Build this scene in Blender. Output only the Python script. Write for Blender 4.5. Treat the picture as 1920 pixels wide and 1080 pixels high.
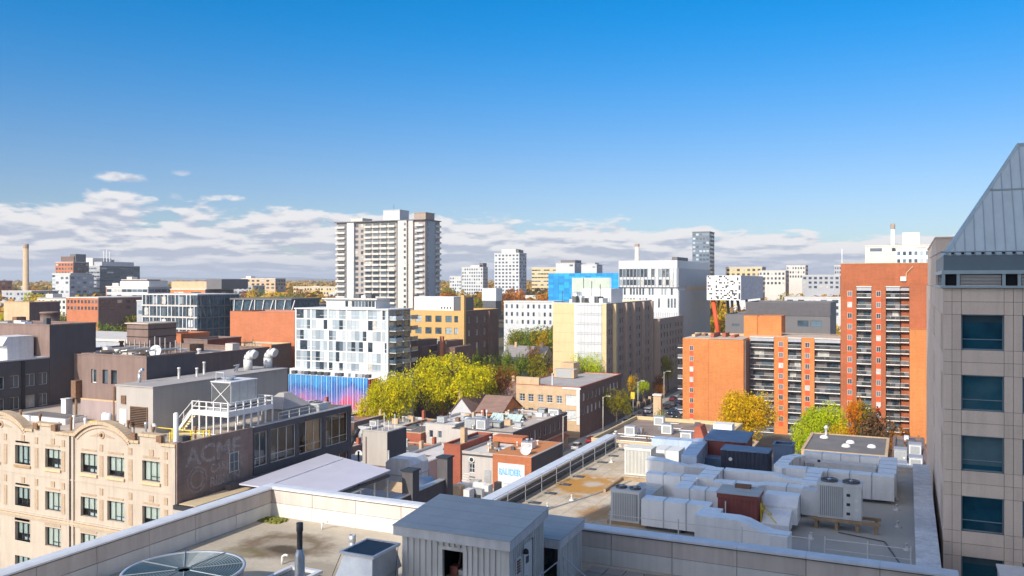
import bpy, math, random
from mathutils import Vector
R = math.radians
rnd = random.Random(7)
scene = bpy.context.scene
for o in list(bpy.data.objects): bpy.data.objects.remove(o)
COL = scene.collection

# ------------------------------------------------------------ camera
cd = bpy.data.cameras.new('camera'); cam = bpy.data.objects.new('camera', cd); COL.objects.link(cam)
cam.location = (0, 0, 40); cam.rotation_euler = (R(90), 0, R(24.889))
cd.sensor_width = 36; cd.lens = 29.906; cd.shift_y = -0.00677; cd.clip_start = 0.5; cd.clip_end = 60000
scene.camera = cam

# ------------------------------------------------------------ sky, sun, exposure
SUN_EL, SUN_AZ = 31.0, 10.0
scene.view_settings.view_transform = 'Standard'; scene.view_settings.look = 'None'
scene.view_settings.gamma = 1; scene.view_settings.use_curve_mapping = False
scene.view_settings.exposure = 1.3
world = bpy.data.worlds.new('World'); scene.world = world; world.use_nodes = True
wt = world.node_tree; WN = wt.nodes; WL = wt.links; WN.clear()
class NT:
    def __init__(s, t): s.t = t
    def n(s, typ, **kw):
        nd = s.t.nodes.new(typ)
        for k, v in kw.items(): setattr(nd, k, v)
        return nd
    def set(s, sock, v):
        if isinstance(v, bpy.types.NodeSocket): s.t.links.new(v, sock)
        else: sock.default_value = v
    def math(s, op, a, b=0.0, c=None, clamp=False):
        nd = s.n('ShaderNodeMath', operation=op, use_clamp=clamp)
        s.set(nd.inputs[0], a); s.set(nd.inputs[1], b)
        if c is not None: s.set(nd.inputs[2], c)
        return nd.outputs[0]
    def mr(s, v, a, b, c=0.0, d=1.0, smooth=True):
        nd = s.n('ShaderNodeMapRange', interpolation_type='SMOOTHSTEP' if smooth else 'LINEAR'); nd.clamp = True
        for i, x in enumerate((v, a, b, c, d)): s.set(nd.inputs[i], x)
        return nd.outputs[0]
    def mix(s, f, a, b, blend='MIX'):
        nd = s.n('ShaderNodeMix', data_type='RGBA', blend_type=blend)
        s.set(nd.inputs[0], f); s.set(nd.inputs[6], a); s.set(nd.inputs[7], b)
        return nd.outputs[2]
    def xyz(s, x, y, z):
        nd = s.n('ShaderNodeCombineXYZ')
        for i, q in enumerate((x, y, z)): s.set(nd.inputs[i], q)
        return nd.outputs[0]
    def noise(s, vec, scale, detail=4, rough=.55, dist=0.0):
        nd = s.n('ShaderNodeTexNoise'); s.set(nd.inputs['Vector'], vec)
        nd.inputs['Scale'].default_value = scale; nd.inputs['Detail'].default_value = detail
        nd.inputs['Roughness'].default_value = rough; nd.inputs['Distortion'].default_value = dist
        return nd.outputs['Fac']
def rgb(c): return (c[0], c[1], c[2], 1)
W = NT(wt)
sky = W.n('ShaderNodeTexSky', sky_type='NISHITA', sun_disc=False)
sky.sun_elevation = R(SUN_EL); sky.sun_rotation = R(180 + SUN_AZ)
sky.altitude = 100; sky.air_density = 1.0; sky.dust_density = 0.6; sky.ozone_density = 2.0
hs = W.n('ShaderNodeHueSaturation'); hs.inputs['Hue'].default_value = 0.503
hs.inputs['Saturation'].default_value = 1.05; hs.inputs['Value'].default_value = 1.0
WL.new(sky.outputs[0], hs.inputs['Color'])
gm = W.n('ShaderNodeTexCoord'); sep = W.n('ShaderNodeSeparateXYZ'); WL.new(gm.outputs['Generated'], sep.inputs[0])
dx, dy, dz = sep.outputs
az = W.math('ARCTAN2', dx, dy)                       # 0 = along the street, negative to the left
el = W.math('ARCSINE', dz)
# flat-bottomed cumulus rows, thicker towards the west
big = W.noise(W.xyz(W.math('MULTIPLY', az, 2.2), 0.0, 3.0), 1.0, 2)
west = W.math('COSINE', W.math('ADD', az, 1.05))
top = W.math('ADD', W.math('MULTIPLY', W.math('MULTIPLY', west, west), .055), W.math('MULTIPLY', big, .04))
top = W.math('ADD', top, .028)
def cloud(de):
    e = W.math('ADD', el, de)
    w = W.math('LOGARITHM', W.math('ADD', W.math('MAXIMUM', e, 0.0), .022), 2.718)
    a = W.noise(W.xyz(W.math('MULTIPLY', az, 12.5), W.math('MULTIPLY', w, 4.2), 1.7), 1.0, 4, .54, .15)
    b = W.noise(W.xyz(W.math('MULTIPLY', az, 27.0), W.math('MULTIPLY', w, 8.0), 6.1), 1.0, 3, .52, .3)
    m = W.math('ADD', W.math('MULTIPLY', a, .62), W.math('MULTIPLY', b, .38))
    cov = W.mr(W.math('DIVIDE', e, top), .60, 1.25, .13, -.28, False)
    return W.math('ADD', m, cov)
c0 = cloud(0.0); c1 = cloud(.0075)
dens = W.math('MULTIPLY', W.mr(c0, .472, .556), W.mr(el, -.002, .010))
lit = W.mr(W.math('SUBTRACT', c0, c1), -.068, .088)
def puff(pa, pe, ra, re):                            # the two lone small clouds above the bank
    u = W.math('DIVIDE', W.math('SUBTRACT', az, pa), ra); v = W.math('DIVIDE', W.math('SUBTRACT', el, pe), re)
    r2 = W.math('ADD', W.math('MULTIPLY', u, u), W.math('MULTIPLY', v, v))
    nn = W.noise(W.xyz(W.math('MULTIPLY', az, 60.0), W.math('MULTIPLY', el, 130.0), 2.0), 1.0, 5, .6)
    d = W.mr(W.math('ADD', W.math('MULTIPLY', r2, .6), W.math('MULTIPLY', nn, 1.1)), .55, 1.05, 1.0, 0.0)
    return d, W.mr(v, -.8, .9)
p1, l1 = puff(-.868, .1105, .033, .0072); p2, l2 = puff(-.805, .118, .014, .0045)
p2 = W.math('MULTIPLY', p2, .45); p1 = W.math('MULTIPLY', p1, .9)
lit = W.math('MAXIMUM', lit, W.math('MULTIPLY', W.math('MAXIMUM', W.math('MULTIPLY', p1, l1), W.math('MULTIPLY', p2, l2)), .9))
dens = W.math('MAXIMUM', dens, W.math('MAXIMUM', p1, p2))
ccol = W.mix(lit, (1.36, 1.46, 1.78, 1), (2.55, 2.46, 2.45, 1))
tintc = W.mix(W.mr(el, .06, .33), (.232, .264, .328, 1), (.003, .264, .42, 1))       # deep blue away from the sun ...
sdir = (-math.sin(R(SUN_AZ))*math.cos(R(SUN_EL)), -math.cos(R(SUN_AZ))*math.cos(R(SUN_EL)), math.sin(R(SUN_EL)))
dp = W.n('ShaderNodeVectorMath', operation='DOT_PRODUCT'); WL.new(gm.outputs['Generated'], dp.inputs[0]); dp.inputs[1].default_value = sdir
sunside = W.mr(dp.outputs['Value'], -.15, .65)                                    # ... paler and hazier towards it, kept bright out of view to fill the shade
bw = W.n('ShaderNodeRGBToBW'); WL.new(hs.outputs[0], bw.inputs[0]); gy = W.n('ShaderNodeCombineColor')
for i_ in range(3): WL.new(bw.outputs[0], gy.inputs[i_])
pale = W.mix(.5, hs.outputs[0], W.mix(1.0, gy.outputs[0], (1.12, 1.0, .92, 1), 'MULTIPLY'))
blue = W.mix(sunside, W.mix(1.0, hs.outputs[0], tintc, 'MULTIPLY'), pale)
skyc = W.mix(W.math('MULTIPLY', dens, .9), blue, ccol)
hz = W.mr(el, .0, .04, .62, 0.0)
skyc = W.mix(hz, skyc, (1.24, 1.38, 1.78, 1))
bg = W.n('ShaderNodeBackground'); bg.inputs['Strength'].default_value = 0.15
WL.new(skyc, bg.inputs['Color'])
wo = W.n('ShaderNodeOutputWorld'); WL.new(bg.outputs[0], wo.inputs['Surface'])
sd = bpy.data.lights.new('sun', 'SUN'); sd.energy = 2.03; sd.angle = R(0.53); sd.color = (1.0, .925, .80)
sun = bpy.data.objects.new('sun', sd); COL.objects.link(sun)
sv = Vector((math.sin(R(SUN_AZ)) * math.cos(R(SUN_EL)), math.cos(R(SUN_AZ)) * math.cos(R(SUN_EL)), -math.sin(R(SUN_EL))))
sun.rotation_euler = sv.to_track_quat('-Z', 'Y').to_euler(); sun.location = (-20, -60, 120)

# ------------------------------------------------------------ materials
MATS = {}
def base(name):
    m = bpy.data.materials.new(name); m.use_nodes = True
    t = NT(m.node_tree); b = m.node_tree.nodes['Principled BSDF']
    return m, t, b
def mat(name, col, rough=.8, var=.12, scale=1.2, metal=0.0, streak=0.0, bump=0.0, spec=.3, course=0.0, fine=0.0, orand=0.0, seams=None, spots=None):
    """plain painted / stone / metal surface: cloudy variation, rain streaks, grain, courses, optional seams, stains and painted shade"""
    if name in MATS: return MATS[name]
    m, t, b = base(name)
    g = t.n('ShaderNodeNewGeometry'); pos = g.outputs['Position']
    n1 = t.noise(pos, scale, 5, .6)
    f = t.mr(n1, .25, .75, 1 - var, 1 + var, False)
    if fine:
        f = t.math('MULTIPLY', f, t.mr(t.noise(pos, scale * 14, 3, .7), .3, .7, 1 - fine, 1 + fine, False))
    sp = t.n('ShaderNodeSeparateXYZ'); t.t.links.new(pos, sp.inputs[0])
    if streak:
        v = t.xyz(t.math('MULTIPLY', sp.outputs[0], 2.2), t.math('MULTIPLY', sp.outputs[1], 2.2), t.math('MULTIPLY', sp.outputs[2], .16))
        f = t.math('MULTIPLY', f, t.mr(t.noise(v, 1.0, 5, .65), .42, .72, 1.0, 1 - streak, False))
    if course:
        v = t.xyz(t.math('MULTIPLY', sp.outputs[0], .5), t.math('MULTIPLY', sp.outputs[1], .5), t.math('MULTIPLY', sp.outputs[2], 3.2))
        f = t.math('MULTIPLY', f, t.mr(t.noise(v, 1.0, 3, .7), .3, .7, 1 - course, 1 + course, False))
    if orand:
        oi = t.n('ShaderNodeObjectInfo')
        f = t.math('MULTIPLY', f, t.mr(oi.outputs['Random'], 0, 1, 1 - orand, 1 + orand, False))
    if seams:                                        # (axis, spacing, half width, darkening): laps of roofing felt
        ax, spc, hw, dk = seams
        q = t.math('FRACT', t.math('DIVIDE', t.math('ADD', sp.outputs[ax], t.math('MULTIPLY', t.noise(pos, .8, 2), .18)), spc))
        q = t.math('ABSOLUTE', t.math('SUBTRACT', q, .5))
        f = t.math('MULTIPLY', f, t.mr(q, 0.0, hw / spc, 1 - dk, 1.0))
    vv = t.n('ShaderNodeVectorMath', operation='SCALE'); vv.inputs[0].default_value = col; t.set(vv.inputs['Scale'], f)
    c = vv.outputs[0]
    for s_ in (spots or []):                         # (x, y, rx, ry, colour, strength, ring) stains and painted shade on the roof
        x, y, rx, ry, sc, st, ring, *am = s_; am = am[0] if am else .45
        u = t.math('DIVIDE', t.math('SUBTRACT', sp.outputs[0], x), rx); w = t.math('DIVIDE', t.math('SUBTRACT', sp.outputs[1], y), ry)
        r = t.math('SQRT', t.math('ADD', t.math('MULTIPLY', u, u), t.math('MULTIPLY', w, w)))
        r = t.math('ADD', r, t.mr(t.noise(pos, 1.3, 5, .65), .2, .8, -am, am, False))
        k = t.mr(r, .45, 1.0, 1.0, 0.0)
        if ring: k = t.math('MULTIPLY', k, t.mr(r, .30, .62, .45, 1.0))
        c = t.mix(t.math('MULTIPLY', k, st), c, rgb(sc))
    t.set(b.inputs['Base Color'], c)
    b.inputs['Roughness'].default_value = rough; b.inputs['Metallic'].default_value = metal
    b.inputs['Specular IOR Level'].default_value = spec
    if bump:
        bp = t.n('ShaderNodeBump'); bp.inputs['Strength'].default_value = bump; bp.inputs['Distance'].default_value = .05
        t.set(bp.inputs['Height'], t.noise(pos, scale * 9, 4, .7)); t.t.links.new(bp.outputs[0], b.inputs['Normal'])
    MATS[name] = m; return m
def glass(name, dark=(.02, .03, .04), mid=(.10, .13, .16), blind=(.55, .52, .46), p1=.62, p2=.85, rough=.06, tex=.5, bmp=.12):
    """window glass in front of unlit rooms; some rooms have blinds drawn (per window)"""
    if name in MATS: return MATS[name]
    m, t, b = base(name); oi = t.n('ShaderNodeObjectInfo')
    r = oi.outputs['Random']
    g = t.n('ShaderNodeNewGeometry')
    a = t.mix(t.math('GREATER_THAN', r, p1), rgb(dark), rgb(mid)); a = t.mix(t.math('GREATER_THAN', r, p2), a, rgb(blind))
    n = t.noise(g.outputs['Position'], .9, 3, .6)
    a = t.mix(t.mr(n, .35, .65, 0, tex, False), a, rgb(mid))
    t.set(b.inputs['Base Color'], a); b.inputs['Roughness'].default_value = rough
    b.inputs['Specular IOR Level'].default_value = .6
    bp = t.n('ShaderNodeBump'); bp.inputs['Strength'].default_value = bmp; bp.inputs['Distance'].default_value = .1
    t.set(bp.inputs['Height'], t.noise(g.outputs['Position'], .7, 2)); t.t.links.new(bp.outputs[0], b.inputs['Normal'])
    MATS[name] = m; return m
def clear_glass(name, tint=(.75, .85, .9), f=.25):
    if name in MATS: return MATS[name]
    m = bpy.data.materials.new(name); m.use_nodes = True; t = NT(m.node_tree); t.t.nodes.clear()
    tr = t.n('ShaderNodeBsdfTransparent'); tr.inputs[0].default_value = rgb(tint)
    gl = t.n('ShaderNodeBsdfGlossy'); gl.inputs['Roughness'].default_value = .03
    lw = t.n('ShaderNodeFresnel'); lw.inputs[0].default_value = 1.5
    mx = t.n('ShaderNodeMixShader'); t.set(mx.inputs[0], t.math('ADD', lw.outputs[0], f * .3)); t.set(mx.inputs[1], tr.outputs[0]); t.set(mx.inputs[2], gl.outputs[0])
    o = t.n('ShaderNodeOutputMaterial'); t.t.links.new(mx.outputs[0], o.inputs[0]); MATS[name] = m; return m
def leaf(name, cols, trans=.42):
    if name in MATS: return MATS[name]
    m = bpy.data.materials.new(name); m.use_nodes = True; t = NT(m.node_tree); t.t.nodes.clear()
    at = t.n('ShaderNodeAttribute', attribute_name='tint'); cr = t.n('ShaderNodeValToRGB')
    g = t.n('ShaderNodeNewGeometry')
    v = t.math('ADD', t.math('MULTIPLY', at.outputs['Fac'], .6), t.math('MULTIPLY', t.mr(t.noise(g.outputs['Position'], .35, 3), .3, .7, 0, 1, False), .4))
    t.set(cr.inputs[0], v); els = cr.color_ramp.elements
    while len(els) < len(cols): els.new(.5)
    for i, c in enumerate(cols): els[i].position = i / (len(cols) - 1); els[i].color = rgb(c)
    d = t.n('ShaderNodeBsdfDiffuse'); tl = t.n('ShaderNodeBsdfTranslucent'); mx = t.n('ShaderNodeMixShader'); mx.inputs[0].default_value = trans
    t.t.links.new(cr.outputs[0], d.inputs[0]); t.t.links.new(cr.outputs[0], tl.inputs[0])
    t.t.links.new(d.outputs[0], mx.inputs[1]); t.t.links.new(tl.outputs[0], mx.inputs[2])
    o = t.n('ShaderNodeOutputMaterial'); t.t.links.new(mx.outputs[0], o.inputs[0]); MATS[name] = m; return m

# ------------------------------------------------------------ mesh helpers
class MB:
    def __init__(s): s.v = []; s.f = []; s.m = []; s.s = []
    def face(s, pts, m=0, sm=False):
        i = len(s.v); s.v += [tuple(p) for p in pts]; s.f.append(tuple(range(i, i + len(pts)))); s.m.append(m); s.s.append(sm); return s
    def box(s, x0, x1, y0, y1, z0, z1, m=0, skip=''):
        i = len(s.v)
        s.v += [(x0,y0,z0),(x1,y0,z0),(x1,y1,z0),(x0,y1,z0),(x0,y0,z1),(x1,y0,z1),(x1,y1,z1),(x0,y1,z1)]
        for k, q in dict(b=(3,2,1,0), t=(4,5,6,7), s=(0,1,5,4), e=(1,2,6,5), n=(2,3,7,6), w=(3,0,4,7)).items():
            if k in skip: continue
            s.f.append(tuple(i + j for j in q)); s.m.append(m); s.s.append(False)
        return s
    def prism(s, pts, z0, z1, m=0, mt=None):
        n = len(pts); i = len(s.v); s.v += [(x, y, z0) for x, y in pts] + [(x, y, z1) for x, y in pts]
        for k in range(n):
            s.f.append((i+k, i+(k+1) % n, i+n+(k+1) % n, i+n+k)); s.m.append(m); s.s.append(False)
        s.f.append(tuple(i+n+k for k in range(n))); s.m.append(m if mt is None else mt); s.s.append(False)
        s.f.append(tuple(i+k for k in reversed(range(n)))); s.m.append(m); s.s.append(False); return s
    def ext(s, pts, vec, m=0):                       # closed extrusion of a 3-D polygon along vec
        n = len(pts); i = len(s.v); vx, vy, vz = vec
        s.v += [tuple(p) for p in pts] + [(p[0]+vx, p[1]+vy, p[2]+vz) for p in pts]
        for k in range(n): s.f.append((i+k, i+(k+1) % n, i+n+(k+1) % n, i+n+k)); s.m.append(m); s.s.append(False)
        s.f.append(tuple(i+n+k for k in range(n))); s.m.append(m); s.s.append(False)
        s.f.append(tuple(i+k for k in reversed(range(n)))); s.m.append(m); s.s.append(False); return s
    def tube(s, p, q, r, r2=None, n=7, m=0, cap=True):
        p = Vector(p); q = Vector(q); r2 = r if r2 is None else r2
        d = (q - p).normalized(); a = d.orthogonal().normalized(); b = d.cross(a); i = len(s.v)
        for c, rr in ((p, r), (q, r2)):
            for k in range(n):
                t = 2 * math.pi * k / n; s.v.append(tuple(c + a * (rr * math.cos(t)) + b * (rr * math.sin(t))))
        for k in range(n): s.f.append((i+k, i+(k+1) % n, i+n+(k+1) % n, i+n+k)); s.m.append(m); s.s.append(n > 6)
        if cap:
            s.f.append(tuple(i+n+k for k in range(n))); s.m.append(m); s.s.append(False)
            s.f.append(tuple(i+k for k in reversed(range(n)))); s.m.append(m); s.s.append(False)
        return s
    def path(s, pts, r, n=6, m=0):
        for a, b in zip(pts, pts[1:]): s.tube(a, b, r, r, n, m)
        return s
    def lathe(s, cx, cy, prof, n=20, m=0):           # prof: (radius, z) from bottom to top
        i = len(s.v)
        for r, z in prof:
            for k in range(n):
                t = 2 * math.pi * k / n; s.v.append((cx + r * math.cos(t), cy + r * math.sin(t), z))
        for j in range(len(prof) - 1):
            for k in range(n):
                s.f.append((i+j*n+k, i+j*n+(k+1) % n, i+(j+1)*n+(k+1) % n, i+(j+1)*n+k)); s.m.append(m); s.s.append(True)
        s.f.append(tuple(i+(len(prof)-1)*n+k for k in range(n))); s.m.append(m); s.s.append(False); return s
    def sweep(s, pts, w, h, m=0):                    # rectangular duct along points (x, y, zbottom); w across, h up
        n = len(pts); i = len(s.v)
        for k in range(n):
            a = Vector(pts[max(k-1, 0)][:2]); b = Vector(pts[min(k+1, n-1)][:2]); d = (b - a).normalized(); nx, ny = -d.y, d.x
            hh = h[k] if isinstance(h, (list, tuple)) else h
            x, y, z = pts[k]
            s.v += [(x-nx*w/2, y-ny*w/2, z), (x+nx*w/2, y+ny*w/2, z), (x+nx*w/2, y+ny*w/2, z+hh), (x-nx*w/2, y-ny*w/2, z+hh)]
        for k in range(n - 1):
            for j in range(4):
                s.f.append((i+k*4+j, i+k*4+(j+1) % 4, i+k*4+4+(j+1) % 4, i+k*4+4+j)); s.m.append(m); s.s.append(False)
        s.f.append((i, i+3, i+2, i+1)); s.m.append(m); s.s.append(False)
        e = i + (n-1)*4; s.f.append((e, e+1, e+2, e+3)); s.m.append(m); s.s.append(False); return s
    def mesh(s, name, mats):
        me = bpy.data.meshes.new(name); me.from_pydata(s.v, [], s.f)
        for q in mats: me.materials.append(q)
        me.polygons.foreach_set('material_index', s.m); me.polygons.foreach_set('use_smooth', s.s); me.update(); return me
def link(name, data, parent=None, loc=(0, 0, 0), rz=0.0):
    o = bpy.data.objects.new(name, data); COL.objects.link(o)
    if parent is not None: o.parent = parent
    o.location = loc; o.rotation_euler = (0, 0, rz); return o
def fixn(me):
    import bmesh
    b = bmesh.new(); b.from_mesh(me); bmesh.ops.recalc_face_normals(b, faces=b.faces); b.to_mesh(me); b.free(); return me
def part(root, name, mb, mats, label=None):
    """a part whose mesh is given in world coordinates; its parent chain may only be moved, not turned"""
    mats = mats if isinstance(mats, (list, tuple)) else [mats]
    o = link(name, mb.mesh(name, mats), root)
    p = root; off = Vector((0, 0, 0))
    while p is not None: off -= Vector(p.location); p = p.parent
    o.location = off
    if label: o['label'] = label
    return o
def put(root, name, me, loc, rz=0.0):
    """a part with shared mesh data at a world position"""
    o = link(name, me, root); p = root; off = Vector(loc)
    while p is not None: off -= Vector(p.location); p = p.parent
    o.location = off; o.rotation_euler = (0, 0, rz); return o
def tag(o, label, cat, group=None):
    o['label'] = label; o['category'] = cat
    if group: o['group'] = group
    return o
def thing(name, label, cat, loc, group=None, rz=0.0): 
    return tag(link(name, None, None, loc, rz), label, cat, group)
def solo(name, mb, mats, label, cat, group=None):
    """a thing that is one mesh, given in world coordinates; origin moved to its base"""
    mats = mats if isinstance(mats, (list, tuple)) else [mats]
    xs = [v[0] for v in mb.v]; ys = [v[1] for v in mb.v]; zs = [v[2] for v in mb.v]
    c = ((min(xs)+max(xs))/2, (min(ys)+max(ys))/2, min(zs)); mb.v = [(a-c[0], b-c[1], d-c[2]) for a, b, d in mb.v]
    return tag(link(name, mb.mesh(name, mats), None, c), label, cat, group)
def struct(name, mb, mats, kind='structure'):
    o = link(name, mb.mesh(name, mats if isinstance(mats, (list, tuple)) else [mats])); o['kind'] = kind; return o

# ------------------------------------------------------------ building helpers
KIND = {}
def kind(k, nx, ny, fw, fm, gm, sub=False, fd=.08): KIND[k] = (nx, ny, fw, fm, gm, sub, fd)
WC = {}
def fr(n): return [i / n for i in range(1, n)] if isinstance(n, int) else list(n)
def winmesh(w, h, k):
    key = (round(w, 2), round(h, 2), k)
    if key in WC: return WC[key]
    nx, ny, fw, fm, gm, sub, fd = KIND[k]; b = MB()
    b.box(0, w, 0, fd, 0, fw).box(0, w, 0, fd, h-fw, h).box(0, fw, 0, fd, fw, h-fw).box(w-fw, w, 0, fd, fw, h-fw)
    q = fw * .7
    for t in fr(nx): b.box(w*t-q/2, w*t+q/2, .012, fd-.01, fw, h-fw)
    for t in fr(ny): b.box(fw, w-fw, .018, fd-.016, h*t-q/2, h*t+q/2)
    p = MB().face([(fw*.5, fd*.6, fw*.5), (w-fw*.5, fd*.6, fw*.5), (w-fw*.5, fd*.6, h-fw*.5), (fw*.5, fd*.6, h-fw*.5)], 0)
    if sub: r = (b.mesh('window', [fm]), p.mesh('pane', [gm]))
    else:
        n = len(b.v); b.v += p.v; b.f += [tuple(n+i for i in p.f[0])]; b.m.append(1); b.s.append(False)
        r = (b.mesh('window', [fm, gm]), None)
    WC[key] = r; return r
ROT = {'S': 0.0, 'E': R(90), 'W': R(-90)}
def wpos(face, plane, a, z, w, dep):
    return (a, plane+dep, z) if face == 'S' else (plane-dep, a, z) if face == 'E' else (plane+dep, a+w, z)
def window(root, face, plane, a, z, w, h, k, dep, name='window'):
    m, p = winmesh(w, h, k); o = put(root, name, m, wpos(face, plane, a, z, w, dep), ROT[face])
    if p: link('pane', p, o)
    return o
def facade(mb, face, plane, a0, a1, z0, z1, ops, dep, m=0):
    us = sorted({a0, a1, *[x for o in ops for x in (o[0], o[0]+o[2])]}); zs = sorted({z0, z1, *[x for o in ops for x in (o[1], o[1]+o[3])]})
    us = [u for u in us if a0-1e-6 <= u <= a1+1e-6]; zs = [q for q in zs if z0-1e-6 <= q <= z1+1e-6]
    def P(u, z, d): return (u, plane+d, z) if face == 'S' else (plane-d, u, z) if face == 'E' else (plane+d, u, z)
    def q(pts): mb.face(pts if face != 'W' else pts[::-1], m)
    for j in range(len(zs)-1):
        zc_ = (zs[j]+zs[j+1])/2; run = None
        for i in range(len(us)-1):
            uc = (us[i]+us[i+1])/2
            hole = any(o[0] < uc < o[0]+o[2] and o[1] < zc_ < o[1]+o[3] for o in ops)
            if not hole:
                if run is None: run = us[i]
            if run is not None and (hole or i == len(us)-2):
                e = us[i] if hole else us[i+1]; q([P(run, zs[j], 0), P(e, zs[j], 0), P(e, zs[j+1], 0), P(run, zs[j+1], 0)]); run = None
    for a, z, w, h, *_ in ops:
        q([P(a, z, 0), P(a, z, dep), P(a, z+h, dep), P(a, z+h, 0)]); q([P(a+w, z, dep), P(a+w, z, 0), P(a+w, z+h, 0), P(a+w, z+h, dep)])
        q([P(a, z, 0), P(a+w, z, 0), P(a+w, z, dep), P(a, z, dep)]); q([P(a, z+h, dep), P(a+w, z+h, dep), P(a+w, z+h, 0), P(a, z+h, 0)])
def grid(a0, da, n, z0, dz, m, w, h, k, skip=()):
    return [(a0+i*da, z0+j*dz, w, h, k) for j in range(m) for i in range(n) if (i, j) not in skip]
def building(name, label, cat, X0, X1, Y0, Y1, top, wm, rm, S=(), E=(), Wf=(), ph=.6, dep=.22, cm=None, z0=0.0, group=None, cop=.16, wname='window', Em=None):  # Em: own east wall colour, mostly darker to paint its shade
    """axis-aligned block: wall with real openings, flat roof behind a parapet with coping, one object per window"""
    root = thing(name, label, cat, ((X0+X1)/2, (Y0+Y1)/2, z0), group); b = MB()
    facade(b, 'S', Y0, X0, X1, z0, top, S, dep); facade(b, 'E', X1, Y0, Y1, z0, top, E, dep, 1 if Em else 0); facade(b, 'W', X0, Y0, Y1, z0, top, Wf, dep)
    b.face([(X1, Y1, z0), (X0, Y1, z0), (X0, Y1, top), (X1, Y1, top)])
    t = .3
    if ph > 0:
        for q in ([(X0+t,Y0+t),(X1-t,Y0+t)], [(X1-t,Y0+t),(X1-t,Y1-t)], [(X1-t,Y1-t),(X0+t,Y1-t)], [(X0+t,Y1-t),(X0+t,Y0+t)]):
            (ax, ay), (bx, by) = q; b.face([(bx,by,top-ph),(ax,ay,top-ph),(ax,ay,top),(bx,by,top)])
    part(root, 'wall', b, [wm, Em] if Em else wm)
    part(root, 'roof', MB().face([(X0+.01,Y0+.01,top-ph),(X1-.01,Y0+.01,top-ph),(X1-.01,Y1-.01,top-ph),(X0+.01,Y1-.01,top-ph)]), rm)
    c = MB(); e = .05
    c.box(X0-e, X1+e, Y0-e, Y0+t+e, top+.002, top+cop).box(X0-e, X1+e, Y1-t-e, Y1+e, top+.002, top+cop)
    c.box(X0-e, X0+t+e, Y0+t+e, Y1-t-e, top+.002, top+cop).box(X1-t-e, X1+e, Y0+t+e, Y1-t-e, top+.002, top+cop)
    part(root, 'coping', c, cm or wm)
    for face, plane, ops in (('S', Y0, S), ('E', X1, E), ('W', X0, Wf)):
        for a, z, w, h, k in ops:
            if k: window(root, face, plane, a, z, w, h, k, dep*.8, wname)
    return root
# ------------------------------------------------------------ shared materials
m_ground = mat('ground_mix', (.11, .105, .085), .95, .35, .03, fine=.15)
m_asph = mat('asphalt', (.12, .115, .11), .9, .18, .3, fine=.1)
m_walk = mat('sidewalk', (.34, .32, .29), .9, .12, .4, fine=.08)
m_paint = mat('road_paint', (.7, .69, .63), .7, .1, 2)
m_yel = mat('yellow_paint', (.75, .55, .04), .55, .12, 3)
m_white = mat('white_paint', (.70, .69, .67), .55, .06, 2, streak=.12)
m_whited = mat('weathered_white_metal', (.64, .64, .66), .5, .1, 1.4, streak=.2, fine=.04)
m_cap = mat('parapet_cap_metal', (.76, .76, .77), .42, .08, 1.5, streak=.1, metal=.25)
m_pinkp = mat('parapet_panel', (.62, .55, .50), .6, .07, 1.0, streak=.18, orand=.05)
m_whip = mat('parapet_flashing', (.72, .70, .66), .6, .06, 1.0, streak=.15)
m_galv = mat('galvanised_steel', (.52, .54, .56), .42, .12, 3, metal=.55, fine=.06)
m_dgal = mat('dark_steel', (.10, .105, .115), .5, .2, 3, metal=.3)
m_black = mat('black_void', (.012, .012, .014), .8, .1, 2)
m_rust = mat('rusty_metal', (.20, .115, .07), .8, .3, 3, fine=.15)
m_tin = mat('grey_siding', (.66, .655, .64), .5, .07, 1.2, streak=.22, metal=.15)
m_shroof = mat('blue_grey_roof', (.40, .44, .45), .7, .10, .9, fine=.05, seams=(1, .85, .035, .28))
m_memb = mat('roof_membrane', (.47, .41, .325), .85, .13, .35, fine=.07, seams=(1, 1.9, .05, .12),
    spots=[(-25.6, 30.7, 2.9, 2.3, (.12, .075, .035), .92, True, .22), (-25.2, 30.2, 1.4, .75, (.06, .042, .025), .9, False, .25), (-26.6, 29.2, 1.5, .8, (.16, .13, .05), .55, False), (-22.0, 28.7, 2.0, 1.2, (.22, .18, .13), .5, False), (-23.5, 26.5, 3.2, 1.4, (.27, .22, .15), .45, True)])
m_memb2 = mat('duct_roof_felt', (.54, .455, .345), .85, .28, .7, fine=.14, seams=(0, 1.05, .06, .25),
    spots=[(-18.6, 51.2, 2.6, 3.6, (.46, .22, .03), .9, False), (-18.2, 51.6, .9, 1.0, (.52, .47, .40), .8, False), (-15.6, 45.2, 1.6, 2.2, (.40, .19, .04), .7, False), (-17.8, 57.5, 2.2, 2.4, (.36, .25, .13), .5, True), (-4.2, 45.3, 1.8, 1.0, (.16, .12, .06), .7, False), (-2.9, 49.6, 1.0, 1.6, (.13, .105, .07), .65, False),
           (-1.2, 47, 7.5, 22, (.38, .385, .36), .85, False), (-8, 44, 6, 4, (.37, .37, .35), .7, False), (-9, 56, 6, 12, (.38, .38, .37), .7, False)])  # last wide grey spots paint the shaded part of the felt
m_duct = mat('insulated_duct_wrap', (.88, .88, .87), .38, .05, 1.2, streak=.12, metal=.15, fine=.03, bump=.03)
m_ductb = mat('shaded_duct_wrap', (.46, .55, .68), .42, .10, 1.6, streak=.15, metal=.2, fine=.03, bump=.03)  # shaded copy of the duct wrap, blue of the shade in its colour
m_acg = mat('ac_casing', (.62, .62, .61), .5, .06, 2, streak=.12)
m_fin = mat('ac_fins', (.32, .34, .35), .5, .1, 3)
m_acs = mat('cream_louvres', (.68, .66, .60), .55, .06, 2, streak=.1)
m_redpent = mat('maroon_siding', (.24, .075, .065), .6, .12, 1.4, streak=.22)
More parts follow.
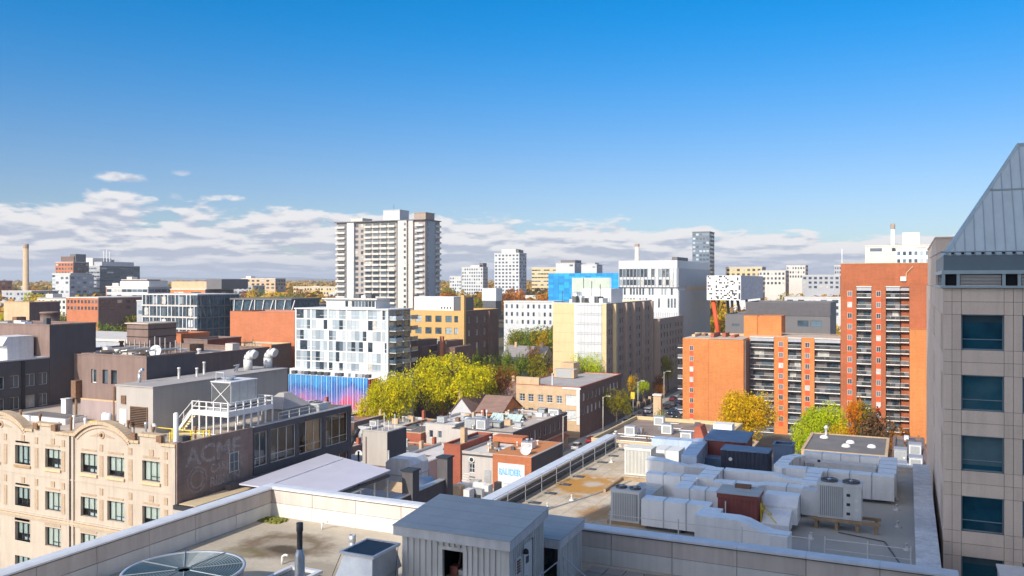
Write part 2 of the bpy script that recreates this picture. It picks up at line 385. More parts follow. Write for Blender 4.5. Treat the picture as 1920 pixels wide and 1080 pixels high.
m_navy = mat('navy_container_paint', (.035, .045, .07), .5, .15, 1.4, streak=.15)
m_blroof = mat('blue_sheet_roof', (.15, .22, .33), .55, .12, 1.2, streak=.1)
m_wood = mat('timber', (.36, .25, .15), .85, .22, 2.5, fine=.12)
m_stone = mat('tan_stone_panel', (.78, .625, .50), .75, .05, 1.0, fine=.05, orand=.05, streak=.12)
m_joint = mat('dark_joint', (.16, .14, .125), .9, .1, 1)
m_zinc = mat('zinc_roof', (.47, .55, .56), .42, .06, 1.0, metal=.35, orand=.04, streak=.08)
m_zincd = mat('zinc_seam', (.30, .37, .42), .4, .08, 1.0, metal=.4)
m_teal = glass('teal_tower_glass', (.004, .045, .075), (.012, .085, .12), (.05, .13, .16), .5, .8, .04, .9, .3)  # strong colour noise imitates uneven reflections
m_paver = mat('concrete_paver', (.32, .29, .26), .9, .10, 1.5, fine=.08, orand=.1)
m_moss = mat('moss', (.16, .17, .03), .95, .35, 6)
m_tower = mat('hotel_concrete', (.68, .65, .61), .8, .08, .3)
m_frdk = mat('dark_frame', (.035, .037, .042), .45, .1, 2)
m_frlt = mat('light_frame', (.55, .54, .50), .5, .08, 2)
m_frwh = mat('white_frame', (.74, .74, .72), .5, .06, 2)
g_dark = glass('room_glass'); g_blue = glass('blue_glass', (.03, .05, .07), (.12, .18, .23), (.42, .48, .52), .5, .8)
g_pale = glass('pale_glass', (.05, .06, .07), (.26, .29, .31), (.62, .64, .64), .30, .55)
kind('teal', 1, [.30], .055, m_zincd, m_teal, True, .10)
kind('louver', 1, 9, .06, m_frlt, m_black)

# ------------------------------------------------------------ ground, streets
S_ = 32000
struct('ground', MB().face([(-S_, -S_, 0), (S_, -S_, 0), (S_, S_, 0), (-S_, S_, 0)]), m_ground)
struct('road', MB().face([(-72, 164, .004), (-60, 164, .004), (-60, 340, .004), (-72, 340, .004)]), m_asph)
struct('cross_road', MB().face([(-330, 152.3, .008), (60, 152.3, .008), (60, 160.6, .008), (-330, 160.6, .008)]), m_asph)
for nm, x0, x1 in (('west_pavement', -75.2, -72), ('east_pavement', -60, -56.5)):
    struct(nm, MB().box(x0, x1, 164.2, 340, 0, .13), m_walk)
mk = MB()
for k in range(18): mk.face([(-66.07, 168+k*9, .012), (-65.93, 168+k*9, .012), (-65.93, 172+k*9, .012), (-66.07, 172+k*9, .012)])
for k in range(11): mk.face([(-71.6+k*1.08, 239, .012), (-71.05+k*1.08, 239, .012), (-71.05+k*1.08, 242.4, .012), (-71.6+k*1.08, 242.4, .012)])
struct('road_marking', mk, m_paint)
ra = MB()
for x in (-69.4, -67.9, -64.1, -62.6): ra.box(x-.05, x+.05, 164, 340, .004, .016)
struct('tram_rail', ra, m_dgal)

# ------------------------------------------------------------ the hotel tower the photograph is taken from (behind and under the camera)
hb = thing('hotel_tower', 'tall concrete hotel tower behind the viewpoint casting its shadow over the roofs', 'building', (8, -16, 0))
part(hb, 'wall', MB().box(-24.3, 44, -30, -1.2, 0, 84), m_tower)
wmesh = MB().box(0, 2.6, -.03, .02, 0, 1.7).mesh('window', [m_teal])
for fl in range(9, 26):
    for k in range(10): put(hb, 'window', wmesh, (-22.5+k*6.6, -1.2, fl*3.2+1), 0)

# ------------------------------------------------------------ podium roof just below the camera
pod = thing('podium_building', 'cream roofed podium building with white panelled parapet directly below the viewpoint', 'building', (-14, 16, 0))
X0, X1, Y0, Y1, ZR, ZP = -29.9, 1.3, -1.1, 34.75, 28.0, 29.38
b = MB(); b.box(X0, X1, Y0, Y1, 0, ZR, skip='tb')
b.face([(X0, Y0, ZR), (X0, Y1, ZR), (X0, Y1, ZP), (X0, Y0, ZP)]).face([(X0, Y1, ZR), (X1, Y1, ZR), (X1, Y1, ZP), (X0, Y1, ZP)]).face([(X1, Y0, ZR), (X1, Y1, ZR), (X1, Y1, ZP), (X1, Y0, ZP)])
part(pod, 'wall', b, m_pinkp)
part(pod, 'roof', MB().face([(X0+.02, Y0, ZR), (X1-.02, Y0, ZR), (X1-.02, Y1-.02, ZR), (X0+.02, Y1-.02, ZR)]), m_memb)
pl = MB().box(.012, 2.588, -.03, 0, 0, .62).mesh('panel', [m_pinkp]); pw = MB().box(.012, 2.588, -.055, 0, 0, .66).mesh('flashing', [m_whip])
cp = MB().box(.006, 2.594, -.12, .50, 0, .07).ext([(.006, -.12, .07), (2.594, -.12, .07), (2.594, .05, .12), (.006, .05, .12)], (0, .45, 0)).mesh('cap', [m_cap])
for k in range(12):                                   # north parapet, inner side; two rows of panels and a metal cap
    x = X0 + .4 + k*2.6 - (0 if k else .0)
    put(pod, 'panel', pl, (x, Y1-.42, ZR+.69)); put(pod, 'flashing', pw, (x, Y1-.42, ZR+.01)); put(pod, 'cap', cp, (x, Y1-.42, ZP))
for k in range(13):                                   # west parapet
    y = Y1 - .42 - 2.6*k
    put(pod, 'panel', pl, (X0+.42, y-2.6, ZR+.69), R(90)); put(pod, 'flashing', pw, (X0+.42, y-2.6, ZR+.01), R(90)); put(pod, 'cap', cp, (X0+.42, y-2.6, ZP), R(90))
part(pod, 'cap', MB().box(X0-.1, X0+.40, Y1-.45, Y1+.1, ZP+.004, ZP+.125), m_cap)
bk = MB().box(X0+.02, X0+.40, Y0, Y1-.02, ZR+.02, ZP-.01).box(X0+.41, X1-.02, Y1-.40, Y1-.02, ZR+.02, ZP-.01); part(pod, 'parapet_core', bk, m_joint)
pm = MB().box(0, .74, 0, .74, 0, .05).mesh('paver', [m_paver])
for i in range(9):
    for j in range(2): put(pod, 'paver', pm, (-12.0+i*.78, 33.2-j*.78-.1, ZR+.005))
mo = MB()
for k in range(70):
    a = rnd.random()*6.28; q = rnd.random()**.5; x = -29.0+.75*q*math.cos(a)+rnd.random()*.3; y = 33.6+.5*q*math.sin(a); h = .03+.07*rnd.random()
    mo.ext([(x-.09, y-.07, ZR), (x+.09, y-.05, ZR), (x+.07, y+.08, ZR), (x-.08, y+.07, ZR)], (.01, .01, h))
tag(struct('moss_patch', mo, m_moss, 'stuff'), 'patch of yellow green moss in the parapet corner', 'moss')

# corrugated penthouse sheds
def corrugated(x0, y0, x1, y1, z0, za, zb, m, pitch=.24, dp=.055):
    """ribbed sheet from (x0,y0) to (x1,y1); top runs from za to zb"""
    b = MB(); L = math.hypot(x1-x0, y1-y0); ux, uy = (x1-x0)/L, (y1-y0)/L; nx, ny = uy, -ux
    n = max(1, round(L/pitch)); prof = []
    for i in range(n):
        t = L*i/n; p = L/n; prof += [(t, 0), (t+p*.3, 0), (t+p*.42, dp), (t+p*.86, dp), (t+p*.98, 0)]
    prof.append((L, 0))
    for (t0, d0), (t1, d1) in zip(prof, prof[1:]):
        f = lambda t, d, z: (x0+ux*t+nx*d, y0+uy*t+ny*d, z)
        z0t, z1t = za+(zb-za)*t0/L, za+(zb-za)*t1/L
        b.face([f(t0, d0, z0), f(t1, d1, z0), f(t1, d1, z1t), f(t0, d0, z0t)], m)
    return b
def merge(*bs):
    r = MB()
    for q in bs:
        n = len(r.v); r.v += q.v; r.f += [tuple(n+i for i in f) for f in q.f]; r.m += q.m; r.s += q.s
    return r
sh = thing('penthouse_shed', 'larger grey corrugated rooftop shed with blue grey roof and dark doorway', 'shed', (-15, 29, 28))
sx0, sx1, sy0, sy1 = -17.25, -12.85, 27.4, 30.55; zf, zb = 30.45, 30.8
dx0, dx1 = -15.52, -14.66
wl = merge(corrugated(sx0, sy0, dx0-.18, sy0, 28, zf, zf, 0), corrugated(dx1+.16, sy0, sx1-.25, sy0, 28, zf, zf, 0), corrugated(dx0-.18, sy0, dx1+.16, sy0, 30.25, zf, zf, 0),
   corrugated(sx1, sy0+.25, sx1, sy0+1.15, 28, zf, zf+.1, 0, .17), corrugated(sx1, sy0+2.2, sx1, sy1, 28, zf+.22, zb, 0, .17), corrugated(sx1, sy0+1.15, sx1, sy0+2.2, 30.32, zf+.1, zf+.22, 0, .17),
   corrugated(sx0, sy1, sx0, sy0, 28, zb, zf, 0), corrugated(sx1, sy1, sx0, sy1, 28, zb, zb, 0))
part(sh, 'wall', wl, m_tin)
part(sh, 'corner_trim', MB().box(sx1-.26, sx1+.06, sy0-.06, sy0+.26, 28, zf-.002), m_tin)
part(sh, 'roof', MB().ext([(sx0-.28, sy0-.32, zf+.37), (sx1+.22, sy0-.32, zf+.37), (sx1+.22, sy1+.15, zb+.37), (sx0-.28, sy1+.15, zb+.37)], (0, 0, .03)), m_shroof)
part(sh, 'fascia', MB().ext([(sx0-.25, sy0-.29, zf+.02), (sx1+.19, sy0-.29, zf+.02), (sx1+.19, sy1+.12, zb+.02), (sx0-.25, sy1+.12, zb+.02)], (0, 0, .345)), m_whited)
part(sh, 'doorway', MB().box(dx0-.1, dx1+.1, sy0+.1, sy0+1.5, 28, 30.2, skip='s'), m_black)
part(sh, 'stored_box', MB().box(dx0+.08, dx0+.42, sy0+.35, sy0+.7, 29.1, 29.4), m_redpent); part(sh, 'stored_box', MB().box(dx0+.46, dx1-.06, sy0+.35, sy0+.7, 29.1, 29.3), m_gst if 'm_gst' in globals() else m_galv); part(sh, 'stored_pipe', MB().tube((dx0+.2, sy0+.5, 28.0), (dx0+.35, sy0+.8, 30.0), .05), m_rust)
part(sh, 'door_frame', MB().box(dx0-.18, dx0, sy0-.05, sy0+.1, 28, 30.25).box(dx1, dx1+.16, sy0-.05, sy0+.1, 28, 30.25).box(dx0, dx1, sy0-.05, sy0+.1, 30.12, 30.25), m_tin)
part(sh, 'storage_shelf', MB().box(dx0+.05, dx1-.05, sy0+.12, sy0+.75, 29.05, 29.1), m_rust)
d_ = part(sh, 'door', MB().box(sx1+.0, sx1+.075, sy0+1.2, sy0+1.95, 28, 30.3), m_white)
part(d_, 'sign', MB().box(sx1+.078, sx1+.09, sy0+1.35, sy0+1.6, 29.55, 29.8), m_dgal); part(d_, 'handle', MB().box(sx1+.08, sx1+.14, sy0+1.28, sy0+1.36, 29.0, 29.1), m_dgal)
v_ = part(sh, 'vent_grille', MB().box(sx1+.05, sx1+.10, sy0+.42, sy0+.86, 29.35, 30.0), m_whited)
for k in range(5): part(v_, 'slat', MB().box(sx1+.10, sx1+.125, sy0+.5, sy0+.78, 29.44+k*.1, 29.50+k*.1), m_rust)
part(sh, 'wall_lamp', MB().lathe(sx1+.2, sy0+1.08, [(.02, 30.0), (.11, 30.02), (.1, 30.14), (.03, 30.2)], 10), m_frdk)
sh2 = thing('penthouse_shed', 'smaller lower corrugated shed tucked behind the larger rooftop shed', 'shed', (-13, 32, 28))
ax0, ax1, ay0, ay1 = -15.5, -12.3, 30.75, 33.3
part(sh2, 'wall', merge(corrugated(ax1, ay0, ax1, ay1, 28, 29.6, 29.75, 0, .17), corrugated(ax1, ay1, ax0, ay1, 28, 29.75, 29.75, 0), corrugated(ax0, ay1, ax0, ay0, 28, 29.7, 29.6, 0)), m_tin)
part(sh2, 'roof', MB().ext([(ax0-.1, ay0-.1, 29.94), (ax1+.15, ay0-.1, 29.94), (ax1+.15, ay1+.15, 30.06), (ax0-.1, ay1+.15, 30.06)], (0, 0, .03)), m_shroof)
part(sh2, 'fascia', MB().ext([(ax0-.08, ay0-.1, 29.6), (ax1+.12, ay0-.1, 29.6), (ax1+.12, ay1+.12, 29.75), (ax0-.08, ay1+.12, 29.75)], (0, 0, .335)), m_whited)
st = thing('stair_railing', 'grey tubular stair handrail beside the white shed door', 'railing', (-12, 29.5, 28))
rl = MB().path([(-12.3, 28.9, 28), (-12.3, 28.9, 29.1), (-12.3, 30.7, 29.1), (-12.3, 30.7, 28)], .025)
part(st, 'rail', rl, m_galv); part(st, 'handrail', MB().path([(-12.0, 30.6, 28.0), (-12.0, 30.6, 29.35), (-10.9, 30.6, 28.6), (-10.9, 30.6, 28)], .025).path([(-12.0, 30.6, 28.95), (-10.9, 30.6, 28.25)], .02), m_galv)

# cooling fan, pipes, hood, hatch
fan = thing('cooling_fan', 'round rooftop cooling tower with wire guard over its fan in the lower left', 'cooling tower', (-23.9, 23.1, 28))
fx, fy, fz, fr_ = -23.9, 23.1, 29.5, 2.1
part(fan, 'drum', MB().lathe(fx, fy, [(fr_, 28), (fr_, 29.42), (fr_+.06, 29.44), (fr_+.06, fz), (fr_-.05, fz), (fr_-.05, 28.9)], 48), m_galv)
part(fan, 'liner', MB().lathe(fx, fy, [(fr_-.055, 28.6), (fr_-.055, fz-.03)], 48), mat('dark_teal_basin', (.06, .10, .12), .6, .15, 2)); part(fan, 'basin', MB().lathe(fx, fy, [(fr_-.06, 28.6), (fr_-.06, 28.62)], 32), mat('dark_teal_basin', (.06, .10, .12), .6, .15, 2))
gd = MB()
for k in range(8): gd.tube((fx+.3*math.cos(k*math.pi/4), fy+.3*math.sin(k*math.pi/4), fz), (fx+fr_*math.cos(k*math.pi/4), fy+fr_*math.sin(k*math.pi/4), fz), .022, n=5)
for r in [.35+.10*i for i in range(17)]:
    for k in range(36):
        a, c = k*math.pi/18, (k+1)*math.pi/18
        gd.tube((fx+r*math.cos(a), fy+r*math.sin(a), fz-.01), (fx+r*math.cos(c), fy+r*math.sin(c), fz-.01), .008, n=3, cap=False)
part(fan, 'wire_guard', gd, mat('guard_wire', (.30, .34, .37), .5, .1, 2, metal=.4))
part(fan, 'hub', MB().lathe(fx, fy, [(.34, 29.25), (.36, 29.4), (.2, 29.47)], 16), m_galv)
bl = MB().ext([(.25, -.12, 0), (1.95, -.28, .0), (1.95, .28, .22), (.25, .12, .12)], (0, 0, .02)).mesh('blade', [m_dgal])
for k in range(6): put(fan, 'blade', bl, (fx, fy, 29.05), k*math.pi/3+.3)
fl = thing('flue_pipe', 'tall flue pipe with dark top half on the near roof', 'flue', (-18.8, 23.3, 28))
part(fl, 'lower_pipe', MB().lathe(-18.8, 23.3, [(.17, 28), (.17, 30.6), (.10, 30.85)], 18), m_galv); part(fl, 'dark_pipe', MB().lathe(-18.8, 23.3, [(.095, 30.8), (.095, 31.45), (.115, 31.46), (.115, 31.75), (.08, 31.76)], 18), m_dgal)
for x, y, zt, r, lab in ((-21.2, 29.7, 29.3, .15, 'short grey vent pipe standing behind the louvred hood'), (-22.9, 24.9, 29.35, .14, 'short pipe with dark cap just right of the cooling fan')):
    t_ = thing('vent_pipe', lab, 'vent', (x, y, 28)); part(t_, 'pipe', MB().lathe(x, y, [(r*.85, 28), (r*.85, zt-.3)], 14), m_galv); part(t_, 'cap', MB().lathe(x, y, [(r*.85, zt-.3), (r, zt-.28), (r, zt), (r*.7, zt), (r*.7, zt-.15)], 14), m_dgal if 'dark' in lab else m_galv)
hd = thing('exhaust_hood', 'boxy exhaust hood with dark screen on top leaning beside the shed', 'vent hood', (-18.2, 27, 28))
hx0, hx1, hy0, hy1 = -19.05, -17.65, 26.0, 27.7
def frust(b, a, c, z0, z1, m=0):
    p = [(a[0], a[2], z0), (a[1], a[2], z0), (a[1], a[3], z0), (a[0], a[3], z0)]; q = [(c[0], c[2], z1), (c[1], c[2], z1), (c[1], c[3], z1), (c[0], c[3], z1)]
    for i in range(4): j = (i+1) % 4; b.face([p[i], p[j], q[j], q[i]], m)
    b.face(q, m); return b
part(hd, 'body', frust(frust(MB(), (hx0-.02, hx1, hy0-.05, hy1), (hx0-.02, hx1, hy0-.05, hy1), 28, 29.05), (hx0-.14, hx1+.1, hy0-.2, hy1+.1), (hx0+.08, hx1-.08, hy0+.08, hy1-.08), 29.07, 29.86), m_galv)
part(hd, 'rim', MB().box(hx0-.06, hx1+.06, hy0-.06, hy0+.03, 29.87, 29.97).box(hx0-.06, hx1+.06, hy1-.03, hy1+.06, 29.87, 29.97).box(hx0-.06, hx0+.03, hy0+.03, hy1-.03, 29.87, 29.97).box(hx1-.03, hx1+.06, hy0+.03, hy1-.03, 29.87, 29.97), m_cap)
part(hd, 'screen', MB().box(hx0+.03, hx1-.03, hy0+.03, hy1-.03, 29.88, 29.94), m_frdk)
wr = MB().tube((hx0, hy0, 29.9), (hx0-1.1, hy0+.4, 28), .012, n=4).tube((hx1, hy1, 29.9), (hx1+.5, hy1-1.2, 28), .012, n=4); part(hd, 'guy_wire', wr, m_frdk)
ht = thing('roof_hatch', 'low dark hatch with bright metal rim at the bottom edge of the view', 'hatch', (-21.5, 26, 28))
part(ht, 'curb', MB().box(-22.1, -20.75, 25.3, 26.9, 28, 28.6), m_dgal); part(ht, 'rim', MB().box(-22.2, -20.65, 26.82, 27.0, 28.6, 28.72).box(-22.2, -22.02, 25.2, 26.82, 28.6, 28.72).box(-20.83, -20.65, 25.2, 26.82, 28.6, 28.72), m_cap)
solo('roof_vent', MB().lathe(-16.9, 25.7, [(.12, 28), (.12, 29.0), (.22, 29.02), (.24, 29.14), (.18, 29.24), (.05, 29.28)], 16), m_cap, 'small domed chrome vent in front of the shed doorway', 'vent')
for x, y, lab in ((-25.6, 33.4, 'small white bent drain pipe near the sunlit parapet'), (-24.0, 28.6, 'small white bent drain pipe beside the brown roof stain')):
    solo('drain_pipe', MB().path([(x, y, 28), (x, y, 28.32), (x+.14, y, 28.42), (x+.3, y+.02, 28.4)], .05, 8), m_white, lab, 'pipe')

# ------------------------------------------------------------ lower roof full of ducts
an = thing('annex_building', 'flat felt roofed annex with metal capped parapets beyond the near parapet', 'building', (-10, 50, 0))
ZD = 27.0; ex0, ex1, ey0, ey1 = -21.4, 1.35, 34.9, 64.4
part(an, 'wall', MB().box(ex0, ex1, ey0, ey1, 0, ZD-.01, skip='bt').box(ex0, ex0+.55, ey0, ey1, ZD, 27.78).box(ex0+.56, ex1-.6, ey1-.45, ey1, ZD, 27.25), m_pinkp)
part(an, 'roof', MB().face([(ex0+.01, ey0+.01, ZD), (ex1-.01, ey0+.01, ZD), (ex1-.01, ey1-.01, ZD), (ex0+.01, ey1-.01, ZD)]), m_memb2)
cm_ = MB().box(0, .86, .006, 3.25, 0, .09).mesh('cap', [m_cap])
for k in range(9): put(an, 'cap', cm_, (ex0-.14, ey0+.1+k*3.26, 27.785))
part(an, 'inner_flashing', MB().box(ex0+.555, ex0+.60, ey0+.1, ey1-.5, ZD+.002, 27.6), m_dgal)
m_wp = mat('stained_white_coping', (.66, .67, .68), .7, .25, .8, fine=.15, streak=.2)
ce = MB().box(0, 1.0, .008, 1.8, 0, .12).mesh('coping_stone', [m_wp])
part(an, 'east_parapet', MB().box(.42, 1.3, ey0+.1, ey1, ZD+.002, 27.42), m_pinkp)
for k in range(16): put(an, 'coping_stone', ce, (.37, ey0+.3+k*1.81, 27.43))
part(an, 'north_coping', MB().box(-3.0, .36, ey1-.5, ey1+.02, 27.26, 27.36), m_cap)
rg = thing('guard_rail', 'tubular guard rail with weighted feet along the western duct roof parapet', 'railing', (-20.2, 52, 27))
xr = ex0 + 1.05
part(rg, 'top_rail', MB().path([(xr, 38, 28.15), (xr, 63.4, 28.15)], .022, 5).path([(xr, 63.4, 28.15), (-15.5, 63.4, 28.15)], .022, 5), m_galv)
part(rg, 'mid_rail', MB().path([(xr, 38, 27.65), (xr, 63.4, 27.65)], .018, 5).path([(xr, 63.4, 27.65), (-15.5, 63.4, 27.65)], .018, 5), m_galv)
po = MB().path([(0, 0, 0), (0, 0, 1.15)], .022, 5).path([(0, 0, .10), (.5, 0, .05)], .014, 4).mesh('post', [m_galv]); wt_ = MB().box(.1, .8, -.2, .2, 0, .05).mesh('foot_weight', [m_dgal])
for k in range(11): put(rg, 'post', po, (xr, 38.4+k*2.45, ZD)); put(rg, 'foot_weight', wt_, (xr+.15, 38.4+k*2.45, ZD+.004))
for k in range(2): put(rg, 'post', po, (-19+k*2, 63.4, ZD), R(-90)); put(rg, 'foot_weight', wt_, (-19+k*2, 63.2, ZD+.004), R(-90))
rg2 = thing('guard_rail', 'thin pale wire rail on posts along the near side of the duct roof', 'railing', (-8, 36.5, 27))
part(rg2, 'rail', MB().path([(-12.2, 36.6, 29.5), (-3.6, 36.6, 29.5)], .018, 5).path([(-3.0, 36.6, 29.55), (.2, 36.6, 29.55)], .022, 5).path([(-3.0, 36.6, 29.15), (.2, 36.6, 29.15)], .018, 5), m_white)
pq = MB().path([(0, 0, 0), (0, 0, 2.65)], .03, 5).mesh('post', [m_white])
for x in (-12.1, -9.0, -6.3, -3.6, -3.0, -1.4, .15): put(rg2, 'post', pq, (x, 36.6, ZD))

def duct(label, pts, w, h, m=m_duct, name='air_duct', seams=True, legs=True):
    r = thing(name, label, 'duct', (pts[0][0], pts[0][1], ZD)); b = MB().sweep(pts, w, h)
    o = part(r, 'casing', b, m); 
    for (p, q) in zip(pts, pts[1:]):
        L = math.dist(p[:2], q[:2]); n = int(L/1.25)
        for k in range(1, n+1):
            t = k/(n+1); x, y, z = [p[i]+(q[i]-p[i])*t for i in range(3)]; ux, uy = (q[0]-p[0])/L, (q[1]-p[1])/L
            hh = h if not isinstance(h, (list, tuple)) else None
            if hh and abs(p[2]-q[2]) < .01: part(r, 'joint_band', MB().sweep([(x-ux*.03, y-uy*.03, z-.012), (x+ux*.03, y+uy*.03, z-.012)], w+.03, hh+.027), m_galv)
    lg = MB()
    for (p, q) in zip(pts, pts[1:]):
        if p[2] > ZD+.1: 
            x, y = (p[0]+q[0])/2, (p[1]+q[1])/2; lg.box(x-.3, x+.3, y-.3, y+.3, ZD, min(p[2], q[2]))
    if lg.v: part(r, 'support', lg, m_dgal)
    return r
zb_ = 27.22
duct('long silver air duct running from the left condenser to the maroon penthouse', [(-12.6, 43.7, zb_), (-9.05, 43.7, zb_)], .95, 1.38)
duct('nearest silver air duct with a sloping dropped end in front of maroon penthouse', [(-9.35, 41.75, zb_), (-7.35, 41.75, zb_), (-6.9, 41.7, zb_), (-6.1, 41.6, zb_), (-5.7, 41.5, zb_), (-4.95, 41.45, zb_)], 1.05, [1.4, 1.4, 1.33, 1.02, .96, .96])
duct('short silver duct elbow linking the two front air ducts', [(-8.85, 42.29, zb_), (-8.85, 43.2, zb_)], 1.0, 1.36)
duct('silver duct crossing behind the maroon penthouse', [(-11.65, 46.8, zb_), (-9.05, 46.8, zb_)], .95, 1.4)
duct('short silver duct running away from the crossing duct', [(-11.3, 47.3, zb_), (-11.3, 49.3, zb_)], .75, 1.37)
duct('silver duct spur above the ribbed grey plenum', [(-14.1, 49.75, zb_), (-10.95, 49.75, zb_)], .8, 1.33)
duct('left side run of the middle rectangular duct loop', [(-10.55, 49.15, zb_+.003), (-10.55, 52.3, zb_+.003)], 1.0, 1.44)
duct('front run of the middle rectangular duct loop', [(-10.0, 49.0, zb_), (-7.6, 49.2, zb_), (-7.2, 49.6, zb_), (-4.9, 49.6, zb_)], .9, 1.38)
duct('back run of the middle duct loop tapering to its right end', [(-10.0, 52.25, zb_), (-7.2, 52.25, zb_), (-6.2, 52.1, zb_), (-5.4, 52.05, zb_)], .75, [1.4, 1.4, 1.22, 1.2])
duct('broad silver duct running north between the two duct loops', [(-4.95, 50.1, zb_+.02), (-4.95, 54.0, zb_+.02)], .85, 1.42)
duct('front run of the far right duct loop', [(-7.15, 54.2, zb_), (-6.7, 54.5, zb_), (-.65, 54.5, zb_)], .95, 1.4)
duct('rounded left end of the far right duct loop', [(-7.1, 54.8, zb_+.01), (-6.95, 57.6, zb_+.01), (-6.3, 58.7, zb_+.01)], .8, 1.37)
duct('wide white right end of the far right duct loop', [(-1.05, 55.05, zb_+.005), (-1.05, 60.0, zb_+.005)], 1.0, 1.42)
duct('back run of the far right duct loop beside the grey air handler', [(-6.2, 59.7, zb_), (-1.6, 59.7, zb_)], .75, 1.42)
duct('bluish curved duct sweeping down beside the cream louvred unit', [(-15.0, 52.9, zb_), (-14.0, 53.0, zb_), (-13.0, 53.4, zb_), (-12.2, 54.2, zb_), (-11.7, 55.2, zb_)], 1.3, [1.5, 1.45, 1.2, .95, .9], m_duct)
duct('shade blue flat duct rising north toward the far roof edge', [(-12.9, 55.2, zb_+.2), (-13.4, 61.6, zb_+.2)], 1.0, 1.2, m_ductb)
duct('shade blue duct along the far edge of the duct roof', [(-16.9, 61.2, zb_+.1), (-13.95, 61.2, zb_+.1)], 1.1, 1.2, m_ductb)
duct('white topped duct box at the sunlit shadow edge', [(-16.0, 58.3, zb_), (-14.1, 58.3, zb_)], 1.8, 1.15, m_white)
hs_ = thing('duct_hood', 'pair of white folded duct hoods beside the maroon penthouse', 'duct', (-5.9, 46.8, ZD))
part(hs_, 'upper_hood', MB().ext([(-6.9, 46.3, 27.3), (-6.9, 47.9, 27.3), (-6.9, 47.9, 28.62), (-6.9, 47.0, 28.62), (-6.9, 46.3, 28.2)], (1.75, 0, 0)), m_duct); part(hs_, 'lower_hood', MB().ext([(-6.75, 44.9, 27.2), (-6.75, 46.29, 27.2), (-6.75, 46.29, 28.1), (-6.75, 45.5, 27.95), (-6.75, 44.9, 27.6)], (1.35, 0, 0)), m_duct)

def condenser(label, x0, x1, y0, y1, z0, z1, rows='S', m=m_acg, fans=2, panel=0.0, cat='air conditioner', name='condenser_unit'):
    """finned condenser: casing, one part per fin, round fans on top"""
    r = thing(name, label, cat, ((x0+x1)/2, (y0+y1)/2, z0))
    part(r, 'casing', MB().box(x0, x1, y0, y1, z0, z1).box(x0-.03, x1+.03, y0-.03, y1+.03, z1-.12, z1+.015), m)
    part(r, 'coil', MB().box(x0+.07, x1-.07-panel, y0-.012, y0-.002, z0+.12, z1-.14), m_fin)
    n = int((x1-x0-.16-panel)/.095); fm = MB().box(0, .045, -.06, -.013, 0, z1-z0-.28).mesh('fin', [m])
    for k in range(n): put(r, 'fin', fm, (x0+.09+k*.095, y0, z0+.13))
    if panel:
        part(r, 'control_panel', MB().box(x1-panel, x1-.04, y0-.03, y0-.003, z0+.1, z1-.14), m)
        for q in range(5): part(r, 'placard', MB().box(x1-panel+.12+(q % 2)*.4, x1-panel+.3+(q % 2)*.4, y0-.036, y0-.032, z0+.25+q*.24, z0+.4+q*.24), m_white if q % 2 else m_frdk)
    for k in range(fans):
        cx = x0+(k+.5)*(x1-x0)/fans; cy = (y0+y1)/2; rr = min((x1-x0)/fans, y1-y0)*.4
        f = part(r, 'fan', MB().lathe(cx, cy, [(rr, z1+.016), (rr, z1+.13), (rr*.88, z1+.13), (rr*.85, z1+.03)], 18), m_dgal)
        part(f, 'guard', MB().tube((cx-rr, cy, z1+.14), (cx+rr, cy, z1+.14), .015, n=4).tube((cx, cy-rr, z1+.14), (cx, cy+rr, z1+.14), .015, n=4).lathe(cx, cy, [(.1, z1+.1), (.1, z1+.15)], 8), m_galv)
    return r
ac1 = condenser('grey finned condenser unit on rails at the left of the ducts', -14.35, -12.8, 43.5, 44.7, 27.2, 28.85)
part(ac1, 'skid', MB().box(-14.6, -12.4, 43.55, 43.7, 27.0, 27.19).box(-14.6, -12.4, 44.45, 44.6, 27.0, 27.19), m_wood)
ac2 = condenser('large grey condenser unit with control panel on a timber stand', -4.25, -2.1, 47.3, 48.5, 27.62, 29.42, panel=.85)
part(ac2, 'stand', MB().box(-4.6, -1.2, 47.25, 47.4, 27.45, 27.6).box(-4.6, -1.2, 48.3, 48.45, 27.45, 27.6), m_wood)
for x in (-4.4, -3.4, -2.4, -1.5): part(ac2, 'leg', MB().box(x, x+.15, 47.3, 47.45, 27, 27.44).box(x, x+.15, 48.3, 48.45, 27, 27.44), m_wood)
part(ac2, 'side_duct', MB().box(-5.05, -4.26, 47.4, 48.4, 27.62, 28.9), m_acg)
condenser('cream louvred unit standing in sunlight by the roof edge', -17.15, -15.35, 54.9, 56.2, 27.05, 28.85, m=m_acs, fans=0)
condenser('grey air handling unit with dark vent inside the far right duct loop', -6.0, -1.75, 58.2, 59.1, 27.1, 28.3, fans=0, panel=3.6, name='air_handler', cat='air handler')
pln = thing('ribbed_plenum', 'low grey plenum with ribbed sheet top beside the left condenser', 'duct', (-13.7, 47.3, 27))
part(pln, 'box', MB().box(-14.35, -13.0, 45.7, 49.2, 27.05, 27.95), m_acg); 
for k in range(7): part(pln, 'rib', MB().box(-14.38, -12.97, 45.75+k*.5, 46.15+k*.5, 27.952, 28.03), m_galv)
mp = thing('maroon_penthouse', 'maroon metal clad roof access penthouse among the silver ducts', 'penthouse', (-8, 46, 27))
mx0, mx1, my0, my1 = -8.95, -6.95, 44.9, 46.25
part(mp, 'wall', merge(corrugated(mx0, my0, mx1, my0, 27, 28.85, 28.85, 0, .2, .02), corrugated(mx1, my0, mx1, my1, 27, 28.85, 28.85, 0, .2, .02), corrugated(mx0, my1, mx0, my0, 27, 28.85, 28.85, 0, .2, .02), corrugated(mx1, my1, mx0, my1, 27, 28.85, 28.85, 0, .2, .02)), m_redpent)
part(mp, 'fascia', MB().box(mx0-.06, mx1+.06, my0-.06, my1+.4, 28.7, 28.93), m_redpent)
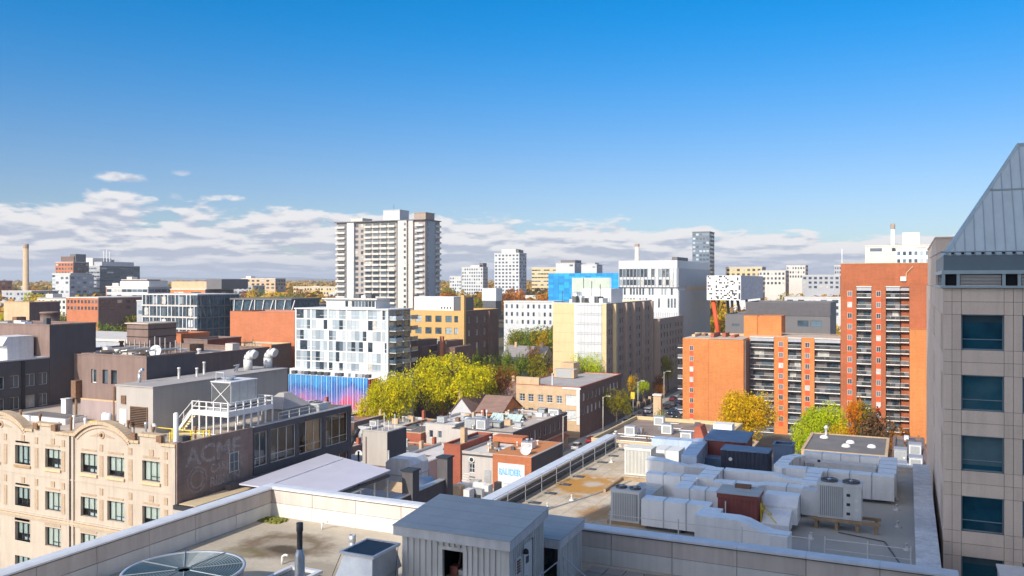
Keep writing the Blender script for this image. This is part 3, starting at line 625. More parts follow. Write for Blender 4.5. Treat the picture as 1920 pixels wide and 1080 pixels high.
part(mp, 'roof', MB().box(mx0-.1, mx1+.1, my0-.1, my1+.45, 28.935, 28.99), m_shroof); part(mp, 'roof_box', MB().box(-8.3, -7.5, 46.1, 46.5, 28.99, 29.16), m_rust)
part(mp, 'conduit', MB().tube((-8.55, my0-.08, 27.6), (-8.55, my0-.08, 28.55), .03), m_white)
la = thing('access_ladder', 'yellow sloping access ladder against the maroon penthouse', 'ladder', (-6.6, 45.5, 27))
for y in (45.0, 45.5): part(la, 'stringer', MB().path([(-6.78, y, 27.0), (-6.78, y, 28.6)], .03, 5).path([(-6.78, y, 28.4), (-5.4, y, 27.05)], .03, 5), m_yel)
for k in range(5): part(la, 'rung', MB().tube((-6.6+k*.26, 45.0, 28.2-k*.25), (-6.6+k*.26, 45.5, 28.2-k*.25), .02, n=5), m_yel)
ct = thing('shipping_container', 'navy blue ribbed container box standing behind the silver ducts', 'container', (-9.7, 58, 27))
cx0, cx1, cy0, cy1 = -11.2, -8.2, 57.3, 58.9
part(ct, 'wall', merge(corrugated(cx0, cy0, cx1, cy0, 27.0, 28.75, 28.75, 0, .28, .03), corrugated(cx1, cy0, cx1, cy1, 27.0, 28.75, 28.75, 0, .28, .03), corrugated(cx0, cy1, cx0, cy0, 27, 28.75, 28.75, 0, .28, .03), corrugated(cx1, cy1, cx0, cy1, 27, 28.75, 28.75, 0, .28, .03)), m_navy)
part(ct, 'roof', MB().box(cx0-.06, cx1+.06, cy0-.06, cy1+.06, 28.752, 28.84), m_blroof); part(ct, 'vent', MB().tube((-10.6, cy0-.08, 28.2), (-10.6, cy0, 28.2), .12, n=10), m_white)
rp = thing('stair_penthouse', 'dark maroon stair hut with blue sheet roof behind the navy container', 'penthouse', (-11.5, 62, 27))
part(rp, 'wall', MB().box(-13.0, -10.15, 60.6, 63.3, 27, 28.7), m_redpent); part(rp, 'roof', MB().ext([(-13.1, 60.45, 28.72), (-10.05, 60.45, 28.72), (-10.05, 63.4, 28.95), (-13.1, 63.4, 28.95)], (0, 0, .1)), m_blroof); part(rp, 'step_roof', MB().box(-12.9, -11.2, 59.3, 60.58, 27, 27.7), m_blroof)
tk = thing('water_tank', 'open topped blue metal tank at the far edge of the duct roof', 'tank', (-7.9, 62.5, 27))
part(tk, 'body', MB().box(-8.5, -7.2, 61.9, 63.2, 27, 28.5, skip='t').box(-8.38, -7.32, 62.02, 63.08, 28.2, 28.3), m_blroof); part(tk, 'rim', MB().box(-8.56, -7.14, 61.84, 61.98, 28.5, 28.58).box(-8.56, -7.14, 63.12, 63.26, 28.5, 28.58).box(-8.56, -8.42, 61.98, 63.12, 28.5, 28.58).box(-7.28, -7.14, 61.98, 63.12, 28.5, 28.58), m_blroof)
cf = thing('timber_curb', 'L shaped timber edging lying on the sunlit felt roof', 'curb', (-16.5, 52, 27))
part(cf, 'beam', MB().box(-16.95, -16.8, 49.9, 53.6, 27.004, 27.2), m_wood); part(cf, 'beam', MB().box(-16.79, -14.6, 53.45, 53.6, 27.004, 27.2), m_wood)
for i, (x, y) in enumerate(((-.54, 55.5), (-.51, 52.9), (-.42, 49.3), (.0, 45.3), (-4.37, 45.2), (-18.0, 47.2), (-18.6, 44.9), (-19.2, 58.3), (-10.9, 40.9))):
    solo('roof_drain', MB().lathe(x, y, [(.16, 27.004), (.16, 27.05), (.06, 27.08), (.05, 27.3), (.08, 27.31), (.02, 27.36)], 10), m_white, 'small white roof drain on the felt roof', 'drain', 'drains on the duct roof')
for k_, pts_ in enumerate(([(-12.4, 45.0, 27.04), (-10.2, 45.6, 27.04), (-9.3, 44.6, 27.04)], [(-3.2, 46.9, 27.04), (-1.0, 46.2, 27.04), (-.3, 43.0, 27.04), (-2.5, 38.5, 27.04)], [(-19.0, 43, 27.04), (-17.2, 49, 27.04), (-16.0, 54.5, 27.04)], [(-6.5, 40.2, 27.04), (-2.2, 40.0, 27.04), (-.2, 41.5, 27.04)])): solo('roof_cable', MB().path(pts_, .03, 5), m_dgal if k_ != 2 else m_galv, ['dark cable between the left condenser and the maroon penthouse', 'dark cable snaking from the large condenser to the front rail', 'grey conduit crossing the sunlit felt roof', 'dark cable on the felt before the nearest duct'][k_], 'cable')
dome = MB().lathe(-10.2, 40.4, [(.75, 27.0), (.72, 27.2), (.5, 27.42), (.2, 27.5), (.02, 27.52)], 20); solo('dome_skylight', dome, mat('grey_plastic', (.3, .32, .34), .4, .05, 1), 'low grey dome skylight in the gap before the nearest duct', 'skylight')

# ------------------------------------------------------------ tan stone tower on the right
tw = thing('stone_tower', 'tan stone panelled office tower with pitched zinc roof at the right edge', 'building', (10, 65, 0))
TX0, TX1, TY0, TY1, TZ = 1.61, 24.0, 46.5, 84.6, 39.66
b = MB(); sops = []; wops = []
for j in range(6):
    zz = 36.68 - j*2.92
    for k in range(5): sops.append((2.40+k*2.56, zz, 1.80, 1.70, 'teal'))
for j in range(6):
    zz = 36.5 - j*2.92
    for y in (47.05, 48.5, 60.2, 61.7): wops.append((y, zz, 1.05, 1.85, 'teal'))
facade(b, 'S', TY0+.05, TX0+.05, TX1, 0, TZ, sops, .25); facade(b, 'W', TX0+.05, TY0+.05, TY1, 0, TZ, wops, .25)
b.face([(TX1, TY0, 0), (TX1, TY1, 0), (TX1, TY1, TZ), (TX1, TY0, TZ)]).face([(TX1, TY1, 0), (TX0, TY1, 0), (TX0, TY1, TZ), (TX1, TY1, TZ)]).face([(TX0, TY0, TZ), (TX1, TY0, TZ), (TX1, TY1, TZ), (TX0, TY1, TZ)])
part(tw, 'wall', b, m_joint)
for a, z, w, h, k in sops: window(tw, 'S', TY0+.05, a, z, w, h, k, .10)
m_tb = mat('tinted_blind', (.075, .13, .15), .25, .15, 2, orand=.5, spec=.5)
for i_, (a, z, w, h, k) in enumerate(sops):
    hb__ = (.18, .62, .0, .42, .8, .3, .0, .55)[(i_*5+i_//5) % 8]*h
    if hb__: part(tw, 'blind', MB().box(a+.06, a+w-.06, TY0+.195, TY0+.203, z+h-.06-hb__, z+h-.06), m_tb)
for a, z, w, h, k in wops: window(tw, 'W', TX0+.05, a, z, w, h, k, .10)
PC = {}
def panel(face, a, z, w, h):
    key = (round(w, 3), round(h, 3))
    if key not in PC: PC[key] = MB().box(.009, w-.009, 0, .06, .009, h-.009).mesh('panel', [m_stone])
    put(tw, 'panel', PC[key], wpos(face, TY0 if face == 'S' else TX0, a, z, w, -.012 if face == 'S' else .004), ROT[face])
xs = [TX0, 2.0]
for k in range(3): xs += [2.40+k*2.56, 4.20+k*2.56, 4.58+k*2.56]
for j in range(6):
    zt = 38.38 - j*2.92
    for i in range(len(xs)-1):
        a, w = xs[i], xs[i+1]-xs[i]; iswin = abs(w-1.8) < .01
        if not iswin: panel('S', a, zt-1.70, w, 1.70)
        panel('S', a, zt-2.30, w, .60); panel('S', a, zt-2.92, w, .62)
        if j == 0: panel('S', a, zt, w, .62); panel('S', a, zt+.62, w, .65)
ys = [TY0+.07, 47.05, 48.1, 48.5, 49.55, 52.2, 54.8, 57.4, 60.2, 61.25, 61.7, 62.75, 66.5, 71, 76, 80.5, 84.5]
for j in range(6):
    zt = 38.35 - j*2.92
    for i in range(len(ys)-1):
        a, w = ys[i], ys[i+1]-ys[i]
        if abs(w-1.05) > .01: panel('W', a, zt-1.85, w, 1.85)
        panel('W', a, zt-2.92, w, 1.07)
        if j == 0: panel('W', a, zt, w, 1.3)
# louvre band, skirt and zinc roof
part(tw, 'cornice', MB().box(TX0-.12, TX1, TY0-.16, TY0+.4, TZ+.002, TZ+.12).box(TX0-.12, TX0+.4, TY0+.41, 57.9, TZ+.002, TZ+.12), m_zinc)
part(tw, 'band_back', MB().box(TX0+.12, TX1, TY0+.12, TY0+.5, TZ+.12, 40.45).box(TX0+.12, TX0+.5, TY0+.51, 57.9, TZ+.12, 40.45), m_black)
part(tw, 'band_rail', MB().box(TX0-.06, TX1, TY0-.08, TY0+.3, 40.34, 40.52).box(TX0-.06, TX0+.3, TY0+.31, 57.9, 40.34, 40.52), m_zinc)
pp = MB().box(0, .14, 0, .12, 0, .558).mesh('band_post', [m_zinc])
for k in range(9): 
    put(tw, 'band_post', pp, (1.56+k*2.56, TY0-.04, TZ+.12)); put(tw, 'band_post', pp, (2.20+k*2.56, TY0-.04, TZ+.12))
lv = MB()
for k in range(8): lv.ext([(0, 0, k*.068), (0, .07, k*.068+.04), (0, .08, k*.068+.045), (0, .012, k*.068+.012)], (1.72, 0, 0))
lvm = fixn(lv.mesh('louvre', [m_acs]))
for k in range(8): put(tw, 'louvre', lvm, (2.36+k*2.56, TY0-.02, TZ+.12))
for k in range(3): put(tw, 'louvre', lvm, (TX0-.02, TY0+2.1+k*2.4, TZ+.12), R(-90))
part(tw, 'skirt', MB().box(TX0+.02, TX1, TY0+.03, TY0+.4, 40.52, 41.25).box(TX0+.02, TX0+.4, TY0+.41, 57.9, 40.52, 41.25), mat('dark_zinc', (.20, .255, .28), .45, .08, 1, metal=.4))
sk = 1.66; zB = 41.2
def slopeS(x, t): return (x, TY0+.1+t, zB+sk*t)
def slopeW(y, t): return (TX0+.1+t, y, zB+sk*t)
tM, tT = 2.0, 3.43
xk = TX0 + .1; k = 0
def clipS(xa, xb, t0, t1):                             # panel between hips
    pts = []; h = lambda x: min(t1, x-(TX0+.1))
    ta, tb = h(xa), h(xb)
    if tb <= t0: return None
    if ta < t0: xa = TX0+.1+t0; ta = t0
    p = [slopeS(xa, t0), slopeS(xb, t0), slopeS(xb, tb)]
    if ta < tb and tb == t1 and ta < t1: p.append(slopeS(TX0+.1+t1, t1))
    if ta > t0: p.append(slopeS(xa, ta))
    return p
seam = []
for t0, t1 in ((.02, tM-.03), (tM+.03, tT)):
    x = TX0+.1
    while x < TX1-.5:
        p = clipS(x+.012, x+.43-.012, t0, t1)
        if p and len(p) > 2: part(tw, 'roof_panel', MB().ext(p, (0, -.03, .018)), m_zinc)
        xe = x+.43; te = min(t1, xe-(TX0+.1))
        if te > t0+.05: seam.append((slopeS(xe, t0), slopeS(xe, te)))
        x += .43
sm_ = MB()
for p, q in seam: sm_.tube((p[0], p[1]-.035, p[2]+.02), (q[0], q[1]-.035, q[2]+.02), .028, n=4)
part(tw, 'roof_seam', sm_, m_zincd)
YN = 56.6
part(tw, 'roof_core', MB().face([slopeS(TX0+.1, 0), slopeS(TX1, 0), slopeS(TX1, tT), slopeS(TX0+.1+tT, tT)]).face([slopeW(TY0+.1, 0), slopeW(TY0+.1+tT, tT), slopeW(YN-tT, tT), slopeW(YN, 0)]).face([(TX0+.1+tT, TY0+.1+tT, zB+sk*tT), (TX1, TY0+.1+tT, zB+sk*tT), (TX1, YN-tT, zB+sk*tT), (TX0+.1+tT, YN-tT, zB+sk*tT)]).face([(TX0+.1, YN, zB), (TX0+.1+tT, YN-tT, zB+sk*tT), (TX1, YN-tT, zB+sk*tT), (TX1, YN, zB)]), m_zincd)
for k in range(30):
    y = TY0+.3+k*.65
    t0 = .02; y1 = min(y+.62, YN-.05); tw_t = lambda q: min(tT, max(.03, q-TY0-.1), max(.03, YN-q)); pts = [slopeW(y, .02), slopeW(y1, .02), slopeW(y1, tw_t(y1)), slopeW(y, tw_t(y))]
    if y < YN-.4: part(tw, 'roof_panel', MB().ext(pts, (-.03, 0, .018)), m_zinc)
part(tw, 'hip_flashing', MB().tube((TX0+.1, TY0+.1, zB+.03), (TX0+.1+tT, TY0+.1+tT, zB+sk*tT+.03), .09, n=5), m_zinc)
part(tw, 'ridge_flashing', MB().box(TX0+.05+tT, TX1, TY0+.0+tT, TY0+.3+tT, zB+sk*tT-.05, zB+sk*tT+.1), m_zinc)
part(tw, 'transverse_flashing', MB().tube((slopeS(TX0+.1+tM, tM)[0], slopeS(0, tM)[1]-.03, slopeS(0, tM)[2]+.02), (TX1, slopeS(0, tM)[1]-.03, slopeS(0, tM)[2]+.02), .05, n=4), m_zinc)
part(tw, 'gutter_rail', MB().tube((TX0-.08, TY0-.05, 41.42), (TX1, TY0-.05, 41.42), .04, n=5).tube((TX0-.08, TY0-.05, 41.42), (TX0-.3, 57.5, 41.42), .04, n=5), m_zincd)
bm_ = MB().lathe(0, 0, [(.07, 0), (.07, .1)], 8).mesh('roof_bolt', [m_frdk])
for k in range(22): put(tw, 'roof_bolt', bm_, (TX0+.42+k*.43, TY0+.03, 41.3))
part(tw, 'stair_block', MB().box(TX0, 4.5, 58.0, 80, TZ+.002, 42.6).box(TX0-.04, 4.55, 57.95, 80.05, 42.602, 42.7), m_stone)
wp2 = thing('white_parapet_box', 'white metal box at the lower right corner in front of the stone tower', 'box', (4.4, 43, 26))
part(wp2, 'body', MB().box(3.75, 6.5, 42.0, 44.5, 24, 27.0), m_whited); part(wp2, 'lid', MB().box(3.7, 6.55, 41.95, 44.55, 27.004, 27.1), m_white)
# ------------------------------------------------------------ materials for the town
m_cream = mat('terracotta_cream', (.475, .40, .325), .7, .07, .8, streak=.16, fine=.05)
m_creamd = mat('terracotta_tan', (.52, .39, .26), .75, .14, 1.2, fine=.08, streak=.15)
m_orn = mat('ornament_relief', (.40, .295, .205), .8, .22, 4, fine=.18)
m_sill = mat('sill_stone', (.60, .44, .27), .8, .12, 2)
m_dbrick = mat('dark_painted_brick', (.27, .195, .165), .85, .20, .9, course=.10, streak=.25)
m_char = mat('charcoal_render', (.105, .098, .105), .8, .10, .8, streak=.12)
m_charl = mat('mauve_grey_render', (.215, .15, .13), .8, .10, .7, streak=.18)
m_gpent = mat('grey_metal_siding', (.40, .365, .335), .6, .05, .7, streak=.10)
m_broof = mat('dark_flat_roof', (.16, .15, .145), .9, .20, .4, fine=.1)
m_troof = mat('tan_flat_roof', (.47, .40, .33), .9, .16, .4, fine=.1)
m_lroof = mat('pale_flat_roof', (.60, .57, .54), .85, .12, .4, fine=.06, streak=.0)
m_groof = mat('grey_flat_roof', (.36, .335, .32), .9, .14, .3, fine=.08)
m_orange = mat('orange_brick', (.52, .188, .06), .85, .16, .14, course=.10, fine=.08, streak=.12)
m_orange2 = mat('salmon_brick', (.44, .155, .072), .85, .10, .25, course=.10, fine=.08, streak=.10)
m_tbrick = mat('tower_red_brick', (.345, .108, .048), .85, .16, .14, course=.10, fine=.08, streak=.14)
m_redb = mat('red_brick', (.34, .10, .06), .85, .15, .7, course=.08, fine=.1)
m_brnb = mat('brown_brick', (.17, .105, .085), .85, .14, .6, course=.08, streak=.12)
m_tanb = mat('tan_brick', (.52, .37, .23), .85, .12, .6, course=.07, streak=.12)
m_yelb = mat('yellow_brick', (.51, .325, .125), .85, .08, .5, course=.05)
m_creamw = mat('cream_precast', (.57, .445, .25), .75, .06, .4, streak=.08)
m_whitew = mat('white_cladding', (.50, .51, .52), .55, .05, .4, streak=.10)
m_greyw = mat('grey_cladding', (.36, .37, .40), .6, .06, .4, streak=.10)
m_dgrey = mat('dark_grey_cladding', (.14, .135, .14), .7, .06, .3, streak=.08)
m_conc = mat('pale_concrete', (.58, .54, .49), .8, .07, .3, streak=.14)
m_concd = mat('brown_concrete', (.33, .25, .20), .8, .08, .3, streak=.14)
m_purp = mat('lilac_sheet_roof', (.50, .49, .56), .55, .06, .5, streak=.0, fine=.03, seams=(0, 1.3, .03, .10))
m_bluec = mat('blue_cladding', (.01, .26, .62), .45, .08, .5)
m_redp = mat('red_panel', (.72, .09, .03), .6, .06, 1)
m_int = mat('interior_wall', (.42, .40, .37), .9, .25, .5)
m_blind = mat('window_blind', (.66, .63, .54), .9, .06, 2)
m_dark = mat('dark_interior', (.045, .042, .04), .9, .4, .8)
m_teak = mat('beige_decking', (.55, .43, .27), .85, .10, 1.5, fine=.06)
g_clear = clear_glass('clear_glass')
kind('g22', 2, 2, .05, m_frlt, g_blue, True); kind('d2', 2, 1, .07, m_frdk, g_dark); kind('l2', 2, 1, .07, m_frlt, g_dark); kind('w2', 2, 1, .08, m_frwh, g_dark)
kind('w23', 2, 3, .09, m_frwh, g_dark, True); kind('d1', 1, 1, .06, m_frdk, g_dark); kind('w1', 1, 1, .08, m_frwh, g_dark)
kind('b2', 2, 1, .06, m_frdk, g_blue); kind('b22', 2, 2, .06, m_frdk, g_blue, True); kind('p3', 3, 1, .06, m_frwh, g_pale, True); kind('p2', 2, 1, .06, m_frwh, g_pale); kind('p1', 1, 1, .05, m_frwh, g_pale)
kind('lv', 1, 12, .07, m_rust, m_black)

def text_mesh(txt, size, m, depth=.004, bold=0.0):
    cu = bpy.data.curves.new('lettering', 'FONT'); cu.body = txt; cu.size = size; cu.extrude = depth; cu.offset = bold
    o = bpy.data.objects.new('lettering_tmp', cu); COL.objects.link(o)
    dg = bpy.context.evaluated_depsgraph_get(); me = bpy.data.meshes.new_from_object(o.evaluated_get(dg))
    bpy.data.objects.remove(o); me.materials.clear(); me.materials.append(m); me.name = 'lettering'; return me
def letter(root, txt, size, m, loc, face, sx=1.0, bold=0.0):
    o = put(root, 'lettering', text_mesh(txt, size, m, bold=bold), loc)
    o.rotation_euler = (R(90), 0, 0 if face == 'S' else R(90)); o.scale = (sx, 1, 1); return o
def faded(name, col, a):
    m, t, b = base(name); g = t.n('ShaderNodeNewGeometry'); b.inputs['Base Color'].default_value = rgb(col); b.inputs['Roughness'].default_value = .9
    t.set(b.inputs['Alpha'], t.mr(t.noise(g.outputs['Position'], 2.2, 6, .7), .28, .62, 0.05, a)); return m
m_ghost = faded('ghost_sign_paint', (.56, .48, .44), .55)

# ------------------------------------------------------------ the cream terracotta factory with the ghost sign
ac = thing('terracotta_factory', 'cream terracotta factory building with arched parapet and faded painted sign', 'building', (-70, 66, 0))
FY, FX, FW = 53.3, -56.0, -92.0
bays = [-76.6, -72.42, -67.68, -64.28, -60.0]; wb = 2.12
bays = [b_-16.65 for b_ in (-72.42, -67.68, -64.28, -60.0)][0:4] + [-81.0] + bays
rows_ = [22.74, 18.8, 15.5, 12.3, 9.0, 5.7]
ops = [(x, z, wb, 1.76, None) for z in rows_ for x in bays]
b = MB(); facade(b, 'S', FY, FW, FX, 0, 25.75, ops, .38)
part(ac, 'wall', b, m_cream)
part(ac, 'side_wall', MB().face([(FX, FY, 0), (FX, 62.55, 0), (FX, 62.55, 26.2), (FX, FY, 26.2)]).face([(FX-.35, FY+.1, 25.6), (FX-.35, 62.5, 25.6), (FX-.35, 62.5, 26.2), (FX-.35, FY+.1, 26.2)]).face([(FX-.35, FY, 26.2), (FX, FY, 26.2), (FX, 62.5, 26.2), (FX-.35, 62.5, 26.2)]).box(FX-.3, FX+.12, FY-.05, FY+.4, 20.5, 26.35), m_dbrick)
part(ac, 'rear_wall', MB().face([(FX, 78.2, 0), (FW, 78.2, 0), (FW, 78.2, 25.6), (FX, 78.2, 25.6)]).face([(FW, 78.2, 0), (FW, FY, 0), (FW, FY, 25.6), (FW, 78.2, 25.6)]), m_dbrick)
part(ac, 'roof', MB().face([(FW, FY+.02, 25.6), (FX-.01, FY+.02, 25.6), (FX-.01, 78.1, 25.6), (FW, 78.1, 25.6)]), m_troof)
fo = MB(); W_, H_ = wb, 1.76; e = .055
fo.box(0, W_, 0, .08, 0, e).box(0, W_, 0, .08, H_-e, H_).box(0, e, 0, .08, e, H_-e).box(W_-e, W_, 0, .08, e, H_-e)
for t in (1/3, 2/3): fo.box(W_*t-.025, W_*t+.025, .01, .07, e, H_-e)
fo.box(W_/3, W_-e, .015, .065, .36, .41)
fo = fo.mesh('window', [m_frdk]); pn = MB().face([(e, .05, e), (W_-e, .05, e), (W_-e, .05, H_-e), (e, .05, H_-e)]).mesh('pane', [g_clear])
rm_ = MB().box(-.05, W_+.05, .5, .52, -.05, H_+.05).mesh('room_back', [m_dark])
sl = MB().box(-.08, W_+.08, -.50, -.12, -.28, -.05).mesh('sill', [m_sill])
bls = [MB().box(.06, W_-.06, .12, .14, q, H_-.04).mesh('blind', [m_blind]) for q in (.45, .62, .85, .06)]
boxm = MB().box(.85, 1.25, .10, .3, .06, .34).box(1.4, 1.75, .10, .3, .06, .3).mesh('sill_clutter', [m_white])
for i, (x, z, w, h, _) in enumerate(ops):
    if z < 12: continue
    o = put(ac, 'window', fo, (x, FY+.26, z)); link('pane', pn, o); link('room_back', rm_, o); 
    if rnd.random() < .86: link('blind', bls[(i*7) % 4 if z > 20 else 3-(i % 2)*2], o)
    if rnd.random() < .6: link('sill_clutter', boxm, o)
    if z > 22: put(ac, 'sill', sl, (x, FY+.35, z))
def onface(x0, x1, z0, z1, d, name, m): part(ac, name, MB().box(x0, x1, FY-d, FY+.01, z0, z1), m)
for x0, x1 in ((-69.25, -69.0), (-68.72, -68.45), (-56.35, -56.0), (-85.9, -85.65), (-85.35, -85.1)): onface(x0, x1, 0, 25.9, .16, 'downspout_pier', m_cream)
onface(-68.98, -68.74, 0, 25.9, .03, 'drain_groove', m_frdk)
for x in (-73.6, -69.95, -65.0, -61.4, -57.2, -78.0, -82.4):      # ornamental pilaster strips and medallions
    for z in (22.6, 18.7):
        onface(x-.22, x+.22, z, z+1.85, .05, 'pilaster_panel', m_orn); onface(x-.2, x+.2, z+2.25, z+2.85, .06, 'ornament_tile', m_orn)
for x in (-71.35, -58.9, -75.5, -79.9):
    for z in (25.0, 21.05): onface(x-.25, x+.25, z-.02, z+.5, .06, 'ornament_tile', m_orn)
for x in bays:
    if x > -80:
        for z in (20.75, 24.75): onface(x+.1, x+wb-.1, z+.02, z+.16, .05, 'lintel_moulding', m_orn)
        onface(x, x+wb, 17.42, 17.62, .06, 'frieze_panel', m_orn)
for z, h, d in ((18.15, .14, .14), (17.92, .2, .22), (17.75, .15, .12)): onface(FW, FX-.05, z, z+h, d, 'cornice', m_creamd if h > .15 else m_cream)
part(ac, 'string_course', MB().box(FW, FX-.05, FY-.05, FY, 21.85, 21.97), m_cream)
def arch_parapet(cx, hw, zs, rise):
    n = 24; R_ = (hw*hw+rise*rise)/(2*rise)
    arc = lambda r, k: (cx+(r)*math.sin((k/n*2-1)*math.asin(hw/R_)), zs+rise-R_+r*math.cos((k/n*2-1)*math.asin(hw/R_)))
    pts = [(cx-hw, 25.7)] + [arc(R_, k) for k in range(n+1)] + [(cx+hw, 25.7)]
    part(ac, 'arched_gable', MB().ext([(x, FY-.02, z) for x, z in pts], (0, .5, 0)), m_cream)
    for k in range(n):                                # ring of coping tiles
        a, c = arc(R_+.04, k+.04), arc(R_+.04, k+.96); a2, c2 = arc(R_+.34, k+.04), arc(R_+.34, k+.96)
        part(ac, 'coping_tile', MB().ext([(a[0], FY-.24, a[1]), (c[0], FY-.24, c[1]), (c2[0], FY-.24, c2[1]), (a2[0], FY-.24, a2[1])], (0, .95, 0)), m_creamd)
    rb = MB()
    for k in range(n):
        p, q = arc(R_-.28, k), arc(R_-.28, k+1); rb.tube((p[0], FY-.04, p[1]), (q[0], FY-.04, q[1]), .06, n=5)
    part(ac, 'arch_moulding', rb, m_orn); zc2 = zs + .42
    part(ac, 'medallion', MB().tube((cx, FY-.1, zc2), (cx, FY, zc2), .33, n=16), m_orn); part(ac, 'medallion_boss', MB().tube((cx, FY-.26, zc2), (cx, FY-.1, zc2), .10, .16, n=10), m_rust)
    part(ac, 'swag', MB().ext([(cx-1.6, FY-.06, zc2-.22), (cx-.5, FY-.06, zc2-.18), (cx-.5, FY-.06, zc2+.12)], (0, .06, 0)).ext([(cx+1.6, FY-.06, zc2-.22), (cx+.5, FY-.06, zc2+.12), (cx+.5, FY-.06, zc2-.18)], (0, .06, 0)), m_orn)
def step_parapet(x0, x1, zt):
    n = max(1, round((x1-x0)/.62)); w = (x1-x0)/n
    part(ac, 'parapet', MB().box(x0, x1, FY-.015, FY+.48, 25.7, zt), m_cream)
    for k in range(n): part(ac, 'coping_tile', MB().box(x0+k*w+.012, x0+(k+1)*w-.012, FY-.18, FY+.65, zt+.002, zt+.24), m_creamd)
arch_parapet(-64.9, 3.35, 25.9, 1.3); arch_parapet(-78.6, 3.35, 25.9, 1.3)
for x0, x1, zt in ((-61.4, -60.3, 25.95), (-60.29, -57.8, 26.6), (-57.79, -56.0, 25.95), (-75.1, -74.0, 25.95), (-73.99, -71.0, 26.6), (-70.99, -68.4, 25.95), (-86, -82.1, 25.95), (-92, -86.01, 26.6)): step_parapet(x0, x1, zt)
for x in (-57.9, -61.0, -71.1, -73.6): onface(x-.18, x+.42, 26.25, 26.8, .28, 'parapet_block', m_rust)
# ghost sign
letter(ac, 'ACME', 2.25, m_ghost, (FX+.012, 54.3, 24.05), 'E', 1.12, .05); letter(ac, 'CARBON', 1.15, m_ghost, (FX+.012, 57.2, 22.95), 'E', .82, .02); letter(ac, 'RIBBON', 1.25, m_ghost, (FX+.012, 57.1, 21.75), 'E', .85, .02)
rg_ = MB()
for r in (1.15, .8):
    for k in range(28):
        a, c = k*math.pi/14, (k+1)*math.pi/14
        rg_.face([(FX+.012, 55.6+r*math.cos(a), 22.75+r*math.sin(a)), (FX+.012, 55.6+r*math.cos(c), 22.75+r*math.sin(c)), (FX+.012, 55.6+(r-.16)*math.cos(c), 22.75+(r-.16)*math.sin(c)), (FX+.012, 55.6+(r-.16)*math.cos(a), 22.75+(r-.16)*math.sin(a))])
part(ac, 'painted_roundel', rg_, m_ghost)
sw = put(ac, 'window', winmesh(1.15, 1.75, 'g22')[0], (FX+.09, 59.45, 22.55), R(90)); link('pane', winmesh(1.15, 1.75, 'g22')[1], sw)
# dark wing with ribbon windows behind the sign wall
wg = thing('dark_office_wing', 'charcoal office wing with big ribbon windows behind the sign wall', 'building', (-60, 70, 0))
gy0, gy1 = 62.6, 78.2; wo_ = [(62.75, 22.3, 1.9, 3.3, None), (65.0, 22.3, 3.85, 3.3, None), (69.3, 22.3, 3.85, 3.3, None), (73.65, 22.3, 4.0, 3.3, None)]
wo2 = [(a, 18.2, w, 3.0, None) for a, z, w, h, _ in wo_]
b = MB(); facade(b, 'E', FX+.03, gy0, gy1, 0, 26.15, wo_+wo2, .3); b.face([(FX+.03, gy1, 0), (-63, gy1, 0), (-63, gy1, 26.15), (FX+.03, gy1, 26.15)]).face([(-56.4, gy0, 25.6), (-56.4, gy1, 25.6), (-56.4, gy1, 26.15), (-56.4, gy0, 26.15)]); part(wg, 'wall', b, m_char)
part(wg, 'coping', MB().box(-56.45, FX+.09, gy0, gy1+.06, 26.152, 26.24), m_galv)
for a, z, w, h, _ in wo_+wo2:
    n = 2 if w < 2 else 3; q = MB().box(0, w, 0, .1, 0, .08).box(0, w, 0, .1, h-.08, h).box(0, .07, 0, .1, .08, h-.08).box(w-.07, w, 0, .1, .08, h-.08).box(.07, w-.07, .02, .08, .78, .84)
    for k in range(1, n): q.box(w*k/n-.035, w*k/n+.035, .01, .09, .08, h-.08)
    o = put(wg, 'window', q.mesh('window', [m_frlt]), (FX+.03-.2, a, z), R(90))
    link('pane', MB().face([(0, .05, 0), (w, .05, 0), (w, .05, h), (0, .05, h)]).mesh('pane', [g_clear]), o)
    link('room_back', MB().face([(-.2, 2.4, -.1), (w+.2, 2.4, -.1), (w+.2, 2.4, h+.1), (-.2, 2.4, h+.1)]).face([(-.2, .3, -.05), (w+.2, .3, -.05), (w+.2, 2.4, -.05), (-.2, 2.4, -.05)]).face([(-.2, .3, h+.03), (w+.2, .3, h+.03), (w+.2, 2.4, h+.03), (-.2, 2.4, h+.03)]).mesh('room_back', [m_int]), o)
    for k in range(rnd.randint(1, 3)):
        x = rnd.random()*(w-.9); hh = .5+rnd.random()*1.2; link('furniture', MB().box(x, x+.4+rnd.random()*.5, .5, .9, 0, hh).mesh('furniture', [rnd.choice([m_white, m_frdk, m_teak])]), o)
# roof things on the factory
gp = thing('rooftop_plant_room', 'long light grey metal plant room with louvred door on the factory roof', 'penthouse', (-66, 67, 25.6))
part(gp, 'wall', MB().box(-68.7, -63.9, 58, 77, 25.6, 30.0), m_gpent); part(gp, 'roof', MB().box(-68.8, -63.8, 57.9, 77.1, 30.004, 30.12), m_groof)
part(gp, 'door', MB().box(-68.2, -67.3, 57.94, 57.998, 25.65, 27.8), m_white); window(gp, 'S', 57.9, -66.8, 26.2, 2.25, 1.95, 'lv', 0.0, 'louvre_door'); window(gp, 'S', 57.9, -68.0, 28.3, .6, .8, 'lv', 0.0, 'louvre')
for x, y, s in ((-66.5, 73.5, 1.0), (-66.0, 76.2, 1.0)):
    lab = 'grey gooseneck roof vent on plant room, the %s of the pair' % ('left one' if y < 75 else 'right one')
    b = MB(); pts = [(x, y, 30.12), (x, y, 31.3), (x+.15, y+.05, 31.7), (x+.55, y+.1, 31.95), (x+1.0, y+.12, 31.8)]
    for p, q in zip(pts, pts[1:]): b.tube(p, q, .48, n=12)
    solo('gooseneck_vent', b, m_acg, lab, 'vent')
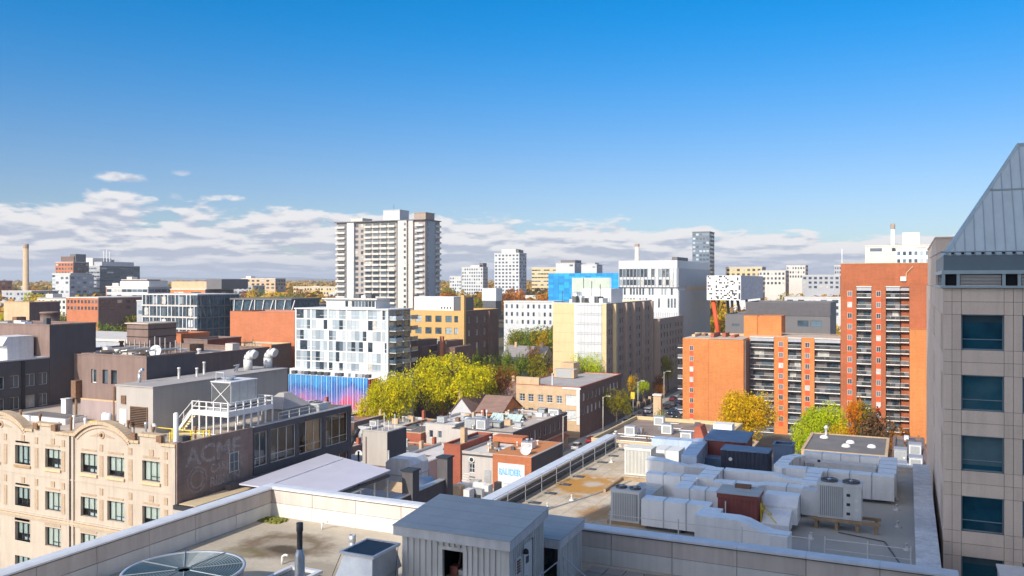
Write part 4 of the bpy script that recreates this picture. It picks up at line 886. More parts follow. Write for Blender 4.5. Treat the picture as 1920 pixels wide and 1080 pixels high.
solo('gooseneck_vent', MB().path([(-67.9, 60.0, 30.1), (-67.9, 60.0, 31.0), (-67.75, 60.0, 31.3), (-67.4, 60.0, 31.4)], .16, 8), m_galv, 'slim curved pipe vent at the near end of the plant room roof', 'vent')
for k, (x, y, h) in enumerate(((-66.9, 64.0, 1.0), (-66.5, 66, .8), (-67.5, 68, 1.2))): solo('roof_pipe', MB().lathe(x, y, [(.12, 30.1), (.12, 30.1+h), (.16, 30.12+h), (.16, 30.25+h)], 8), m_white, 'thin white pipe on the plant room roof', 'pipe', 'pipes on the plant room roof')
ctw = thing('cooling_tower', 'silver box cooling tower on white steel platform with tall rails and stair', 'cooling tower', (-59, 63, 25.6))
px0, px1, py0, py1, pz = -61.0, -56.6, 60.0, 66.0, 27.75
part(ctw, 'deck', MB().box(px0, px1, py0, py1, pz-.12, pz), m_white)
pst = MB().box(-.06, .06, -.06, .06, 0, 3.15).mesh('post', [m_white])
for k in range(6): put(ctw, 'post', pst, (px0+k*(px1-px0)/5, py0, 25.6)); put(ctw, 'post', pst, (px0+k*(px1-px0)/5, py1, 25.6))
for k in range(1, 6): put(ctw, 'post', pst, (px1, py0+k*(py1-py0)/6, 25.6))
for z in (28.72, 28.25, 25.75): part(ctw, 'rail', MB().path([(px0, py0, z), (px1, py0, z), (px1, py1, z), (px0, py1, z)], .045, 5), m_white)
part(ctw, 'rail_band', MB().box(px0, px1, py0-.08, py0-.07, 27.45, 27.95).box(px1+.07, px1+.08, py0, py1, 27.45, 27.95), m_white)
qx0, qx1, qy0, qy1 = -60.6, -58.2, 62.0, 65.6
part(ctw, 'body', MB().box(qx0, qx1, qy0, qy1, pz+.4, 30.3), m_galv); part(ctw, 'base_frame', MB().box(qx0, qx1, qy0, qy1, pz, pz+.38), m_dgal)
part(ctw, 'top_plate', MB().box(qx0-.08, qx1+.08, qy0-.08, qy1+.08, 30.304, 30.4), m_whited)
part(ctw, 'cross_brace', MB().path([(qx0, qy0-.05, pz+.45), (qx1, qy0-.05, 30.2)], .035, 4).path([(qx1, qy0-.05, pz+.45), (qx0, qy0-.05, 30.2)], .035, 4), m_white)
part(ctw, 'front_screen', MB().box(qx0+.06, qx1-.06, qy0-.02, qy0-.003, pz+.45, 30.25), m_dgal)
for k in range(4): part(ctw, 'panel_rib', MB().box(qx1+.002, qx1+.05, qy0+.1+k*1.1, qy0+.18+k*1.1, pz+.4, 30.3), m_galv)
part(ctw, 'top_pipe', MB().lathe(-59.6, 63.2, [(.5, 30.4), (.5, 30.6), (.7, 30.62), (.7, 30.72)], 14).path([(-60.4, 62.4, 30.4), (-60.4, 62.4, 31.2), (-59.4, 62.4, 31.2), (-59.4, 62.4, 30.4)], .05, 5), m_galv)
for y in (60.0, 60.8): part(ctw, 'stair_stringer', MB().ext([(-63.2, y, 25.6), (-62.9, y, 25.6), (px0, y, pz-.1), (px0, y, pz+.1), (px0-.3, y, pz+.05)], (0, .06, 0)).path([(-63.1, y, 25.6), (-63.1, y, 26.7), (px0, y, 28.7)], .04, 5).path([(-62.1, y, 26.5), (-62.1, y, 27.6)], .03, 4), m_white)
for k in range(8): part(ctw, 'stair_tread', MB().box(-63.05+k*.26, -62.8+k*.26, 60.06, 60.8, 25.75+k*.25, 25.79+k*.25), m_yel)
yb = thing('yellow_barrier', 'low yellow safety barrier on the factory roof below the white platform', 'barrier', (-59, 57, 25.6))
part(yb, 'rail', MB().path([(-63, 57.4, 26.5), (-58.5, 57.4, 26.5), (-57.4, 58.5, 26.4)], .05, 5).path([(-59.8, 56.2, 26.3), (-57.2, 57.6, 26.3)], .05, 5), m_yel)
for x, y in ((-63, 57.4), (-60.8, 57.4), (-58.5, 57.4), (-57.4, 58.5), (-59.8, 56.2), (-57.2, 57.6)): part(yb, 'post', MB().box(x-.05, x+.05, y-.05, y+.05, 25.6, 26.5), m_yel)
bar2 = thing('yellow_barrier', 'small yellow crate like barrier near the mauve wall on the factory roof', 'barrier', (-72, 58, 25.6)); part(bar2, 'frame', MB().box(-72.4, -71.4, 58.0, 58.6, 25.6, 26.3), m_yel)
sc = thing('grey_canopy_hood', 'grey pyramid topped hood behind the cooling tower platform', 'hood', (-58, 72, 25.6))
part(sc, 'hood', MB().box(-60.2, -57.4, 68.5, 72.5, 25.6, 27.0).face([(-60.4, 68.3, 27), (-57.2, 68.3, 27), (-58.5, 70, 28.4), (-59.2, 70, 28.4)]).face([(-57.2, 68.3, 27), (-57.2, 72.7, 27), (-58.5, 71, 28.4), (-58.5, 70, 28.4)]).face([(-60.4, 72.7, 27), (-60.4, 68.3, 27), (-59.2, 70, 28.4), (-59.2, 71, 28.4)]).face([(-59.2, 70, 28.4), (-58.5, 70, 28.4), (-58.5, 71, 28.4), (-59.2, 71, 28.4)]), m_groof)
condenser('grey rooftop unit beside the pyramid hood on the office wing', -58.8, -56.8, 73.4, 75.2, 25.6, 26.9, fans=1)
sol = thing('rail_fence', 'thin pale guard rail along the roof edge of the charcoal wing', 'railing', (-56.6, 72, 25.6)); part(sol, 'rail', MB().path([(-56.7, 67.0, 26.9), (-56.7, 73.5, 26.9)], .03, 5).path([(-56.7, 67, 26.55), (-56.7, 73.5, 26.55)], .025, 5), m_white)
for k in range(5): part(sol, 'post', MB().box(-56.73, -56.67, 67+k*1.6, 67.06+k*1.6, 25.6, 26.9), m_white)
md = thing('antenna_mast', 'white equipment box and mast behind the factory sign corner', 'mast', (-57.2, 54.2, 25.6)); part(md, 'pole', MB().lathe(-57.0, 54.2, [(.22, 25.6), (.22, 28.6), (.1, 28.7)], 10), m_white); part(md, 'box', MB().box(-57.5, -56.7, 55, 55.6, 25.6, 26.5), m_dgal)
for i, (x, y) in enumerate(((-73.4, 60.6), (-72.6, 60.4), (-71.6, 60.7))): solo('roof_tank', MB().lathe(x, y, [(.3, 25.6), (.34, 25.8), (.34, 26.5), (.2, 26.75)], 12), [m_white, m_whited, m_dgal][i], ['white', 'pale grey', 'dark'][i]+' stubby tank against the mauve wall on the factory roof', 'tank')
lp = thing('low_roof_platform', 'pale low skylight platform behind the left arched parapet', 'skylight', (-80, 60, 25.6)); part(lp, 'frame', MB().box(-83.5, -76.5, 58.5, 61.0, 25.6, 26.15), m_whited); part(lp, 'top', MB().box(-83.3, -76.7, 58.7, 60.8, 26.152, 26.2), m_broof)

# charcoal and mauve neighbours on the left
L1 = building('charcoal_block', 'tall charcoal rendered block with small paired windows at the left edge', 'building', -104, -90.0, 66.8, 73.0, 34.8, m_charl, m_broof, Em=m_char, ph=.3)  # paler south, darker east: sun and shade put into the colours
L1b = building('charcoal_block', 'lower charcoal block with rows of windows below the rooftop ductwork at far left', 'building', -104, -90.0, 52, 66.75, 31.1, m_char, m_lroof, E=[(a, z, w, 1.4, 'l2') for z in (28.1, 25.7) for a, w in ((56.0, 1.2), (58.2, 1.2), (60.2, 1.2), (62.0, 1.15), (63.85, 1.2), (65.45, 1.15))], ph=.4, cm=m_galv)
part(L1b, 'drain_channel', MB().box(-90.0, -89.9, 62.9+.4, 63.7, 20, 31.1), m_frdk)
L2 = building('mauve_block', 'mauve brown rendered block with three upper windows behind the factory', 'building', -78.5, -69.2, 62, 68.5, 32.3, m_charl, m_troof, S=[(-77.14, 29.4, .75, 1.45, 'w1'), (-75.48, 29.4, .8, 1.45, 'd1'), (-74.23, 29.4, .85, 1.45, 'd1')], Em=m_char, ph=.9)
part(L2, 'base_band', MB().box(-78.55, -69.15, 61.86, 61.99, 25.6, 27.6), mat('pinkish_render', (.34, .27, .26), .8, .08, .7, streak=.15))
part(L2, 'ledge', MB().box(-78.6, -69.1, 61.84, 61.995, 27.6, 27.75), m_tanb); part(L2, 'drainpipe', MB().box(-73.7, -73.55, 61.78, 61.85, 25.6, 29.2), m_rust)
solo('roof_duct', MB().box(-79.3, -78.6, 61.3, 62.1, 27.8, 29.6).lathe(-78.9, 61.6, [(.12, 25.6), (.12, 27.8)], 8), m_rust, 'rusty box duct hanging at the corner of the mauve block', 'duct')
solo('white_cabinet', MB().box(-80.4, -79.7, 61.0, 61.8, 25.6, 27.6).box(-80.45, -79.65, 60.95, 61.85, 27.6, 27.68), m_white, 'upright white cabinet beside the mauve block', 'cabinet')
for i, (x0, x1, y0, y1, z0, z1, m, lab) in enumerate(((-101, -95.8, 66, 69, 31.0, 33.2, m_galv, 'silver boxed air handler on the far left charcoal roof'), (-95.3, -92.2, 63.2, 66.4, 30.7, 33.6, m_whited, 'tall pale air handler box against the charcoal block'), (-100, -97, 60.5, 63, 30.7, 34.2, m_gpent, 'grey upright ductwork at the left frame edge'))):
    t_ = thing('air_handler', lab, 'air handler', ((x0+x1)/2, (y0+y1)/2, z0)); part(t_, 'casing', MB().box(x0, x1, y0, y1, z0, z1), m); part(t_, 'hood', MB().ext([(x0, y0-.6, z1-.9), (x0, y0, z1-.9), (x0, y0, z1), ], (x1-x0, 0, 0)), m); part(t_, 'lid', MB().box(x0-.06, x1+.06, y0-.06, y1+.06, z1+.003, z1+.08), m_whited)
bp_ = building('beige_penthouse', 'beige rooftop penthouse block behind the left ductwork', 'penthouse', -122.6, -116.9, 83.5, 88.5, 36.8, m_tanb, m_lroof, Em=m_charl, ph=.2, z0=24)
solo('drum_vent', MB().lathe(-103, 76.5, [(2.0, 33), (1.9, 34.0), (1.15, 34.6), (1.15, 35.7), (1.25, 35.72), (1.25, 35.9), (.9, 35.95)], 20), m_charl, 'big round drum vent behind the charcoal roof', 'vent')
bpp = thing('banded_penthouse', 'tan banded sheet metal penthouse on the roof behind the mauve block', 'penthouse', (-86, 82, 30))
part(bpp, 'wall', MB().box(-87.7, -84.1, 75.6, 80.0, 30, 34.7), m_charl)
for k in range(4): part(bpp, 'band', MB().box(-87.76, -84.04, 75.54, 80.06, 31.2+k*.95, 31.28+k*.95), m_frdk)
part(bpp, 'roof', MB().box(-87.9, -83.9, 75.4, 80.2, 34.704, 34.84), m_troof)
mb_ = building('mauve_roof_block', 'wide tan roofed block behind the mauve block with roof beams', 'building', -96, -76, 70, 88, 31.2, m_charl, m_troof, ph=.5)
gt = thing('roof_steelwork', 'pale steel beams and pipework on the mauve block roof', 'steelwork', (-76, 66, 31.4))
rr_ = random.Random(4)
for k in range(9): part(gt, 'beam', MB().box(-78+k*.95, -77.85+k*.95, 63, 67.5, 32.3+.25*(k % 3), 32.45+.25*(k % 3)), [m_gpent, m_tanb, m_white][k % 3])
for k in range(12): 
    x = -78+k*.75; part(gt, 'upright', MB().box(x, x+.08, 66.9, 67, 31.4, 33.3+rr_.random()*.8), m_gpent)
for k in range(5): x = -77+k*1.6; part(gt, 'equipment_box', MB().box(x, x+.9, 64.2, 65.4, 31.4, 32.4+.3*(k % 2)), [m_frdk, m_white, m_gpent][k % 3])
def dish(x, y, z, r, lab, ax=(0.3, -1, .35)):
    t_ = thing('satellite_dish', lab, 'satellite dish', (x, y, z)); d = Vector(ax).normalized(); c = Vector((x, y, z+1.0)); a = d.orthogonal().normalized(); bb = d.cross(a); n = 18; b = MB(); prev = None
    for j in range(5):
        q = j/4; rad = r*q; off = -.28*r*(1-q*q)
        ring = [c + a*(rad*math.cos(2*math.pi*k/n)) + bb*(rad*math.sin(2*math.pi*k/n)) + d*off for k in range(n)]
        if prev:
            for k in range(n): b.face([prev[k], prev[(k+1) % n], ring[(k+1) % n], ring[k]], 0, True)
        prev = ring
    part(t_, 'reflector', b, m_whited); part(t_, 'mast', MB().tube((x, y, z), tuple(c-d*.28*r), .06, n=6), m_galv); part(t_, 'feed_arm', MB().tube(tuple(c-a*r), tuple(c+d*r*.8), .03, n=5), m_galv)
dish(-70.2, 64.0, 31.8, .65, 'round satellite dish on the mauve block roof edge'); dish(-66.0, 71.2, 29.6, .5, 'pale satellite dish on the plant room roof', (-.8, -.3, .5))
bb_ = building('brick_stair_block', 'pale topped brick stair block behind the mauve roof', 'building', -94.0, -89.5, 90.8, 97.5, 31.6, m_charl, m_lroof, E=grid(91.8, 2.2, 2, 25.5, 2.6, 2, .7, 1.2, 'd1'), Em=m_redb, ph=.3)
ob_ = building('brick_stair_block', 'small orange brick rooftop cabin beside the mauve roof', 'building', -98.5, -94.2, 90.5, 96, 32.3, m_orange2, m_lroof, ph=.2)

# lilac canopy, sloping platform, terrace wall
cn = thing('lilac_canopy', 'pale lilac sheet roofed open pavilion beside the sign wall', 'pavilion', (-49, 65, 18))
C4 = [(-54.2, 58.8, 21.75), (-44.2, 58.4, 21.85), (-44.3, 68.2, 22.0), (-54.6, 72.0, 22.0)]
part(cn, 'roof', MB().ext(C4, (0, 0, .12)), m_purp); part(cn, 'seam_rail', MB().tube((-51.2, 58.7, 21.93), (-51.4, 70.4, 22.15), .06, n=5), m_whited)
part(cn, 'eave_beam', MB().box(-44.45, -44.25, 58.5, 68.0, 21.5, 21.74), m_dgal)
for k in range(5): part(cn, 'post', MB().box(-44.45, -44.33, 59+k*2.2, 59.12+k*2.2, 17.5, 21.6), m_galv)
part(cn, 'floor', MB().box(-55.9, -44.3, 54, 77, 0, 17.5), m_groof); part(cn, 'back_wall', MB().box(-55.6, -55.0, 58.5, 72, 17.51, 21.7), m_char)
for k in range(7): 
    x = -53+rr_.random()*7.5; y = 60+rr_.random()*7; part(cn, 'table', MB().box(x, x+1.2, y, y+.8, 18.2, 18.26).box(x+.5, x+.65, y+.3, y+.45, 17.51, 18.2), m_gpent)
an2 = thing('lower_annex', 'low annex with beige decked roof under the ghost sign wall', 'building', (-55, 57, 0))
part(an2, 'wall', MB().box(-55.98, -53.7, 53.0, 58.3, 0, 20.8), m_gpent); part(an2, 'roof_edge', MB().box(-55.98, -53.6, 52.9, 60.5, 20.804, 21.15), m_frdk); part(an2, 'deck', MB().box(-55.7, -53.85, 53.3, 60.2, 21.152, 21.2), m_teak)
tw_ = thing('terrace_wall', 'dark grey terrace wall with capped piers beyond the near parapet', 'wall', (-44, 68, 0))
part(tw_, 'wall', MB().box(-44.0, -43.4, 60, 77.5, 0, 19.4), m_char); part(tw_, 'coping', MB().box(-44.06, -43.34, 60, 77.5, 19.402, 19.5), m_galv)
for y in (70.2, 77.0): 
    p_ = part(tw_, 'pier', MB().box(-44.3, -43.1, y, y+1.2, 0, 21.6), m_char); part(p_, 'pier_cap', MB().box(-44.42, -42.98, y-.12, y+1.32, 21.602, 21.75), m_frdk)
# grey stair tower and its machinery
m_gst = mat('pale_grey_stucco', (.50, .46, .43), .8, .05, .5, streak=.12)
R1 = building('grey_stucco_block', 'pale grey stucco stair tower with flat roof clutter beyond the lilac canopy', 'building', -69.3, -65.2, 99.5, 104.5, 19.0, m_gst, m_groof, Em=m_char, ph=.15)
part(R1, 'wing_wall', MB().box(-74, -65.0, 99.9, 103, 0, 14.6), m_gst); part(R1, 'panel_edge', MB().box(-68.75, -68.6, 99.42, 99.495, 14.4, 18.2).box(-68.6, -65.3, 99.42, 99.495, 14.2, 14.35), m_charl)
part(R1, 'wall_pipe', MB().box(-65.0, -64.8, 99.3, 99.5, 8, 16.6), m_white); part(R1, 'wall_pipe', MB().box(-70.2, -70.0, 99.6, 99.8, 8, 16.0), m_frdk)
for k in range(6):
    x = -68.8+k*.6; solo('roof_mast', MB().lathe(x, 101+(k % 3)*.7, [(.05, 18.8), (.05, 19.4+.9*(k % 3))], 6), m_white, 'thin white mast on the grey stucco stair tower', 'mast', 'masts on the grey stair tower')
sd_ = thing('exhaust_stack', 'fat grey segmented exhaust stack beside the stucco tower', 'duct', (-72.4, 98, 6)); 
part(sd_, 'stack', MB().lathe(-72.4, 98.2, [(1.45, 6), (1.45, 17.6), (1.35, 18.4), (.9, 19.1), (.3, 19.3)], 20), m_gst)
for k in range(5): part(sd_, 'hoop', MB().lathe(-72.4, 98.2, [(1.46, 8+k*2.1), (1.5, 8.02+k*2.1), (1.5, 8.12+k*2.1), (1.46, 8.14+k*2.1)], 20), m_gpent)
part(sd_, 'black_pipe', MB().path([(-70.6, 97.9, 6), (-70.6, 97.9, 16.5), (-70.0, 98.4, 18.2), (-69.6, 99, 19.4)], .35, 10), m_frdk)
hv = thing('silver_hvac', 'rounded white and silver rooftop air handler beyond the terrace wall', 'air handler', (-56, 92, 10))
part(hv, 'body', MB().ext([(-59.2, 90, 13.0), (-55.4, 90, 13.0), (-55.4, 90, 17.2), (-55.9, 90, 17.9), (-58.5, 90, 17.9), (-59.2, 90, 17.3)], (0, 4, 0)), m_whited); part(hv, 'lower_body', MB().box(-59.0, -55.6, 89.9, 94, 8, 12.98), m_gst)
for z in (14.2, 15.8): part(hv, 'joint_band', MB().box(-59.24, -55.36, 89.95, 94.05, z, z+.08), m_gpent)
part(hv, 'round_duct', MB().tube((-55.2, 88.6, 14.6), (-53.4, 91.4, 14.6), 1.25, n=18), m_galv); part(hv, 'stand', MB().box(-60, -52, 89, 95, 0, 8), m_gpent)
bw = thing('tan_lean_to', 'tan sheet roofed lean to between the canopy and the terrace piers', 'shed', (-50, 78, 10)); part(bw, 'roof', MB().ext([(-54.2, 79.8, 15.4), (-51.0, 79.8, 15.4), (-50.6, 83.2, 16.8), (-53.9, 83.2, 16.8)], (0, 0, .1)), m_tanb); part(bw, 'wall', MB().box(-54, -51, 80, 83, 0, 15.3), m_gst)
# ------------------------------------------------------------ town beyond: small rooftop clutter helper
def roof_unit(x, y, z, w, d, h, lab, m=m_whited, grp=None):
    t_ = thing('rooftop_unit', lab, 'rooftop unit', (x+w/2, y+d/2, z), grp); part(t_, 'casing', MB().box(x, x+w, y, y+d, z+.15, z+h), m); part(t_, 'lid', MB().box(x-.06, x+w+.06, y-.06, y+d+.06, z+h+.003, z+h+.1), m_galv)
    part(t_, 'grille', MB().box(x+w*.12, x+w*.88, y-.03, y-.004, z+.35, z+h-.2), m_fin); part(t_, 'skid', MB().box(x, x+w, y, y+.15, z, z+.147).box(x, x+w, y+d-.15, y+d, z, z+.147), m_dgal); return t_

# ---------------- graffiti shop row in the middle foreground
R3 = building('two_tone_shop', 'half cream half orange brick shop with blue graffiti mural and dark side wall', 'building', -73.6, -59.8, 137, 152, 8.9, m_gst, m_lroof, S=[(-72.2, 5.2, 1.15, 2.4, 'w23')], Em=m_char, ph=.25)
part(R3, 'brick_front', MB().box(-67.3, -59.75, 136.8, 136.99, 0, 9.0), m_orange2); part(R3, 'orange_roof', MB().box(-67.3, -60.1, 137.0, 151.8, 8.92, 9.08), mat('orange_roof_felt', (.50, .20, .075), .85, .12, .5, fine=.08))
part(R3, 'mural_panel', MB().box(-66.2, -61.0, 136.72, 136.795, 3.2, 7.6), m_white); part(R3, 'window_arch', MB().tube((-71.62, 136.9, 7.6), (-71.62, 137.01, 7.6), .56, n=14), m_frwh); part(R3, 'arch_pane', MB().tube((-71.62, 136.88, 7.6), (-71.62, 136.899, 7.6), .4, n=14), g_dark); part(R3, 'grey_door', MB().box(-69.0, -67.7, 136.9, 136.99, 2.0, 6.0), m_galv)
part(R3, 'ledge', MB().box(-73.7, -67.4, 136.75, 136.98, 8.4, 8.6), m_dgal)
m_gb = mat('graffiti_blue', (.06, .30, .62), .6, .15, 3); m_gb2 = mat('graffiti_light_blue', (.38, .62, .82), .6, .12, 3)
letter(R3, 'SAUDER', 1.5, m_gb, (-66.0, 136.712, 5.6), 'S', .78, .10); letter(R3, 'SAUDER', 1.5, m_gb2, (-65.95, 136.700, 5.64), 'S', .78, .02)
dish(-61.6, 138.5, 9.0, 1.0, 'white satellite dish on the orange felt roof'); roof_unit(-64.5, 143, 9.05, 2.2, 1.6, 1.2, 'small white unit on the orange felt roof', m_white)
part(R3, 'skylight_block', MB().box(-72.8, -66.5, 148, 151, 8.9, 10.0), m_orange2)
bw2 = building('red_brick_wall_house', 'narrow red brick house wall beside the cream shop', 'building', -77.2, -73.75, 136.6, 150, 10.0, m_redb, m_broof, ph=.3); part(bw2, 'chimney', MB().box(-75.6, -74.7, 140, 141, 9.6, 12.6), m_tanb); part(bw2, 'chimney', MB().box(-76.9, -76.1, 143, 143.9, 9.6, 12.0), m_gst)
sh_ = thing('yard_clutter', 'jumble of crates, ducts and stairs in the yard below the cream shop', 'clutter', (-66, 130, 0)); q_ = random.Random(9)
part(sh_, 'yard_roof', MB().box(-74, -57, 118, 136.7, 0, 3.0), m_troof)
for k in range(16):
    x = -72+q_.random()*12; y = 124+q_.random()*11; w = .8+q_.random()*1.6; part(sh_, 'equipment_box', MB().box(x, x+w, y, y+.8+q_.random(), 3.01, 3.8+q_.random()*1.5), q_.choice([m_tanb, m_galv, m_gst, m_white, m_frdk]))
for k in range(7): part(sh_, 'stair_tread', MB().box(-72.4, -71.2, 133.6+k*.3, 133.85+k*.3, 3.2+k*.35, 3.28+k*.35), m_white)
# long flat roof shop with skylights and upper windows on its street wall
R4 = building('corner_shop_block', 'dark sided flat roofed corner block with a row of arched upper windows', 'building', -89, -74.5, 161, 192.3, 8.2, m_gst, m_troof, E=[(163.5+k*2.9, 4.9, 1.15, 2.2, 'w1') for k in range(10)], Em=m_brnb, ph=.3, cm=m_dgal)
part(R4, 'shopfront', MB().box(-74.46, -74.2, 161, 192, 0, 3.9), m_tanb); part(R4, 'awning', MB().ext([(-74.2, 180, 3.6), (-74.2, 190, 3.6), (-72.9, 190, 3.0), (-72.9, 180, 3.0)], (0, 0, .08)), m_redb)
for k, (x, y, w, d, h, m) in enumerate(((-87.5, 164, 2.6, 2.2, 1.9, m_galv), (-84.4, 163.5, 2.2, 2.0, 2.1, m_whited), (-82, 166.5, 2.0, 1.8, 1.4, m_dgal), (-88, 169, 2.2, 2, 1.6, m_galv), (-80.5, 188, 2.0, 1.8, 1.5, m_dgal), (-78, 188.8, 2.6, 1.4, 1.3, m_white))):
    roof_unit(x, y, 7.9, w, d, h, ['round shouldered silver unit at the left of the corner block roof', 'white roof unit beside the silver one on the corner block', 'dark unit amid the corner block roof clutter', 'rear silver unit on the corner block roof', 'dark box at the far edge of the corner block roof', 'long white box at the far edge of the corner block roof'][k], m)
gs = thing('glass_skylight', 'pale green ridged glass skylight on the corner block roof', 'skylight', (-84, 178, 7.9)); m_gsk = mat('skylight_glass', (.42, .52, .50), .15, .1, 1, spec=.6)
for k in range(6): part(gs, 'pane', MB().ext([(-87.5+k*1.3, 176, 8), (-86.25+k*1.3, 176, 8), (-86.25+k*1.3, 178, 9.3), (-87.5+k*1.3, 178, 9.3)], (0, .05, .03)), m_gsk); part(gs, 'pane', MB().ext([(-87.5+k*1.3, 180.1, 8), (-86.25+k*1.3, 180.1, 8), (-86.25+k*1.3, 178.1, 9.3), (-87.5+k*1.3, 178.1, 9.3)], (0, .05, .03)), m_gsk)
for k, (x, y) in enumerate(((-87.8, 173), (-87.2, 174.2), (-86.4, 172.6))): solo('roof_pipe', MB().lathe(x, y, [(.16, 7.9), (.16, 10.2), (.22, 10.25), (.22, 10.5)], 8), m_white, 'white vent pipe on the corner block roof', 'pipe', 'white pipes on the corner block roof')
def clutter(bld, x0, x1, y0, y1, z, n, rg):
    """small vents, hatches, skylights and pipe runs on a flat roof, one part each"""
    for _ in range(n):
        x = x0+.6+(x1-x0-2.2)*rg.random(); y = y0+.6+(y1-y0-2.2)*rg.random(); t = rg.random()
        if t < .32: h = .5+rg.random()*1.2; r = .10+.12*rg.random(); part(bld, 'vent_pipe', MB().lathe(x, y, [(r, z), (r, z+h), (r*1.6, z+h+.05), (r*1.5, z+h+.25)], 8), rg.choice([m_white, m_galv, m_rust]))
        elif t < .58: part(bld, 'roof_box', MB().box(x, x+.5+rg.random()*1.1, y, y+.5+rg.random(), z, z+.4+rg.random()*.9), rg.choice([m_whited, m_galv, m_dgal, m_gst, m_tanb, m_rust]))
        elif t < .72: part(bld, 'skylight', MB().ext([(x, y, z), (x+1.4, y, z), (x+1.2, y, z+.45), (x+.2, y, z+.45)], (0, 1.0, 0)), rg.choice([m_whited, g_blue]))
        elif t < .86: part(bld, 'pipe_run', MB().path([(x, y, z+.15), (min(x+2.5, x1-.4), y, z+.15), (min(x+2.5, x1-.4), min(y+2, y1-.4), z+.15)], .08, 5), rg.choice([m_galv, m_white]))
        else: part(bld, 'tar_patch', MB().box(x, x+1.5, y, y+1.2, z+.002, z+.03), rg.choice([m_broof, m_lroof, m_rust]))
rl_ = random.Random(17); ORD = ['first', 'second', 'third', 'fourth', 'fifth', 'sixth', 'seventh', 'eighth', 'ninth', 'tenth']
WALLS = [(m_redb, 'red brick'), (m_gst, 'pale stucco'), (m_char, 'charcoal'), (m_tanb, 'tan brick'), (m_brnb, 'brown brick'), (m_whitew, 'white')]; ROOFS = [(m_lroof, 'pale'), (m_groof, 'grey'), (m_troof, 'tan'), (m_broof, 'dark'), (mat('reddish_roof', (.36, .18, .12), .9, .15, .4, fine=.1), 'reddish')]
def lots(xs, xe, ya, yb, side, zlo, zhi):
    x = xs; k = 0
    while x > xe and k < 10:
        w = 5.5+rl_.random()*4; wm_, wn_ = WALLS[(k*5+len(side)) % 6]; rm__, rn_ = ROOFS[(k*3+len(side)) % 5]; zt = zlo+(zhi-zlo)*rl_.random(); yy0 = ya+rl_.random()*2; yy1 = yb-rl_.random()*6
        b1 = building('row_shop', '%s row shop with %s roof, %s from the right %s' % (wn_, rn_, ORD[k], side), 'building', x-w, x-.12, yy0, yy1, zt, wm_, rm__, ph=.35, cm=[m_galv, m_tanb, m_whited, m_gst][k % 4], S=[(x-w+.9+q*2.2, zt-3.1, 1.0, 1.6, 'w1') for q in range(int((w-1.4)/2.2))], E=[(yy0+3+q*4, zt-2.6, .9, 1.4, 'd1') for q in range(2)])
        clutter(b1, x-w+.4, x-.5, yy0+.4, yy1-.4, zt-.35, 9, rl_)
        for q in range(2): cy = yy1-1.8-q*5; part(b1, 'chimney', MB().box(x-.75, x-.2, cy, cy+.9, zt-.3, zt+1.3+rl_.random()), m_tanb if q else m_redb)
        if k % 2 == 0: roof_unit(x-w+1.2, yy0+3, zt-.35, 1.8, 1.5, 1.3, 'unit on the %s row shop %s from right %s' % (wn_, ORD[k], side), [m_galv, m_whited][k % 4 // 2])
        x -= w; k += 1
lots(-89.4, -156, 161.5, 181, 'north of the cross street', 6.2, 9.0); lots(-78, -150, 127, 150, 'south of the cross street', 5.0, 8.2); lots(-82, -135, 104, 124, 'behind the stucco stair tower', 6.5, 10.5)
clutter(L2, -78, -69.8, 62.8, 68, 31.4, 12, rl_); clutter(mb_, -95, -77, 71, 87, 30.7, 26, rl_); clutter(L1, -103, -91, 67.5, 72.4, 34.5, 7, rl_); clutter(L1b, -103, -91, 53, 62, 30.7, 10, rl_)
for k_ in range(16): part(ac, 'vent_pipe', MB().lathe(-88+rl_.random()*30, 55.5+rl_.random()*2.2, [(.1, 25.6), (.1, 26.1+rl_.random()*.5), (.16, 26.7), (.15, 26.9)], 8), rl_.choice([m_white, m_galv, m_rust]))
clutter(R4, -88.4, -75.3, 162, 191, 7.9, 40, rl_); clutter(R3, -73, -67.5, 138, 147, 8.68, 8, rl_); clutter(R3, -67, -60.8, 140, 150, 9.09, 6, rl_)
for k, (x, y, z) in enumerate(((-93.5, 133, 6.0),)): dish(x, y, z+.5, .7, 'small white satellite dish on the row shops south of the cross street')
ys_ = thing('yellow_handrail', 'thin yellow handrail on the row shop roofs', 'railing', (-88, 130, 6.4)); part(ys_, 'rail', MB().path([(-92, 130, 6.4), (-92, 130, 8.0), (-86, 130, 8.0), (-86, 130, 6.4)], .07, 5), m_yel)
